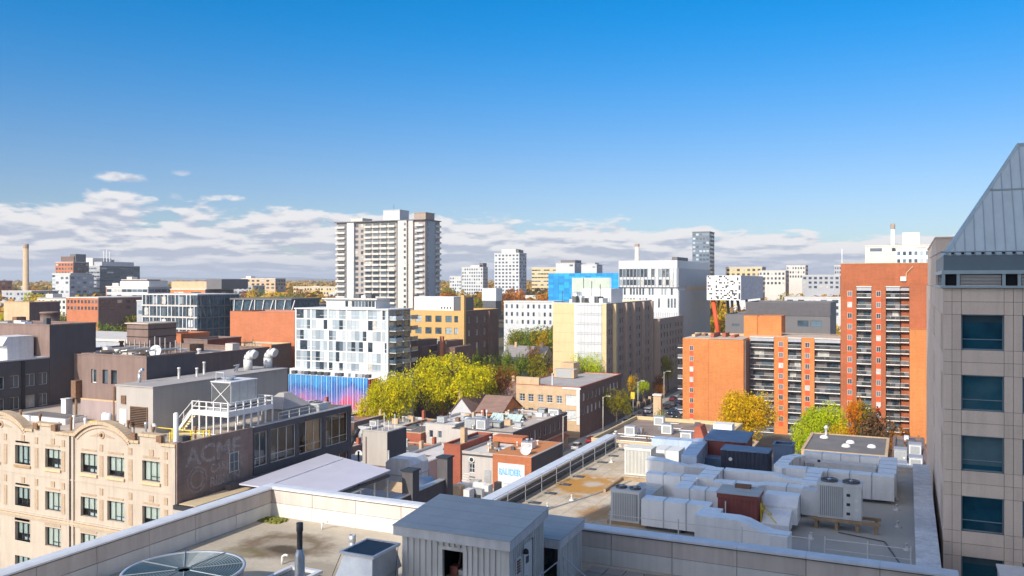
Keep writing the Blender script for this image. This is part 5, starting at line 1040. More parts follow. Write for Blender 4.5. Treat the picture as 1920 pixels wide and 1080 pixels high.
# gabled houses behind the row
def house(label, x0, x1, y0, y1, ze, zr, wm_, rm_, along='x', ch=None, name='gabled_house', grp=None):
    h = thing(name, label, 'house', ((x0+x1)/2, (y0+y1)/2, 0), grp); part(h, 'wall', MB().box(x0, x1, y0, y1, 0, ze, skip='t'), wm_)
    if along == 'x': g = MB().ext([(x0, y0, ze), (x0, y1, ze), (x0, (y0+y1)/2, zr)], (x1-x0, 0, 0)); rf = [[(x0-.4, y0-.5, ze-.3), (x1+.4, y0-.5, ze-.3), (x1+.4, (y0+y1)/2, zr+.05), (x0-.4, (y0+y1)/2, zr+.05)], [(x0-.4, y1+.5, ze-.3), (x1+.4, y1+.5, ze-.3), (x1+.4, (y0+y1)/2, zr+.05), (x0-.4, (y0+y1)/2, zr+.05)]]
    else: g = MB().ext([(x0, y0, ze), (x1, y0, ze), ((x0+x1)/2, y0, zr)], (0, y1-y0, 0)); rf = [[(x0-.5, y0-.4, ze-.3), (x0-.5, y1+.4, ze-.3), ((x0+x1)/2, y1+.4, zr+.05), ((x0+x1)/2, y0-.4, zr+.05)], [(x1+.5, y0-.4, ze-.3), (x1+.5, y1+.4, ze-.3), ((x0+x1)/2, y1+.4, zr+.05), ((x0+x1)/2, y0-.4, zr+.05)]]
    part(h, 'gable', g, wm_)
    for p in rf: part(h, 'roof', MB().ext(p, (0, 0, .14)), rm_)
    for c in (ch or []): part(h, 'chimney', MB().box(c[0], c[0]+.9, c[1], c[1]+.9, ze, zr+1.6), m_tanb)
    n = max(1, int((x1-x0)/3))
    for k in range(n):
        put(h, 'window', winmesh(1.0, 1.5, 'w1')[0], (x0+(k+.5)*(x1-x0)/n-.5, y0-.06, ze-2.2))
    return h
m_shing = mat('brown_shingle', (.22, .14, .115), .9, .12, .6, course=.12); m_shingg = mat('grey_shingle', (.25, .23, .225), .9, .12, .6, course=.12)
house('white gabled house with brown roof left of the tan school building', -103, -95.5, 184.5, 196, 6.6, 11.2, m_whitew, m_shing, 'y', [(-102.2, 188)])
house('bright orange brick house end next to the white gabled house', -95.2, -88.5, 185, 196, 8.4, 11.4, m_orange, m_shing, 'x')
house('brown roofed house behind the white gabled one', -104, -94, 206, 216, 8.2, 12.5, m_redb, m_shing, 'x', [(-98, 211)])
house('cream house with dark shingled gables among the trees', -142, -125, 296, 310, 10.2, 14.6, m_creamw, m_shingg, 'x', [(-139, 302), (-128, 302)]); house('grey roofed garage with dark open front below the cream house', -133, -123, 278, 290, 5.2, 8.4, m_gst, m_shingg, 'x')
house('pale gabled dormer house in front of the cream house', -130, -124, 290.5, 297, 8.5, 12.4, m_creamw, m_shingg, 'y')
# ---------------- tan brick school with white grid windows
so = [(x, z, 1.55, 1.95, 'w23') for z in (8.6, 5.0) for x in (-92.1, -89.65, -86.9, -84.35, -81.7)] + [(-79.2, 8.3, 2.9, 2.6, 'p3'), (-79.2, 4.4, 2.9, 2.6, 'p3')] + [(x, 1.0, 1.6, 2.2, 'w2') for x in (-91, -87.5, -84)]
M7 = building('tan_brick_school', 'tan brick three storey building with white gridded windows and grey roof', 'building', -93.1, -75.3, 203.2, 238, 12.9, m_tanb, m_groof, S=so, E=[(205.5+k*3.1, z, 1.5, 2.0, 'p1') for z in (9.2, 5.6) for k in range(10)], Em=m_brnb, ph=.12, cm=m_redb)
part(M7, 'parapet_raise', MB().box(-93.1, -86.6, 203.25, 204.2, 12.9, 14.9), m_tanb); part(M7, 'stair_hut', MB().box(-91.5, -87.5, 231, 236, 12.8, 16.2), m_tanb); part(M7, 'cornice', MB().box(-80, -75.0, 203.0, 203.19, 12.4, 12.8), m_white); part(M7, 'white_corner', MB().box(-76.1, -75.28, 203.02, 203.19, 3.5, 12.3), m_white)
roof_unit(-90, 222, 12.8, 6, 3, 2.4, 'brown slatted box on the grey school roof', m_tanb); solo('flue_pipe', MB().lathe(-84, 206, [(.12, 8), (.12, 16)], 6), m_white, 'thin white flue rising over the tan brick building', 'flue')
# ---------------- cream apartment slab
eo = []
for k in range(9): eo += [(246.5+k*5.4, 9.0+j*2.95, 1.3, 1.6, 'd2') for j in range(8)] + [(249+k*5.4, 9.0+j*2.95, .9, 1.6, 'd1') for j in range(8)]
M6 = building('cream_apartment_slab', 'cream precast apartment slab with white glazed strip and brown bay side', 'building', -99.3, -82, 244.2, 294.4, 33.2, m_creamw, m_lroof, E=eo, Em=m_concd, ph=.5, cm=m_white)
for k in range(7): part(M6, 'joint', MB().box(-99.32, -81.98, 244.16, 244.199, 12.3+k*2.95, 12.42+k*2.95), m_tanb)
for j in range(8):
    for k in range(8): part(M6, 'glazed_panel', MB().box(-92.2+k*1.1, -92.2+k*1.1+1.06, 244.02, 244.155, 9.6+j*2.95, 9.6+j*2.95+2.85), m_whitew if k else m_white)
    part(M6, 'strip_window', MB().box(-92.1, -83.5, 243.99, 244.018, 11.85+j*2.95, 12.15+j*2.95), m_greyw)
for y in (250.5, 262, 270.5, 281.5, 292): part(M6, 'bay_pier', MB().box(-82.02, -81.0, y, y+1.4, 0, 33.0), m_creamw if y in (250.5, ) else m_concd)
ph_ = thing('mechanical_penthouse', 'white mechanical penthouse with pipes and antennas atop the cream slab', 'penthouse', (-93, 262, 32.7)); part(ph_, 'wall', MB().box(-94, -84.5, 256, 268, 32.7, 37.6), m_white)
for k in range(9): x = -98+q_.random()*15; part(ph_, 'duct', MB().box(x, x+1.2, 247+q_.random()*6, 254, 32.7, 34+q_.random()*1.6), q_.choice([m_galv, m_dgal, m_white]))
for k in range(8): x = -98.5+k*2.1; part(ph_, 'antenna', MB().tube((x, 250+(k % 3)*4, 32.7), (x, 250+(k % 3)*4, 37+(k*7 % 5)), .12, n=5), m_white if k % 2 else m_dgal)
part(ph_, 'round_stack', MB().tube((-96.8, 258, 32.7), (-96.8, 258, 36.5), 1.6, n=14), m_galv)
M6b = building('brown_bay_wing', 'lower brown balconied wing stepping down behind the cream slab', 'building', -98, -79.2, 294.8, 330, 26.5, m_concd, m_lroof, E=grid(296.5, 4.2, 8, 8, 2.95, 6, 1.5, 1.7, 'd2'), ph=.5)
# ---------------- yellow brick school and brown side
yx = [-145.3, -141.55, -137.85, -134.1]; yo = [(x, z, 2.3, 2.05, 'b22') for z in (26.8, 23.0, 19.2, 15.4) for x in [-149.2]+yx] + [(-130.9, z, 1.4, 2.05, 'b2') for z in (26.8, 23.0, 19.2)]
M5 = building('yellow_brick_school', 'ochre yellow brick building with rows of square windows and brown side wall', 'building', -150, -127.8, 238.4, 264.5, 30.4, m_yelb, m_groof, S=yo, E=[(242+k*5.5, z, 1.4, 1.8, 'w2') for z in (26.5, 22.3, 18.1, 13.9) for k in range(4)], Em=m_brnb, ph=.4)  # brown east side: shade on the yellow brick put into its colour
part(M5, 'brick_chimney', MB().box(-128.4, -127.2, 238.1, 239.4, 0, 35.5), m_yelb); part(M5, 'side_pier', MB().box(-127.79, -127.0, 256, 259, 0, 30), m_brnb)
pe = thing('white_penthouse', 'white rooftop penthouse on the ochre brick building', 'penthouse', (-140, 244, 30)); part(pe, 'wall', MB().box(-147.6, -132.9, 241.5, 250, 30, 34.9), m_white); part(pe, 'grey_end', MB().box(-132.88, -130.0, 241.7, 250, 30, 34.6), m_dgal)
for k in range(4): part(pe, 'vent', MB().box(-137.5+k*1.1, -137+k*1.1, 241.4, 241.49, 31, 31.6), m_frdk)
ctp = thing('roof_tank', 'silver water tank on legs above the brown side wall', 'tank', (-126, 262, 28)); part(ctp, 'tank', MB().box(-136, -130.5, 268, 273, 33.0, 37.5), m_galv); part(ctp, 'legs', MB().box(-135.8, -130.7, 268.2, 272.8, 28, 32.99), m_dgal)
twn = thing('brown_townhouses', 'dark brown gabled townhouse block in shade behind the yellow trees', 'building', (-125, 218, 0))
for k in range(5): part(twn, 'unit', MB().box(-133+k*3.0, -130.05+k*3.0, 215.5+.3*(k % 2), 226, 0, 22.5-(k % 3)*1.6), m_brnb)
part(twn, 'lit_edge', MB().box(-122.6, -121.6, 214.6, 215.4, 0, 24), m_orange2)  # sunlit edge painted as a strip of brighter brick
for k in range(10): put(twn, 'window', winmesh(1.0, 1.5, 'd1')[0], (-132.3+(k % 5)*3.0, 215.4, 12+(k//5)*4))
# ---------------- white condominium with glass bays and the mural hoarding
mc = thing('white_condominium', 'white framed glass condominium with balconies along its shaded side', 'building', (-140, 200, 0))
cX0, cX1, cY0, cY1, cT = -155.5, -125.1, 191.1, 203, 32.4
part(mc, 'core', MB().box(cX0+.3, cX1-.3, cY0+.4, cY1, 14.8, cT-.2), m_greyw); part(mc, 'roof', MB().box(cX0-.4, cX1+.4, cY0-.4, cY1+.4, cT-.2, cT+.1), m_white)
part(mc, 'podium', MB().box(-157, -124.6, 190.2, 203.5, 0, 15.6), m_white)
bx = [cX0, -150.2, -144.4, -138.2, -131.5, -126.9, cX1]; rz = [14.9+i*2.92 for i in range(7)]
for x in bx: part(mc, 'column', MB().box(x-.22, x+.22, cY0-.12, cY0+.42, 14.9, cT-.21), m_white)
for z in rz[:6]: part(mc, 'floor_slab', MB().box(cX0-.2, cX1+.2, cY0-.06, cY0+.4, z-.14, z+.16), m_white)
cr_ = random.Random(21); m_gp = [mat('condo_glass_pale', (.42, .47, .50), .22, .10, .5, orand=.15, spec=.6), mat('condo_glass_mid', (.28, .33, .37), .15, .12, .5, orand=.2, spec=.6), g_dark, mat('condo_panel_white', (.54, .565, .58), .45, .05, 1, orand=.12)]
for i in range(6):
    for j in range(6):
        a, b_ = bx[i]+.22, bx[i+1]-.22; n = max(2, int((b_-a)/1.15)); w = (b_-a)/n
        for k in range(n):
            h0, h1 = rz[j]+.16, rz[j]+2.78; t = cr_.random()
            m = m_gp[0] if t < .34 else m_gp[1] if t < .60 else m_gp[3] if t < .78 else m_gp[2]
            o = part(mc, 'window_bay', MB().box(a+k*w+.02, a+(k+1)*w-.02, cY0+.02, cY0+.3, h0, h1), m)
            if cr_.random() < .5: part(o, 'transom', MB().box(a+k*w+.02, a+(k+1)*w-.02, cY0-.01, cY0+.018, h0+.85, h0+.93), m_white)
for j in range(6):
    for k in range(3):
        y = 191.6+k*3.9; o = part(mc, 'balcony', MB().box(cX1-.3, cX1+2.3, y, y+3.4, rz[j], rz[j]+.2), m_conc); part(o, 'rail_panel', MB().box(cX1+2.22, cX1+2.28, y, y+3.4, rz[j]+.21, rz[j]+1.2).box(cX1, cX1+2.2, y, y+.05, rz[j]+.21, rz[j]+1.2), g_blue); part(o, 'balcony_door', MB().box(cX1-.29, cX1-.24, y+.4, y+3, rz[j]+.21, rz[j]+2.5), g_dark)
pc_ = thing('condominium_penthouse', 'set back white penthouse storey on the condominium', 'penthouse', (-141, 198, 32.5)); part(pc_, 'wall', MB().box(-148, -131.5, 195, 202, 32.5, 34.9), m_whitew); part(pc_, 'roof', MB().box(-149, -130.6, 194.2, 202.6, 34.904, 35.25), m_conc)
for k in range(9): part(pc_, 'window', MB().box(-141.5+k*1.1, -140.6+k*1.1, 194.93, 194.99, 32.9, 34.5), g_dark)
for k in range(4): part(pc_, 'roof_box', MB().box(-141+k*2, -139.6+k*2, 196, 198, 35.254, 36+.4*(k % 2)), [m_white, m_dgal][k % 2])
# colourful corrugated hoarding
mm, t, b = base('galaxy_mural'); g = t.n('ShaderNodeNewGeometry'); sp = t.n('ShaderNodeSeparateXYZ'); t.t.links.new(g.outputs['Position'], sp.inputs[0])
hgt = t.math('ADD', t.mr(sp.outputs[2], 5.5, 14.5, 0, 1, False), t.mr(t.noise(g.outputs['Position'], .16, 4), .3, .7, -.28, .28, False)); xx = t.mr(sp.outputs[0], -153.5, -128, 0, 1, False)
cr1 = t.n('ShaderNodeValToRGB'); t.set(cr1.inputs[0], t.math('SUBTRACT', hgt, t.math('MULTIPLY', xx, .18))); el_ = cr1.color_ramp.elements
for i, (p, c) in enumerate(((0, (.62, .10, .22)), (.25, (.40, .16, .45)), (.45, (.16, .17, .50)), (.62, (.025, .13, .45)), (.82, (.02, .28, .62)))):
    e_ = el_[i] if i < 2 else el_.new(p); e_.position = p; e_.color = rgb(c)
t.set(b.inputs['Base Color'], cr1.outputs[0]); b.inputs['Roughness'].default_value = .55
hd_ = thing('mural_hoarding', 'blue to violet painted corrugated hoarding below the white condominium', 'hoarding', (-140, 186, 0))
part(hd_, 'sheet', corrugated(-153.6, 185.6, -127.5, 185.6, 0, 14.6, 14.6, 0, .85, .16), mm); part(hd_, 'red_end', corrugated(-127.5, 185.6, -127.5, 190, 0, 14.3, 14.3, 0, .85, .16), mat('hoarding_red', (.55, .04, .05), .55, .1, 1))
for k in range(31): part(hd_, 'rib', MB().box(-153.5+k*.85, -153.38+k*.85, 185.34, 185.42, 0, 14.6), m_white if k % 2 else m_galv)
for k in range(12): part(hd_, 'top_box', MB().box(-153+k*2.2, -151.7+k*2.2, 186, 187.2, 14.6, 15.5), q_.choice([m_dgal, m_white, m_galv]))
# ---------------- brick box, glass office, glassy pavilion
M2 = building('salmon_brick_box', 'blank salmon orange brick theatre block left of the white condominium', 'building', -187.5, -162.8, 199.5, 215, 30.7, m_orange2, m_groof, ph=.3)
M2l = building('low_brick_terrace', 'low brick terrace with tan front and orange end under the blank brick block', 'building', -177, -162.4, 189, 197.5, 21.9, m_tanb, m_groof, S=grid(-176, 2.1, 5, 18.8, -3.4, 3, 1.0, 1.6, 'd1'), ph=.3, Em=m_brnb); part(M2l, 'orange_end', MB().box(-165.8, -162.35, 188.8, 188.99, 0, 22.1), m_orange); part(M2l, 'tall_window', MB().box(-164.6, -163.7, 188.7, 188.79, 14, 20), m_frdk)
M1 = thing('glass_office', 'dark green glass office with white frames behind the mauve roofs', 'building', (-240, 236, 0))
part(M1, 'core', MB().box(-254, -227.1, 225.7, 246.5, 0, 35.0), g_blue); part(M1, 'roof', MB().box(-254.3, -226.8, 225.4, 246.8, 35.0, 35.4), m_lroof)
for j in range(5):
    z = 14.5+j*4.1; part(M1, 'spandrel', MB().box(-254.1, -227.0, 225.3, 225.65, z, z+.6), m_gst); part(M1, 'side_spandrel', MB().box(-227.08, -226.7, 225.7, 246.5, z, z+.4), m_dgrey)
    for k in range(15): part(M1, 'mullion', MB().box(-253.8+k*1.8, -253.5+k*1.8, 225.4, 225.68, z+.61, z+4.09), m_whited if (k+j) % 3 else m_dgrey)
    for k in range(7): part(M1, 'side_mullion', MB().box(-227.09, -226.8, 227+k*2.9, 227.2+k*2.9, z+.41, z+4.09), m_dgrey)
    for k in range(6): part(M1, 'window_bay', MB().box(-252.7+k*4.3, -250.7+k*4.3, 225.45, 225.69, z+.9, z+3.5), g_pale if (k*j) % 3 == 1 else g_dark)
M12 = thing('glass_pavilion', 'blue glass rooftop pavilion with white struts above the brick block', 'building', (-210, 245, 0)); part(M12, 'core', MB().box(-224.5, -197.5, 240, 256, 0, 33.2), g_blue); part(M12, 'roof', MB().box(-225.2, -196.8, 239.4, 256.5, 33.2, 33.8), m_dgrey)
for k in range(9): part(M12, 'strut', MB().tube((-223.5+k*3.2, 239.6, 27), (-223.1+k*3.2+(k % 3)*1.0, 239.6, 33.2), .22, n=5), m_white)
# ---------------- big concrete apartment tower
BT = thing('concrete_apartment_tower', 'tall pale concrete apartment tower with balconies dominating the skyline', 'building', (-250, 390, 0))
tY, tX1, tT_ = 374.8, -223.4, 71.2; FH = 2.86
m_btc = mat('tower_concrete', (.37, .325, .30), .8, .09, .25, streak=.16)
part(BT, 'core', MB().box(-278.5, tX1, tY+1.2, 391, 0, tT_), m_btc); part(BT, 'roof_edge', MB().box(-279.2, tX1+.8, tY-.4, 391.4, tT_, tT_+.45), m_dgrey)
for x0, x1, d, m in ((-272.6, -271.2, .6, m_dgrey), (-271.1, -266.6, 0, m_whitew), (-240.6, -238.9, 1.15, m_dgrey), (-238.8, -233.5, -.5, m_conc), (-232.6, -230.0, -.1, m_conc)): part(BT, 'pier', MB().box(x0, x1, tY+d, tY+1.25, 0, tT_-.01), m)
bcw = {}
def tw_win(x, y, z, w, h, face='S'):
    if (w, h) not in bcw: bcw[(w, h)] = MB().box(0, w, 0, .1, 0, h).mesh('window', [g_dark])
    put(BT, 'window', bcw[(w, h)], (x, y, z), ROT[face])
balm = MB().box(0, 4.6, -1.5, 0, 0, .25).box(0, 4.6, -1.55, -1.4, .251, 1.15).mesh('balcony', [m_whitew]); balb = MB().box(0, 4.4, -1.0, 0, 0, .2).box(0, 4.4, -1.05, -.9, .201, 1.1).mesh('balcony', [m_conc])
bals = MB().box(0, 5.8, 0, 1.4, 0, .2).box(0, 5.8, 0, .12, .201, 1.05).mesh('balcony', [m_conc])
for j in range(18):
    z = tT_-2.9-j*FH
    put(BT, 'balcony', bals, (-278.4, tY-.1, z-.2)); tw_win(-277.5, tY+1.08, z+.1, 4.2, 1.7)
    tw_win(-266.3, tY+1.08, z+.3, 1.8, 1.6); tw_win(-262.9, tY+1.08, z+.3, 1.6, 1.6)
    for k in range(4):
        put(BT, 'balcony', balb, (-260.3+k*4.9, tY+1.1-k*.05, z-.3)); tw_win(-260.0+k*4.9, tY+1.09, z+.85, 3.9, 1.5)
    tw_win(-235.2, tY-.55, z+.4, 1.3, 1.4); tw_win(-229.6, tY+1.08, z+.3, 2.6, 1.7); put(BT, 'balcony', balm, (-228.6, tY+1.18, z-.2))
    for y in (378.6, 382.5, 386.5): tw_win(tX1+.06, y, z+.3, 1.6, 1.6, 'E')
    put(BT, 'balcony', bals, (tX1+.75, 385.6, z-.2), R(90))
part(BT, 'shaded_side', MB().box(tX1-.01, tX1+.25, 379, 385.5, 0, tT_-.02), m_greyw)  # bluish grey skin paints the shade on the east side
for x0, x1, z1, m in ((-269.9, -262.5, 73.2, m_conc), (-249.3, -239.2, 76.9, m_whitew), (-230.5, -223.6, 75.0, m_concd)): part(BT, 'roof_house', MB().box(x0, x1, tY+2, tY+11, tT_+.45, z1).box(x0-.2, x1+.2, tY+1.8, tY+11.2, z1+.003, z1+.3), m)
part(BT, 'mast', MB().tube((-244.8, 380, 77), (-244.8, 380, 80.5), .12, n=5), m_dgal)
# ---------------- blue building, white faculty block, speckled tabletop
BB = thing('bright_blue_building', 'bright blue clad building with pale green glazed centre', 'building', (-144, 400, 0)); part(BB, 'wall', MB().box(-162.6, -125.9, 393.6, 415, 0, 43.9), m_bluec); m_bp = mat('blue_panel', (.012, .25, .56), .45, .10, .5, orand=.28)
bbm = MB().box(.04, 2.78, -.12, 0, .04, 1.42).mesh('panel', [m_bp])
for i_ in range(13):
    for j_ in range(12): put(BB, 'panel', bbm, (-162.6+i_*2.82, 393.6, 26.4+j_*1.46))
part(BB, 'plinth', MB().box(-162.6, -125.9, 393.55, 393.6, 20, 26), m_bluec); part(BB, 'glazed_centre', MB().box(-149.8, -130.2, 393.2, 393.47, 34.5, 41.6), mat('pale_green_glass', (.42, .47, .40), .3, .1, .4, spec=.5))
for k in range(0): part(BB, 'seam', MB().box(-162.6, -125.9, 393.5, 393.595, 26+k*1.3, 26.1+k*1.3), mat('blue_seam', (.008, .19, .48), .5, .05, 1))
FB = thing('white_faculty_block', 'white and glass faculty block with shaded blue grey side', 'building', (-92, 350, 0))
part(FB, 'upper_block', MB().box(-104.4, -80.7, 326.3, 385, 37.6, 48.1), m_whitew); part(FB, 'side_cladding', MB().box(-80.69, -80.4, 326.6, 385, 37.6, 45.0), m_greyw); part(FB, 'middle_block', MB().box(-103, -80.7, 327.2, 385, 22, 37.59), m_whitew); part(FB, 'side_lower', MB().box(-80.69, -80.3, 327.4, 385, 16, 36.4), m_greyw); part(FB, 'lower_block', MB().box(-100, -81.2, 328.5, 384, 0, 21.99), m_whitew); part(FB, 'side_band', MB().box(-80.69, -80.2, 340, 385, 36.41, 37.59), m_tanb); part(FB, 'roof_house', MB().box(-83, -80.9, 327, 345, 48.11, 49.4), m_dgrey)  # grey side cladding carries the east side's shade in its colour
for k in range(17): part(FB, 'fin', MB().box(-104.2+k*1.45, -104.0+k*1.45, 325.9, 326.29, 37.8, 45.0), m_greyw)
for k in range(16): part(FB, 'glass_panel', MB().box(-103.95+k*1.45, -102.8+k*1.45, 326.2, 326.295, 41.6, 44.8), g_pale if k > 7 else g_dark)
for k in range(16): part(FB, 'window', MB().box(-103.95+k*1.45, -102.8+k*1.45, 326.2, 326.295, 38.4, 40.6), g_dark if k % 5 else g_pale)
fb_r = random.Random(3)
for k in range(34): part(FB, 'window', MB().box(-102.5+(k % 17)*1.27, -101.8+(k % 17)*1.27, 327.1, 327.195, 35-2.5*(k//17)*4 if False else [34.6, 29.6][k//17], [37.2, 33.2][k//17]), g_dark if fb_r.random() < .45 else g_pale)
for k in range(14): part(FB, 'fin', MB().box(-93+k*.9, -92.85+k*.9, 326.9, 327.19, 22.3, 27.8), m_greyw)
for k in range(10): part(FB, 'window', MB().box(-99+k*1.8, -98+k*1.8, 328.4, 328.495, 8, 20), g_blue)
for k in range(8): part(FB, 'side_joint', MB().box(-80.39, -80.34, 329+k*7, 329.15+k*7, 16, 36.3), m_dgrey)
TT = thing('speckled_tabletop', 'white tabletop building with black pixel windows raised on slanted legs', 'building', (-66, 350, 0))
part(TT, 'box', MB().box(-72.6, -59.4, 341.8, 399, 32.4, 42.2), m_white); part(TT, 'side_skin', MB().box(-59.39, -59.2, 342, 399, 32.5, 42.1), mat('shaded_speckled_skin', (.50, .48, .52), .7, .3, .8, fine=.35))  # east skin greyed to paint its shade, speckle is its own
sp_r = random.Random(12); used = set()
while len(used) < 70: used.add((sp_r.randrange(20), sp_r.randrange(15)))
pxm = MB().box(0, .62, -.06, .01, 0, .60).mesh('pixel_window', [m_frdk])
for i, j in used: put(TT, 'pixel_window', pxm, (-72.3+i*.64, 341.8, 32.8+j*.62))
for x0, x1, y, m in ((-70.6, -67.6, 343, m_redp), (-63.6, -63.2, 346, m_rust), (-62.2, -58.6, 350, m_rust), (-60.0, -57.0, 358, m_rust), (-66.5, -65.0, 352, m_dgrey), (-70.0, -71.5, 352, m_yel)): part(TT, 'slanted_leg', MB().tube((x1, y, 14), (x0, y+1, 32.4), .85 if m is m_redp else .55, n=8), m)
GR = building('dark_grey_hall', 'long dark grey clad hall behind the orange apartment wing', 'building', -50.8, -23.2, 303, 330, 32.6, m_dgrey, m_dgrey, S=[(-33.6, 24.6, 3.5, 2.0, 'b22'), (-29.4, 24.6, 3.5, 2.0, 'b22')], ph=.3); part(GR, 'upper_tier', MB().box(-50.85, -23.1, 302.8, 302.99, 28.2, 32.5), m_char)
GR2 = building('dark_grey_hall', 'lower dark grey annex under the tabletop building', 'building', -58, -50.9, 303.5, 326, 28.3, m_dgrey, m_broof, S=[(-55.5, 24.2, 2.4, .8, 'd1')], ph=.3)
# ------------------------------------------------------------ orange brick apartments on the right
m_slab = mat('balcony_slab', (.70, .66, .62), .8, .08, .8); m_balw = mat('balcony_back_wall', (.17, .15, .15), .85, .2, .6, orand=.15)
g_rail = glass('balcony_rail', (.035, .037, .04), (.075, .08, .085), (.20, .205, .21), .5, .85, .2)
OA = thing('orange_apartments', 'long orange brick apartment block with stacked balconies and red window strips', 'building', (-35, 240, 0))
FHo = 2.77; oT, oY = 25.3, 231.0
kind('ow', 2, 1, .07, m_frlt, glass('apartment_glass', (.04, .045, .05), (.16, .16, .17), (.62, .60, .58), .35, .78))
def winstrip(root, face, plane, x, w, ztop, n, m=m_redp):
    part(root, 'red_strip', MB().box(x, x+w, plane-.05, plane+.01, ztop-n*FHo, ztop), m)
    for j in range(n): window(root, 'S', plane, x, ztop-1.45-j*FHo, w, 1.35, 'ow', -.10)
def balcony_bay(root, x0, x1, y, ztop, n, deep=1.5, hood=True):
    w = x1-x0
    part(root, 'bay_recess', MB().face([(x0, y+deep, 0), (x1, y+deep, 0), (x1, y+deep, ztop), (x0, y+deep, ztop)]).face([(x0, y, 0), (x0, y+deep, 0), (x0, y+deep, ztop), (x0, y, ztop)]).face([(x1, y, 0), (x1, y+deep, 0), (x1, y+deep, ztop), (x1, y, ztop)]), m_balw)
    slab = MB().box(.03, w-.03, -.25, deep-.02, 0, .22).mesh('balcony', [m_slab]); np = max(2, round(w/1.15)); pw_ = (w-.1)/np
    rail = MB().box(.05, w-.05, -.2, -.14, 1.08, 1.16).mesh('handrail', [m_frlt]); pan = MB().box(.03, pw_-.03, -.19, -.15, .30, 1.06).mesh('rail_panel', [g_rail]); dr = MB().box(0, w*.45, 0, .06, .23, 2.25).mesh('balcony_door', [g_dark])
    pot = MB().box(0, .5, .2, .7, .22, .9).mesh('balcony_item', [m_redb]); ch = MB().box(0, .6, .3, .8, .22, 1.0).mesh('balcony_item', [m_white])
    for j in range(n):
        z = ztop-2.75-j*FHo
        if z < -.1: break
        o = put(root, 'balcony', slab, (x0, y, z)); link('handrail', rail, o)
        for k in range(np): link('rail_panel', pan, o, (.05+k*pw_, 0, 0))
        link('balcony_door', dr, o, (w*.1 if j % 2 else w*.45, deep-.1, 0))
        if rnd.random() < .4: link('balcony_item', rnd.choice([pot, ch]), o, (w*(.15+.6*rnd.random()), .3, 0))
    if hood: part(root, 'bay_hood', MB().box(x0+.02, x1-.02, y-.05, y+.3, ztop-.9, ztop+.02), m_greyw); part(root, 'hood_edge', MB().box(x0-.05, x1+.05, y-.3, y+.3, ztop+.022, ztop+.2), m_slab)
# west block
bY = 224.8
part(OA, 'west_block', MB().box(-54.15, -47.15, bY, 240, 0, 24.8).box(-47.14, -38.2, bY-.35, 240, 0, 24.7), m_orange); part(OA, 'recess_line', MB().box(-47.3, -47.06, bY-.04, bY+.1, 0, 24.6), m_redb); part(OA, 'west_roof', MB().box(-53.9, -38.4, bY+.1, 239.8, 24.81, 24.9), m_troof); part(OA, 'shaded_end', MB().box(-38.19, -37.7, bY+.2, oY, 0, 24.6), m_brnb)  # dark brown skin paints the shade on the east end
winstrip(OA, 'S', bY, -52.25, .95, 23.0, 8)
for j in range(9): 
    o = part(OA, 'balcony', MB().box(-56.0, -54.2, bY+2, bY+8, 22.0-j*FHo, 22.2-j*FHo), m_slab); part(o, 'rail_panel', MB().box(-56.0, -55.94, bY+2, bY+8, 22.21-j*FHo, 23.1-j*FHo).box(-55.93, -54.2, bY+2, bY+2.05, 22.21-j*FHo, 23.1-j*FHo), g_rail)
rc = random.Random(5)
for k in range(7): x = -53+rc.random()*12; part(OA, 'roof_box', MB().box(x, x+.9, 228+rc.random()*8, 238, 24.91, 25.4+rc.random()*.6), rc.choice([m_redb, m_tanb, m_rust]))
part(OA, 'parapet', MB().box(-54.2, -38.2, 239.5, 239.9, 24.91, 25.5), m_tanb)
# wing
for x0, x1 in ((-31.5, -28.05), (-24.65, -21.5)): part(OA, 'brick_pier', MB().box(x0, x1, oY, 245, 0, oT), m_orange)
part(OA, 'wing_core', MB().box(-38.2, -15.4, oY+1.55, 245, 0, oT-.02), m_orange); part(OA, 'wing_roof', MB().box(-38.2, -15.4, oY+1.6, 244.9, oT-.01, oT+.08), m_troof); part(OA, 'roof_rail', MB().path([(-30, 233, 26.3), (-16, 233, 26.3)], .06, 5), m_tanb)
winstrip(OA, 'S', oY, -30.35, 1.15, oT-1.0, 8); winstrip(OA, 'S', oY, -23.8, 1.15, oT-1.0, 8)
balcony_bay(OA, -37.6, -31.55, oY, oT-.2, 9); balcony_bay(OA, -28.0, -24.7, oY, oT-.2, 9); balcony_bay(OA, -21.45, -15.25, oY, oT-.2, 9)
part(OA, 'penthouse', MB().box(-40.1, -36.6, 236, 244, 24.9, 30.6).box(-36.59, -36.0, 236.3, 244, 24.9, 30.5).box(-35.99, -30.3, 235.9, 244, 24.9, 30.7), m_orange)
# tower
OT = thing('orange_tower', 'taller orange brick apartment tower with balcony stacks beside the stone tower', 'building', (-5, 240, 0)); tT2 = 44.4
part(OT, 'core', MB().box(-15.2, 6.0, oY+1.55, 250, 0, tT2-.05), m_tbrick)
for x0, x1 in ((-15.2, -11.48), (-7.98, -4.7)): part(OT, 'brick_pier', MB().box(x0, x1, oY, oY+1.54, 0, 38.55), m_tbrick)
part(OT, 'brick_pier', MB().box(.62, 6.0, oY-1.2, oY+1.54, 0, 39.4), m_tbrick); part(OT, 'top_wall', MB().box(-15.2, 6.0, oY-.01, oY+1.54, 39.42, tT2), m_tbrick); part(OT, 'head', MB().box(-15.2, .6, oY, oY+1.54, 38.56, 39.41), m_tbrick)
winstrip(OT, 'S', oY, -13.6, 1.1, 37.6, 13); winstrip(OT, 'S', oY, -6.9, 1.05, 37.6, 13)
balcony_bay(OT, -11.45, -8.0, oY, 38.5, 14); balcony_bay(OT, -4.66, -1.5, oY, 38.5, 14); balcony_bay(OT, -1.45, .6, oY+.5, 38.5, 14)
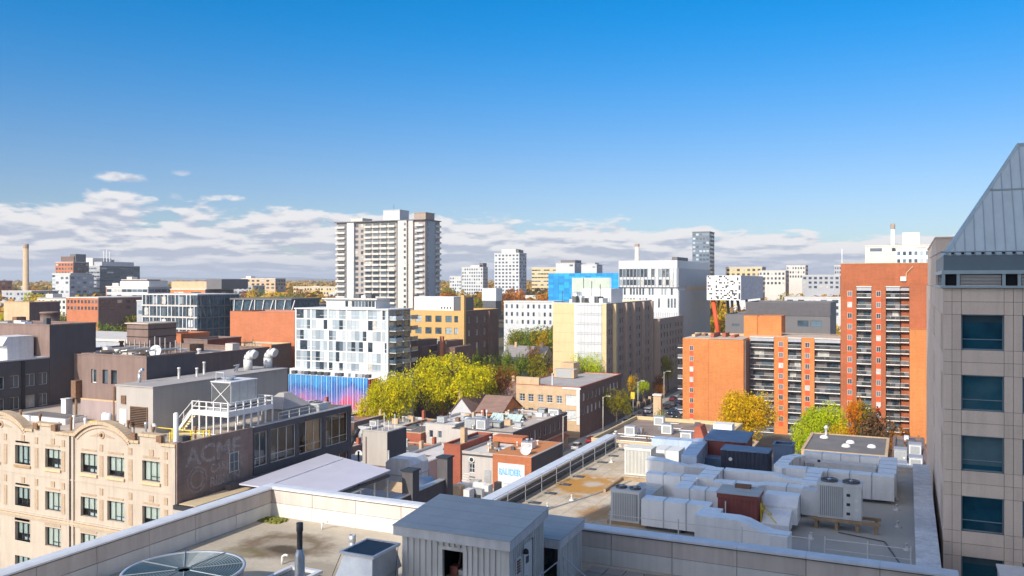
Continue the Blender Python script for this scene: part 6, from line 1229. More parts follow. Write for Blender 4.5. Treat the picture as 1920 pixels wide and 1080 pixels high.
part(OT, 'east_block', MB().box(.65, 6.0, 222, oY-1.21, 0, 28.5), m_orange); part(OT, 'wall_unit', MB().box(-1.4, -.2, oY-.5, oY-.02, 40, 41.1), m_white); part(OT, 'conduit', MB().path([(-.1, oY-.15, 40), (-.1, oY-.15, 42), (1.4, oY-.15, 43.6)], .12, 5), m_tanb)
part(OT, 'roof_edge', MB().box(-15.3, 6.1, oY-.1, 250, tT2+.004, tT2+.15), m_tanb)
# ------------------------------------------------------------ low roofs right of the street
SB = building('stucco_flat_block', 'cream parapeted flat roofed block with brown puddled roof beyond the ducts', 'building', -54, -31, 152, 181, 10.2, m_creamw, mat('brown_wet_roof', (.27, .20, .15), .55, .35, .25, fine=.1), ph=.5, cm=m_creamw, cop=.22)
for k, (x, y, lab) in enumerate(((-50, 160, 'white unit nearest the left corner of the brown puddled roof'), (-44, 165, 'white unit at the middle of the brown puddled roof'), (-38.5, 158, 'white unit right on the brown puddled roof'), (-48, 174, 'small unit at the back of the brown puddled roof'))): roof_unit(x, y, 9.7, 2.0, 1.6, 1.9, lab, m_white)
part(SB, 'roof_pipe', MB().path([(-50, 157.5, 10.1), (-33, 157.5, 10.1)], .1, 5).path([(-43, 169, 10.1), (-33, 169, 10.1)], .1, 5), m_white)
CB = building('brick_corner_stack', 'tan brick corner building with slanted hatch and white boxes on its roof', 'building', -27.5, -19.0, 112, 124, 17.2, m_tanb, m_lroof, Em=m_charl, ph=.3)
part(CB, 'slanted_hatch', MB().ext([(-27.4, 119, 17.2), (-25.4, 119, 17.2), (-26.2, 119, 19.6), (-26.9, 119, 19.6)], (0, 3, 0)), m_redb); part(CB, 'roof_box', MB().box(-24.6, -22.0, 120, 122, 17.2, 20.0), m_white); part(CB, 'fan_drum', MB().tube((-21.2, 120, 18.4), (-20.4, 121, 18.4), .8, n=12), m_gst)
CB2 = building('brick_corner_stack', 'lower tan parapet building in front of the brick corner stack', 'building', -23.5, -17.8, 98, 110, 19.0, m_tanb, m_lroof, ph=.3, Em=m_charl)
DR = building('dark_roof_hall', 'low hall with charcoal roof and domed skylights below the autumn trees', 'building', -13.6, -2.4, 127, 142, 16.0, m_tanb, m_broof, ph=.05, cm=m_tanb, cop=.1)
for k, (x, y) in enumerate(((-11.5, 138.5), (-8.0, 132.5), (-7.6, 135.8), (-4.6, 133.5))): solo('dome_skylight', MB().lathe(x, y, [(.62, 15.95), (.6, 16.1), (.45, 16.3), (.2, 16.38), (.02, 16.4)], 16), m_white, ['domed skylight at the far left of the charcoal roof', 'nearest of the domed skylights on the charcoal roof', 'domed skylight at the middle of the charcoal roof', 'domed skylight at the right of the charcoal roof'][k], 'skylight')
solo('roof_vent', MB().lathe(-11.4, 141, [(.2, 16), (.2, 17.0), (.4, 17.1), (.12, 17.5)], 10), m_whited, 'pointed vent at the back of the charcoal roof', 'vent')
HB = building('hvac_roof_block', 'small dark roof crowded with units between charcoal roof and stone tower', 'building', -1.9, 2.5, 118, 150, 15.0, m_charl, m_broof, ph=.3)
for k in range(4): roof_unit(-1.6+(k % 2)*1.9, 121+k*5, 14.7, 1.6, 2.2, 1.6, ['front left', 'front right', 'rear left', 'rear right'][k]+' unit on the small dark roof by the stone tower', [m_galv, m_whited][k % 2])
for x0, x1, y0, y1, zt, m, lab in ((-56, -33, 70, 110, 5.0, m_gst, 'low pale building hidden behind the annex parapet'), (-16, -2, 68, 100, 8.0, m_redb, 'low brick building beyond the duct roof'), (-30, -18, 126, 148, 8.5, m_redb, 'brick building between the puddled roof and the charcoal roof'), (-42, -31.5, 86, 140, 5.5, m_tanb, 'long low shed beside the annex')):
    building('low_building', lab, 'building', x0, x1, y0, y1, zt, m, m_troof, ph=.4)

clutter(SB, -53, -32, 153, 180, 9.7, 16, rl_); clutter(CB, -27, -20, 112.5, 118, 16.9, 7, rl_); clutter(HB, -1.5, 2.2, 119, 149, 14.7, 9, rl_)
# ------------------------------------------------------------ skyline, far to near by azimuth
def sky_block(label, X0, X1, Y0, Y1, top, wm_, k='d2', nx=8, nz=None, fh=3.3, Em=None, ww=.55, wh=.5, rm_=None, nye=4, name='skyline_building', zlo=20, roofbox=None):
    r = thing(name, label, 'building', ((X0+X1)/2, (Y0+Y1)/2, 0)); part(r, 'wall', MB().box(X0, X1, Y0, Y1, 0, top), [wm_])
    if Em: part(r, 'side_wall', MB().box(X1+.002, X1+.3, Y0+.05, Y1, 0, top-.05), Em)  # east skin, mostly darker, with the shade put into its colour
    part(r, 'roof', MB().box(X0-.2, X1+.5, Y0-.2, Y1+.2, top+.003, top+.5), rm_ or m_conc)
    nz = nz or int((top-zlo)/fh); du = (X1-X0)/nx; me = MB().box(0, du*ww, -.08, 0, 0, fh*wh).mesh('window', [k]); dv = (Y1-Y0)/nye; me2 = MB().box(0, dv*ww, -.08, 0, 0, fh*wh).mesh('window', [k])
    for j in range(nz):
        z = top-fh*(j+1)+fh*.2
        for i in range(nx): put(r, 'window', me, (X0+du*(i+.5-ww/2), Y0, z))
        for i in range(nye): put(r, 'window', me2, (X1+(.302 if Em else 0), Y0+dv*(i+.5-ww/2), z), R(90))
    for q in (roofbox or []): part(r, 'roof_house', MB().box(q[0], q[1], q[2], q[3], top+.5, q[4]), q[5] if len(q) > 5 else wm_)
    return r
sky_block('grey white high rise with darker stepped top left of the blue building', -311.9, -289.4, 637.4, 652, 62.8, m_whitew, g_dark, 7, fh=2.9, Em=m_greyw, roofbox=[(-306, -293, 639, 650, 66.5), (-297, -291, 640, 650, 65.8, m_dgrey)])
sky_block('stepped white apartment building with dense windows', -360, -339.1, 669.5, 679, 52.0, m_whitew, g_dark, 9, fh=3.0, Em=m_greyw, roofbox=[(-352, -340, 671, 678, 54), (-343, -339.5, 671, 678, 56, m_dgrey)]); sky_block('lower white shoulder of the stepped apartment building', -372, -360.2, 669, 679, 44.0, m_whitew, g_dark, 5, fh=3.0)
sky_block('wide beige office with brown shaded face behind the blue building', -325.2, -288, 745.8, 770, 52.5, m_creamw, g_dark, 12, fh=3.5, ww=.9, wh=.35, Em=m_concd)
sky_block('white cube building with dark top left of the faculty block', -290, -272, 720, 740, 56.0, m_whitew, g_pale, 3, nz=1, Em=m_greyw, roofbox=[(-286, -272, 722, 738, 59, m_dgrey)]); sky_block('white cube building just left of the faculty block', -258, -244, 700, 715, 54.0, m_whitew, g_pale, 3, nz=1, Em=m_greyw, roofbox=[(-254, -246, 702, 712, 56.0, m_greyw)])
sky_block('dark glass residential high rise right of the white faculty block', -138.3, -126.3, 602.9, 619, 74.6, mat('slate_glass', (.10, .13, .18), .3, .05, .5, spec=.6), g_blue, 5, fh=2.95, ww=.72, wh=.5, Em=m_dgrey, rm_=m_dgrey)
sky_block('cream concrete hospital block above the orange tower', -19.6, 11.5, 478.6, 510, 58.0, m_conc, g_dark, 3, nz=1, roofbox=[(-2, 6, 482, 500, 65.0, m_conc)], rm_=m_conc)
sky_block('white modern block with turquoise windows above the orange tower', -4.6, 10, 440, 460, 55.0, m_white, g_blue, 6, fh=3.6, roofbox=[(-2, 4, 444, 455, 56.5, m_white)])
sky_block('small brown topped brick building by the left chimney', -668, -640, 500, 515, 46, m_brnb, g_dark, 6, zlo=25, Em=m_concd); sky_block('white slab beside the left chimney', -560, -545, 420, 440, 44, m_whitew, g_pale, 3, zlo=30, Em=m_greyw)
sky_block('red brick tower with dark crown on the left skyline', -662, -640, 496.8, 512, 55.8, m_orange2, g_dark, 6, fh=3.4, Em=m_brnb, roofbox=[(-658, -642, 499, 510, 61, m_brnb), (-648, -641, 500, 510, 63, m_dgrey)])
sky_block('pale blue glass office on the left skyline', -590.8, -570.7, 440.7, 456, 45.6, m_whitew, g_blue, 4, fh=3.2, ww=.96, wh=.5, Em=m_greyw, nye=1)
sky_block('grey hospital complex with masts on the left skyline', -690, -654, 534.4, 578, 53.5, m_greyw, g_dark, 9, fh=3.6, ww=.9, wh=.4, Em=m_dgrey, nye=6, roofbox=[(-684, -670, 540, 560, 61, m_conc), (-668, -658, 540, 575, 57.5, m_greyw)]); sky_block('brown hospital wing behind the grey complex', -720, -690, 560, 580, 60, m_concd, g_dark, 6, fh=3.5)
for x in (-668, -660, -664): solo('roof_mast', MB().tube((x, 550, 57), (x, 550, 67+(x % 3)), .35, n=5), m_white, 'slim white mast on the grey hospital complex', 'mast', 'masts on the hospital complex')
sky_block('white terraced apartment building with strip balconies at left', -401.2, -370, 332.3, 350, 36.5, m_whitew, g_dark, 8, fh=3.1, ww=.9, wh=.5, Em=m_greyw, zlo=22, roofbox=[(-394, -372, 335, 348, 40, m_whitew)])
sky_block('grey topped hall with rust orange front band', -345.7, -322, 325, 345, 35.5, m_orange, g_dark, 2, nz=1, Em=m_dgrey, rm_=m_conc, roofbox=[(-346, -322, 326, 345, 39.8, m_tanb), (-322, -312, 326, 345, 41, m_dgrey)])
sky_block('long low brown brick building behind the yellow hedge trees', -384.5, -362, 294.8, 330, 31.5, m_orange2, g_dark, 9, fh=3.2, Em=m_brnb, zlo=22, nye=7); sky_block('low beige apartment range left of the concrete tower', -470.2, -425, 574.4, 590, 35.0, m_creamw, g_dark, 16, fh=3.3, zlo=20)
sky_block('long white low rise with square windows in front of the blue building', -172, -147, 361.7, 375, 30.2, m_whitew, g_dark, 9, fh=3.6, zlo=18, ww=.35); sky_block('dark red brick slab at the far left edge', -700, -665, 440, 460, 40, m_orange2, g_dark, 7, fh=3.4, zlo=20); sky_block('grey balconied block at the far left edge', -560, -530, 380, 400, 33, m_greyw, g_dark, 8, fh=3.1, zlo=15)
sky_block('slate blue clad shed roofed office left of centre', -330, -300, 290, 310, 30.5, m_greyw, g_blue, 6, zlo=22, Em=m_dgrey); sky_block('bluish low office behind the glass pavilion', -300, -280, 330, 345, 30, m_dgrey, g_blue, 5, zlo=22)
sky_block('low slate blue hall in front of the glass office', -205, -150, 130, 150, 27.0, m_greyw, g_blue, 14, nz=2, Em=m_dgrey)
for i, (px_, X, Y, w, h, m) in enumerate(((0, -122, 640, 26, 50, m_creamw), (1, -95, 620, 18, 47, m_conc), (2, -86, 700, 14, 52, m_conc), (3, -70, 660, 26, 44, m_greyw), (4, -52, 720, 12, 52, m_greyw), (5, -40, 700, 34, 45, m_creamw), (6, -8, 760, 26, 52, m_conc), (7, -60, 480, 40, 31, m_whitew), (8, -20, 430, 24, 35, m_conc), (9, -2, 395, 12, 38, m_white), (10, 8, 620, 30, 46, m_concd), (11, -105, 560, 20, 42, m_whitew))):
    sky_block(['cream domed hall', 'pale concrete block', 'slim pale block', 'grey office slab', 'small glass high rise', 'beige arcaded block', 'banded concrete apartment block', 'long white low block', 'cream stepped block', 'round cornered white block', 'brown slab', 'white office'][i]+' on the right skyline '+['behind the dark glass high rise', 'behind the speckled tabletop', 'right above the speckled tabletop', 'right of the tabletop', 'with an antenna near the right horizon', 'at the right horizon', 'left of the orange tower', 'behind the autumn trees', 'behind the dark grey hall', 'hard against the orange tower', 'behind the orange tower', 'behind the tabletop side'][i], X, X+w, Y, Y+18, h, m, g_dark, 7, zlo=h-12, fh=3.3, Em=m_concd)
far_r = random.Random(23); fm = [(m_whitew, 'white'), (m_conc, 'pale concrete'), (m_orange2, 'orange brick'), (m_brnb, 'brown brick'), (m_greyw, 'grey'), (m_tanb, 'tan brick')]
for i, (X, Y, w, h) in enumerate(((-505, 360, 30, 27), (-455, 330, 24, 30), (-520, 430, 26, 36), (-610, 520, 30, 41), (-300, 420, 26, 27), (-345, 480, 24, 32), (-392, 520, 30, 31), (-330, 400, 18, 26), (-245, 300, 20, 24), (-275, 275, 22, 26), (-500, 520, 34, 36), (-560, 610, 40, 42), (-200, 560, 24, 33), (-230, 640, 26, 37))):
    m_, n_ = fm[i % 6]; sky_block('%s mid rise %s' % (n_, ['in front of the grey balconied block', 'left of the white terraced building', 'beyond the white terraced building', 'near the grey hospital complex', 'among trees left of the concrete tower', 'behind the trees left of the tower', 'beside the beige apartment range', 'behind the bluish low office', 'behind the salmon brick box', 'behind the glass pavilion', 'on the horizon left of the beige range', 'far behind the rust orange hall', 'in the park below the white high rise', 'behind the park near the blue building'][i]), X, X+w, Y, Y+14, h, m_, g_dark, 7, zlo=h-10, fh=3.2, Em=m_concd if i % 2 else m_greyw, rm_=[m_conc, m_groof, m_lroof][i % 3], roofbox=[(X+3, X+9, Y+3, Y+9, h+2.6, m_conc)])
def chimney(label, x, y, r, top, m):
    c = thing('chimney_stack', label, 'chimney', (x, y, 0)); part(c, 'shaft', MB().lathe(x, y, [(r*1.35, 0), (r, top-3), (r, top-3)], 18), m); part(c, 'crown', MB().lathe(x, y, [(r*1.06, top-3), (r*1.1, top-.6), (r*.9, top)], 18), m_concd)
chimney('tall tapering brown chimney stack on the left skyline', -565, 401, 1.75, 66.3, m_tanb); chimney('pale chimney rising behind the white faculty block', -259, 873, 2.4, 79.5, m_conc); chimney('white chimney above the cream hospital block', -7, 520, 1.1, 72, m_white); chimney('old brick campanile stack among far trees', -395, 640, 2.0, 40, m_redb)
solo('lattice_mast', MB().path([(-58, 900, 40), (-58, 900, 72)], .5, 4), m_galv, 'thin lattice radio mast on the right horizon', 'mast')
# ------------------------------------------------------------ trees
PAL = dict(lime=leaf('leaf_lime', [(.14, .15, .010), (.46, .46, .014), (.74, .64, .015), (.86, .62, .015)]),  # darkest stop paints shade inside the crown
  gold=leaf('leaf_gold', [(.20, .13, .010), (.56, .38, .012), (.82, .54, .015), (.84, .42, .015)]),
  green=leaf('leaf_green', [(.05, .085, .018), (.13, .19, .025), (.26, .32, .03), (.38, .38, .03)]),
  dark=leaf('leaf_dark', [(.015, .03, .012), (.03, .055, .016), (.06, .085, .02), (.10, .11, .025)]),
  rust=leaf('leaf_rust', [(.10, .04, .015), (.24, .09, .02), (.40, .16, .025), (.46, .24, .04)]),
  olive=leaf('leaf_olive', [(.09, .10, .016), (.22, .21, .02), (.36, .30, .025), (.46, .34, .03)]),
  brown=leaf('leaf_brown', [(.07, .04, .025), (.14, .08, .04), (.22, .12, .05), (.26, .12, .07)]),
  spring=leaf('leaf_spring', [(.20, .30, .015), (.40, .52, .02), (.58, .62, .02), (.72, .60, .03)]),
  fire=leaf('leaf_fire', [(.36, .09, .01), (.60, .19, .015), (.74, .30, .02), (.72, .46, .03)]))
m_bark = mat('bark', (.09, .068, .05), .95, .25, 2)
def crown(seed, n, leafsz, lobes=11, flat=.75, hollow=.45, core=.0):
    """unit crown (radius about 1): leaf-sized quads gathered in twig clumps around uneven lobes"""
    r = random.Random(seed); L = []
    for i in range(lobes):
        a = r.random()*6.283; q = .25+.5*r.random(); z = (r.random()-.4)*1.0*flat; k = .30+.26*r.random()
        L.append((q*math.cos(a), q*math.sin(a), z, k))
    L.append((0, 0, .15, .55)); v = []; f = []; tint = []
    while len(f) < n:
        x, y, z, k = r.choice(L); u = Vector((r.gauss(0, 1), r.gauss(0, 1), r.gauss(0, 1))).normalized(); d = k*(hollow+(1-hollow)*r.random()**.5)
        c = Vector((x, y, z))+u*d*Vector((1, 1, flat)).length/1.6; shade = r.random()
        for _ in range(5):
            p = c+Vector((r.gauss(0, 1), r.gauss(0, 1), r.gauss(0, 1)))*.045; nrm = (u*.8+Vector((r.gauss(0, .6), r.gauss(0, .6), .35+r.gauss(0, .6)))).normalized(); a = nrm.orthogonal().normalized(); b = nrm.cross(a); t = r.random()*6.28
            a, b = a*math.cos(t)+b*math.sin(t), b*math.cos(t)-a*math.sin(t); s = leafsz*(.6+.8*r.random()); i = len(v)
            v += [tuple(p-a*s), tuple(p-b*s*.65), tuple(p+a*s), tuple(p+b*s*.65)]; f.append((i, i+1, i+2, i+3)); tint.append(min(1, max(0, .6*shade+.4*r.random())))
    me = bpy.data.meshes.new('crown'); me.from_pydata(v, [], f); at = me.attributes.new('tint', 'FLOAT', 'FACE'); at.data.foreach_set('value', tint); me.materials.append(m_bark); me.update(); return me
def trunk_mesh(seed, bare=False):
    """unit tree skeleton: crown centre at z=0, crown radius 1, trunk going down to z=-1 (scaled with the tree)"""
    r = random.Random(seed); b = MB(); b.tube((0, 0, -1), (0.02, 0, -.35), .075, .055, n=7)
    def grow(p, d, L, w, dep):
        q = p+d*L; b.tube(tuple(p), tuple(q), w, w*.6, n=5 if dep < 2 else 4, cap=False)
        if dep < (4 if bare else 2):
            for _ in range(3 if dep < 3 else 2): grow(q, (d+Vector((r.gauss(0, .5), r.gauss(0, .5), .15+r.gauss(0, .35)))).normalized(), L*.66, w*.55, dep+1)
    for k in range(5):
        a = k*1.257+r.random()*.6; grow(Vector((0.02, 0, -.42+.08*k)), Vector((math.cos(a)*.8, math.sin(a)*.8, .8)).normalized(), .42, .038, 0 if bare else 1)
    return b.mesh('trunk', [m_bark])
CR = [crown(s, 5200, .030, 10+s % 5, .75) for s in range(4)]; CF = [crown(40+s, 1500, .055, 9, .7) for s in range(5)]; CS = [crown(60+s, 2400, .042, 8, .85, .3) for s in range(3)]
CH = crown(71, 15000, .027, 19, .66, .55); CH2 = crown(77, 14000, .028, 17, .7, .55); CT = crown(80, 2200, .045, 6, 1.0, .3)
TRK = [trunk_mesh(s) for s in range(3)]; TB = [trunk_mesh(50+s, True) for s in range(2)]
def tree(label, x, y, r, zc_, rz, pal, cm=None, name='broadleaf_tree', grp=None, bare=False, rot=None, z0=0.0):
    t_ = thing(name, label, 'tree', (x, y, z0), grp); a = rnd.random()*6.28 if rot is None else rot
    tk_ = link('trunk', rnd.choice(TB if bare else TRK), t_, (0, 0, zc_), a); tk_.scale = (r, r, zc_)
    if bare: tk_.scale = (r, r, max(rz, zc_*.8)); tk_.location = (0, 0, tk_.scale[2])
    if cm is not None:
        c = link('crown', cm, t_, (0, 0, zc_), a); c.scale = (r, r, rz); c.material_slots[0].link = 'OBJECT'; c.material_slots[0].material = PAL[pal]
    return t_
tree('huge spreading yellow green tree beside the painted hoarding', -107.0, 192.5, 10.0, 13.6, 10.6, 'lime', CH, rot=.4); tree('broad yellow green tree in front of the hoarding red end', -116.6, 177, 6.7, 10.2, 9.0, 'lime', CH2, rot=1.0)
tree('middle yellow green tree bridging the big pair', -110.5, 186, 6.4, 11.2, 8.6, 'lime', CR[0]); tree('golden yellow green tree at the right flank of the big pair', -103.2, 201, 6.2, 11.0, 8.5, 'lime', CR[1]); tree('rusty autumn tree right of the huge yellow green tree', -100.5, 209, 5.4, 11.6, 7.6, 'rust', CR[2]); tree('olive tree behind the rusty autumn one', -110, 212, 5.5, 11, 7, 'olive', CR[3])
for k, (x, y, h) in enumerate(((-122.4, 236, 17), (-111.6, 236, 18), (-108.5, 234, 14))): tree(['slim dark green conifer like tree against the ochre building', 'tall slim green tree right of the brown side wall', 'short slim green tree right of the brown side wall'][k], x, y, 2.4, h*.55, h*.52, 'green', CT, 'columnar_tree')
tree('yellow leafed tree in front of the cream apartment slab', -87.5, 241, 5.0, 12.6, 7.0, 'spring', CR[0]); tree('yellow shrubby tree at the foot of the cream slab', -93, 242, 4.0, 9.0, 5.0, 'lime', CS[0])
tree('round street tree by the tan brick building corner', -71.6, 222, 4.3, 6.8, 5.4, 'olive', CR[2], 'street_tree', rot=.2); tree('small bright yellow street tree further up the street', -74.0, 256, 2.7, 7.0, 3.6, 'spring', CS[1], 'street_tree'); tree('slim yellow street tree beside the small bright one', -76.6, 253, 1.5, 7.2, 4.0, 'gold', CT, 'street_tree')
tree('olive street tree in front of the brown wing', -77.5, 300, 3.2, 8.4, 7.0, 'olive', CR[1], 'street_tree'); tree('flame orange shrub beside the street', -76.0, 283, 2.6, 2.6, 2.6, 'fire', CS[2], 'street_tree'); tree('pinkish bush up the street beside the wing', -78, 288, 2.6, 5, 3.5, 'rust', CS[0], 'street_tree')
tree('golden yellow maple in front of the orange apartments', -33.3, 201, 7.4, 9.0, 8.2, 'gold', CH, rot=2.1); tree('lime and yellow tree right of the golden maple', -16.8, 190, 5.2, 9.0, 6.8, 'spring', CH2, rot=.3); tree('small lime tree spilling over the charcoal roof edge', -19.5, 184, 3.2, 6.5, 4.5, 'spring', CS[1]); tree('yellow speckled young tree beside the lime tree', -13.2, 184, 3.0, 8.0, 4.4, 'gold', CS[0])
tree('orange leafed slim tree against the orange tower', -10.2, 190, 1.9, 9.5, 6.6, 'fire', CT); tree('bare purple brown tree below the orange tower', -4.6, 188, 5.0, 8.6, 6.5, 'brown', CF[0], bare=True); tree('olive brown thinning tree right of the orange leafed tree', -7.6, 193, 3.8, 10.5, 6.2, 'olive', CF[1], bare=True); tree('bare reddish twiggy tree close to the stone tower', -1.0, 185, 4.0, 7.0, 5.5, 'rust', CF[2], bare=True); tree('dark green shrub by the stone tower', 1.0, 176, 3.0, 5.0, 4.5, 'dark', CS[2]); tree('green lawn bush beside the orange apartments street corner', -56.8, 212, 2.2, 4.2, 4.2, 'green', CS[0])
for k, (x, y) in enumerate(((-126, 183.5), (-122, 183), (-118.5, 183), (-114.5, 183.2), (-110.5, 183), (-106, 183.4), (-130, 183.4))): tree('low green hedge bush along the lane below the hoarding', x, y, 2.6, 2.6, 3.0, ['green', 'olive', 'green'][k % 3], CS[k % 3], 'hedge_bush', 'hedge along the lane')
for k, (x, y) in enumerate(((-128, 143), (-124.5, 138), (-121.5, 134))): tree('leafless brown tree in front of the low brick terrace', x, y, 3.6, 19.5, 5.0, 'brown', CF[3], 'bare_tree', 'leafless trees by the brick terrace', bare=True)
# the ground climbs gently to the north
RISE = [(330, -.3), (420, 4), (560, 11), (720, 15), (1500, 19), (4000, 22), (9000, 24)]
def gz(x, y):
    d = -.421*x+.907*y
    if d <= 330: return 0.0
    for (a, za), (c, zc2) in zip(RISE, RISE[1:]):
        if d <= c: return max(0.0, za+(zc2-za)*(d-a)/(c-a))
    return 24.0
tr_ = MB()
for (a, za), (c, zc2) in zip(RISE, RISE[1:]):
    P = lambda d, w, z: (-.421*d+.907*w, .907*d+.421*w, z)
    tr_.face([P(a, -9000, za), P(a, 9000, za), P(c, 9000, zc2), P(c, -9000, zc2)], 0, True)
struct('terrain', tr_, mat('far_garden_ground', (.10, .088, .05), .95, .35, .02, fine=.2))
# park belt behind the school and houses: individual crowns
rt = random.Random(31)
def belt(n, x0, x1, y0, y1, pals, lab, grp, r0=4.5, r1=8, h0=9, h1=15, cms=None):
    for k in range(n):
        x = x0+(x1-x0)*rt.random(); y = y0+(y1-y0)*rt.random(); h = h0+(h1-h0)*rt.random(); r = r0+(r1-r0)*rt.random(); p = rt.choice(pals)
        tree(lab % dict(lime='yellow green', gold='golden', green='green', dark='dark green', rust='rust brown', olive='olive', brown='brown', spring='lime', fire='orange')[p], x, y, r, h*.66, h*.42+1, p, rt.choice(cms or CF), grp=grp, z0=gz(x, y))
belt(9, -126, -104, 250, 285, ['dark', 'green', 'olive', 'rust'], '%s tree in the garden behind the brown side wall', 'garden trees behind the school', 4, 6.5, 10, 16, CS)
belt(16, -150, -104, 315, 350, ['green', 'dark', 'olive', 'gold', 'gold'], '%s park tree behind the cream house', 'park trees behind the cream house', 6, 9, 15, 20, CS+[CR[0]])
belt(44, -330, -140, 430, 600, ['gold', 'rust', 'fire', 'olive', 'green'], '%s tree of the park below the grey white high rise', 'park trees below the high rise', 7, 10, 15, 22)
belt(26, -215, -135, 300, 420, ['gold', 'rust', 'olive', 'brown', 'green'], '%s tree behind the ochre building', 'trees behind the ochre building', 6, 9, 14, 20)
belt(38, -430, -250, 250, 370, ['lime', 'gold', 'olive', 'rust', 'green'], '%s tree before the left skyline offices', 'trees before the left skyline', 6, 9, 14, 20); belt(12, -330, -255, 200, 245, ['lime', 'gold', 'lime'], '%s tree in the bright belt behind the charcoal block', 'bright trees behind the charcoal block', 5, 8, 15, 19, CS)
belt(16, -440, -368, 308, 348, ['lime', 'gold', 'lime', 'olive'], '%s tree in the yellow belt below the brown brick range', 'yellow trees below the brown brick range', 5, 8, 14, 18, CS); belt(18, -610, -460, 340, 480, ['gold', 'olive', 'lime'], '%s tree below the pale blue glass office', 'trees below the blue glass office', 7, 10, 16, 24); belt(46, -470, -250, 380, 600, ['gold', 'rust', 'olive', 'green'], '%s tree left of the concrete tower', 'trees left of the concrete tower', 7, 10, 14, 22)
belt(30, -95, 5, 400, 600, ['gold', 'gold', 'olive', 'rust'], '%s tree behind the speckled tabletop', 'trees behind the speckled tabletop', 7, 10, 14, 24)
# far wooded suburbs: one mass nobody could count
ff = random.Random(8); v = []; f = []; tint = []
for k in range(3600):
    a = R(-62+72*ff.random()); d = 600*(7.5**ff.random()); cx, cy = d*math.sin(a), d*math.cos(a); r = (5+5*ff.random())*(1+d/4200); h = (9+9*ff.random())*(1+d/9000); tt = ff.random(); g0 = gz(cx, cy); n = 34 if d < 1400 else 20
    for _ in range(n):
        u = Vector((ff.gauss(0, 1), ff.gauss(0, 1), abs(ff.gauss(0, 1))*.9)).normalized(); p = Vector((cx, cy, h*.5+g0))+Vector((u.x*r, u.y*r, u.z*h*.5))*(.75+.3*ff.random()); nn = (u+Vector((ff.gauss(0, .5), ff.gauss(0, .5), ff.gauss(0, .5)))).normalized(); A = nn.orthogonal().normalized(); B_ = nn.cross(A); s = r*.30; i = len(v)
        v += [tuple(p-A*s), tuple(p-B_*s*.7), tuple(p+A*s), tuple(p+B_*s*.7)]; f.append((i, i+1, i+2, i+3)); tint.append(min(1, max(0, tt*.75+.25*ff.random())))
me = bpy.data.meshes.new('far_woods'); me.from_pydata(v, [], f); me.attributes.new('tint', 'FLOAT', 'FACE').data.foreach_set('value', tint); me.materials.append(leaf('leaf_far', [(.07, .075, .02), (.20, .16, .03), (.44, .28, .03), (.46, .20, .04), (.26, .15, .07)], .2)); me.update()
fw = link('far_woods', me); fw['kind'] = 'stuff'; fw['label'] = 'autumn woods and gardens of the far suburbs up to the horizon'
# wooded ridge on the horizon
hb_ = MB(); N = 160
for ring, (d0, hh) in enumerate(((7200, 62), (9500, 95))):
    P0 = []
    for k in range(N+1):
        a = R(-75+95*k/N); nz_ = .55+.25*math.sin(k*.13+ring)+.12*math.sin(k*.41+2*ring)+.08*ff.random(); P0.append((d0*math.sin(a), d0*math.cos(a), hh*nz_))
    for p, q in zip(P0, P0[1:]):
        hb_.face([(p[0]*.9, p[1]*.9, 0), (q[0]*.9, q[1]*.9, 0), q, p], 0, True); hb_.face([p, q, (q[0]*1.15, q[1]*1.15, 0), (p[0]*1.15, p[1]*1.15, 0)], 0, True)
struct('hills', hb_, mat('far_wooded_hill', (.125, .105, .085), .95, .45, .006, fine=.3))
# far houses between the trees
hm_ = []
for k, (wm_, rm_) in enumerate(((m_redb, m_shingg), (m_whitew, m_shing), (m_tanb, m_shingg), (m_conc, m_lroof), (m_greyw, m_lroof))):
    wall = MB().box(-6, 6, -5, 5, 0, 7).ext([(-6, -5, 7), (-6, 5, 7), (-6, 0, 10.5)], (12, 0, 0)) if k < 3 else MB().box(-11, 11, -7, 7, 0, 14); rf = MB().ext([(-6.4, -5.5, 6.7), (6.4, -5.5, 6.7), (6.4, 0, 10.6), (-6.4, 0, 10.6)], (0, 0, .3)).ext([(-6.4, 5.5, 6.7), (6.4, 5.5, 6.7), (6.4, 0, 10.6), (-6.4, 0, 10.6)], (0, 0, .3)) if k < 3 else MB().box(-11.2, 11.2, -7.2, 7.2, 14.01, 14.7)
    wi = MB()
    wn = MB().box(0, 1.6, -.1, 0, 0, 1.6).mesh('window', [g_dark]); hm_.append((wall.mesh('wall', [wm_]), rf.mesh('roof', [rm_]), wn, k))
for k in range(110):
    a = R(-58+66*ff.random()); d = 520*(3.6**ff.random()); j = ff.randrange(5); w_, r_, wn, kk = hm_[j]
    h_ = thing('far_house', ['red brick gabled house', 'white gabled house', 'tan gabled house', 'flat roofed concrete walk up', 'grey flat roofed block'][j]+' among the far suburban trees', 'house', (d*math.sin(a), d*math.cos(a), gz(d*math.sin(a), d*math.cos(a))), 'far suburban houses', R(ff.choice([0, 90, 12]))); link('wall', w_, h_); link('roof', r_, h_)
    if d < 900:
        for q in range(3): link('window', wn, h_, (-4.5+q*3.4, -5 if kk < 3 else -7, 4 if kk < 3 else 9))
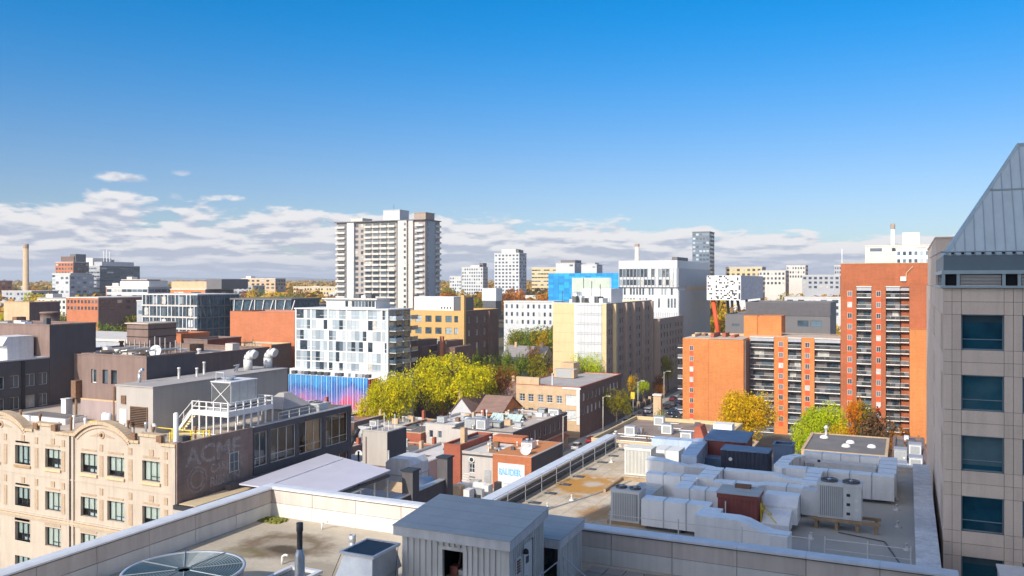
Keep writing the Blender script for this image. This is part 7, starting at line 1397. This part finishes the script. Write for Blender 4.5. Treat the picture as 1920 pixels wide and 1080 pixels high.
# ------------------------------------------------------------ street life
m_tyre = mat('tyre', (.02, .02, .02), .9, .1, 3); m_lampw = mat('headlamp', (.8, .8, .78), .2, .02, 1); m_lampr = mat('tail_lamp', (.45, .02, .02), .3, .02, 1); g_car = mat('car_glass', (.02, .025, .03), .05, .05, 1, spec=.6)
def car(label, x, y, col, rz, i, suv=0):
    c = thing('parked_car', label, 'car', (x, y, .012), 'cars along the street', rz); pm_ = mat('car_paint_%d' % i, col, .25, .03, 1, metal=.2, spec=.6); h = .18*suv
    body = [(-2.2, .35), (-2.25, .75), (-2.1, .95+h*.3), (-1.5, 1.0+h*.3), (1.0, .98+h*.2), (2.0, .86), (2.22, .7), (2.22, .35)]; cab = [(-1.75+.1*suv, .98+h*.2), (-1.35, 1.42+h), (-.9, 1.5+h), (.2, 1.48+h), (.55, 1.40+h), (1.15, .98+h*.2)]
    b = MB().ext([(p, -.88, z) for p, z in body], (0, 1.76, 0)); n = len(cab); i0 = len(b.v)
    def cabm(s, zs):
        q = MB(); pts = [(p*s, -(.80 if z < 1.1+h*.3 else .64), z+zs) for p, z in cab]; pt2 = [(a_, -b_, c_) for a_, b_, c_ in pts]
        for k in range(n): q.face([pts[k], pts[(k+1) % n], pt2[(k+1) % n], pt2[k]])
        q.face(pts); q.face(pt2[::-1]); return q
    link('body', b.mesh('body', [pm_]), c); link('glasshouse', cabm(1.0, 0).mesh('glasshouse', [g_car]), c); link('roof', MB().ext([(-1.3, -.62, 1.47+h), (.25, -.62, 1.47+h), (.2, -.6, 1.525+h), (-1.2, -.6, 1.54+h)], (0, 1.22, 0)).mesh('roof', [pm_]), c)
    for wx in (-1.35, 1.38):
        for wy in (-.82, .66): w = link('wheel', MB().tube((wx, wy, .33), (wx, wy+.2, .33), .33, n=14).mesh('wheel', [m_tyre]), c); link('rim', MB().tube((wx, wy-.01, .33), (wx, wy+.21, .33), .19, n=10).mesh('rim', [m_galv]), w)
    for wy in (-.78, .48): link('headlight', MB().box(2.17, 2.24, wy, wy+.3, .66, .78).mesh('headlight', [m_lampw]), c); link('tail_light', MB().box(-2.27, -2.2, wy, wy+.3, .72, .88).mesh('tail_light', [m_lampr]), c)
cars = [('black sedan parked nearest along the left kerb', -70.9, 236.5, (.02, .02, .022), 90, 0), ('silver hatchback parked behind the black sedan', -70.9, 229.5, (.45, .46, .48), 90, 1), ('dark grey estate parked at the left kerb by the yellow tree', -70.9, 243.6, (.06, .065, .07), 90, 1), ('black car waiting on the street past the crossing', -67.6, 262, (.015, .015, .018), 90, 0), ('charcoal car behind the waiting black car', -67.8, 268.5, (.05, .05, .055), 90, 1), ('dark blue car further up the street', -67.8, 276, (.02, .03, .07), 90, 0), ('bright blue car on the right lane', -64.0, 262, (.03, .16, .42), -90, 0), ('white van like car up the street', -64.2, 284, (.7, .7, .7), -90, 1), ('grey car in the distant queue', -67.6, 292, (.25, .25, .27), 90, 0), ('dark car at the head of the distant queue', -64.2, 301, (.03, .03, .035), -90, 1), ('red car parked by the shopfront awning', -70.9, 200, (.35, .03, .03), 90, 0), ('silver car parked by the corner block', -70.9, 190, (.5, .5, .5), 90, 1), ('white car at the left kerb past the yellow tree', -70.9, 252, (.65, .65, .65), 90, 0), ('dark green car at the left kerb by the garden wall', -70.9, 259.5, (.02, .06, .03), 90, 1), ('maroon car at the left kerb near the orange shrub', -70.9, 281, (.16, .02, .03), 90, 0), ('black van like car at the right kerb', -61.2, 246, (.02, .02, .02), -90, 1), ('silver car at the right kerb behind the black one', -61.2, 254, (.5, .5, .52), -90, 0), ('navy car driving toward the crossing', -64.1, 252, (.02, .03, .08), -90, 1)]
for i, (l, x, y, c, rz, s) in enumerate(cars): car(l, x, y, c, R(rz), i, s)
def pole(label, x, y, h, arm, lamp=True):
    p = thing('street_lamp', label, 'street lamp', (x, y, .13)); part(p, 'pole', MB().tube((x, y, .13), (x, y, h), .13, .08, n=7), m_conc); part(p, 'arm', MB().path([(x, y, h-.3), (x+arm*.5, y, h+.25), (x+arm, y, h+.3)], .05, 5), m_galv); part(p, 'lamp_head', MB().box(x+arm-.1, x+arm+.5, y-.14, y+.14, h+.22, h+.36), m_whited)
pole('tall pale lamp post in front of the round street tree', -72.6, 213.5, 9.5, 1.6); pole('lamp post by the small bright yellow tree', -72.7, 246, 10, 1.6); pole('lamp post near the flame orange shrub', -72.7, 276, 10, 1.8); pole('right hand lamp post up the street', -60.8, 268, 11, -2.0); pole('lamp post before the corner block awning', -72.7, 185, 8.5, 1.5)
tl_ = thing('traffic_sign', 'yellow signboard on a pole by the small yellow tree', 'sign', (-72.4, 240, .13)); part(tl_, 'pole', MB().tube((-72.4, 240, .13), (-72.4, 240, 7.2), .08, n=6), m_conc); part(tl_, 'board', MB().box(-73.1, -71.9, 239.9, 240.0, 5.6, 7.6), m_yel)
gp_ = thing('gate_post', 'beige stone gate pier beside the orange apartments', 'pier', (-58.2, 228, 0)); part(gp_, 'shaft', MB().box(-59.2, -57.2, 214, 215.5, 0, 10.5), m_tanb); part(gp_, 'cap', MB().box(-59.4, -57.0, 213.8, 215.7, 10.503, 10.9), m_conc)
lw = thing('garden_wall', 'low brown brick garden wall with piers by the street', 'wall', (-75.8, 266, 0)); part(lw, 'wall', MB().box(-76.4, -75.9, 258, 278, 0, 1.6), m_brnb)
for k in range(4): part(lw, 'pier', MB().box(-76.6, -75.7, 258+k*6.4, 258.9+k*6.4, 0, 2.3), m_tanb)

for k, (ya, yb, z) in enumerate(((185, 213.5, 7.6), (213.5, 246, 8.6), (246, 276, 9.2))):
    b = MB()
    for dx in (0.0, .5):
        pts = [(-72.6+dx, ya+(yb-ya)*t/8, z-.9*math.sin(math.pi*t/8)) for t in range(9)]; b.path(pts, .025, 4)
    solo('overhead_wire', b, m_frdk, ['overhead wires from the corner block to the round street tree', 'overhead wires between the round street tree and the yellow sign', 'overhead wires further up the left pavement'][k], 'wire')

# ------------------------------------------------------------ thin autumn haze over the whole town
hzm = bpy.data.materials.new('autumn_haze'); hzm.use_nodes = True; ht_ = NT(hzm.node_tree); ht_.t.nodes.clear()
pv_ = ht_.n('ShaderNodeVolumePrincipled'); pv_.inputs['Color'].default_value = (.80, .86, .95, 1); pv_.inputs['Density'].default_value = .00014; pv_.inputs['Anisotropy'].default_value = .1
ho_ = ht_.n('ShaderNodeOutputMaterial'); ht_.t.links.new(pv_.outputs[0], ho_.inputs['Volume'])
hz_o = struct('haze', MB().box(-12000, 12000, -12000, 12000, -1, 112), hzm, 'stuff')
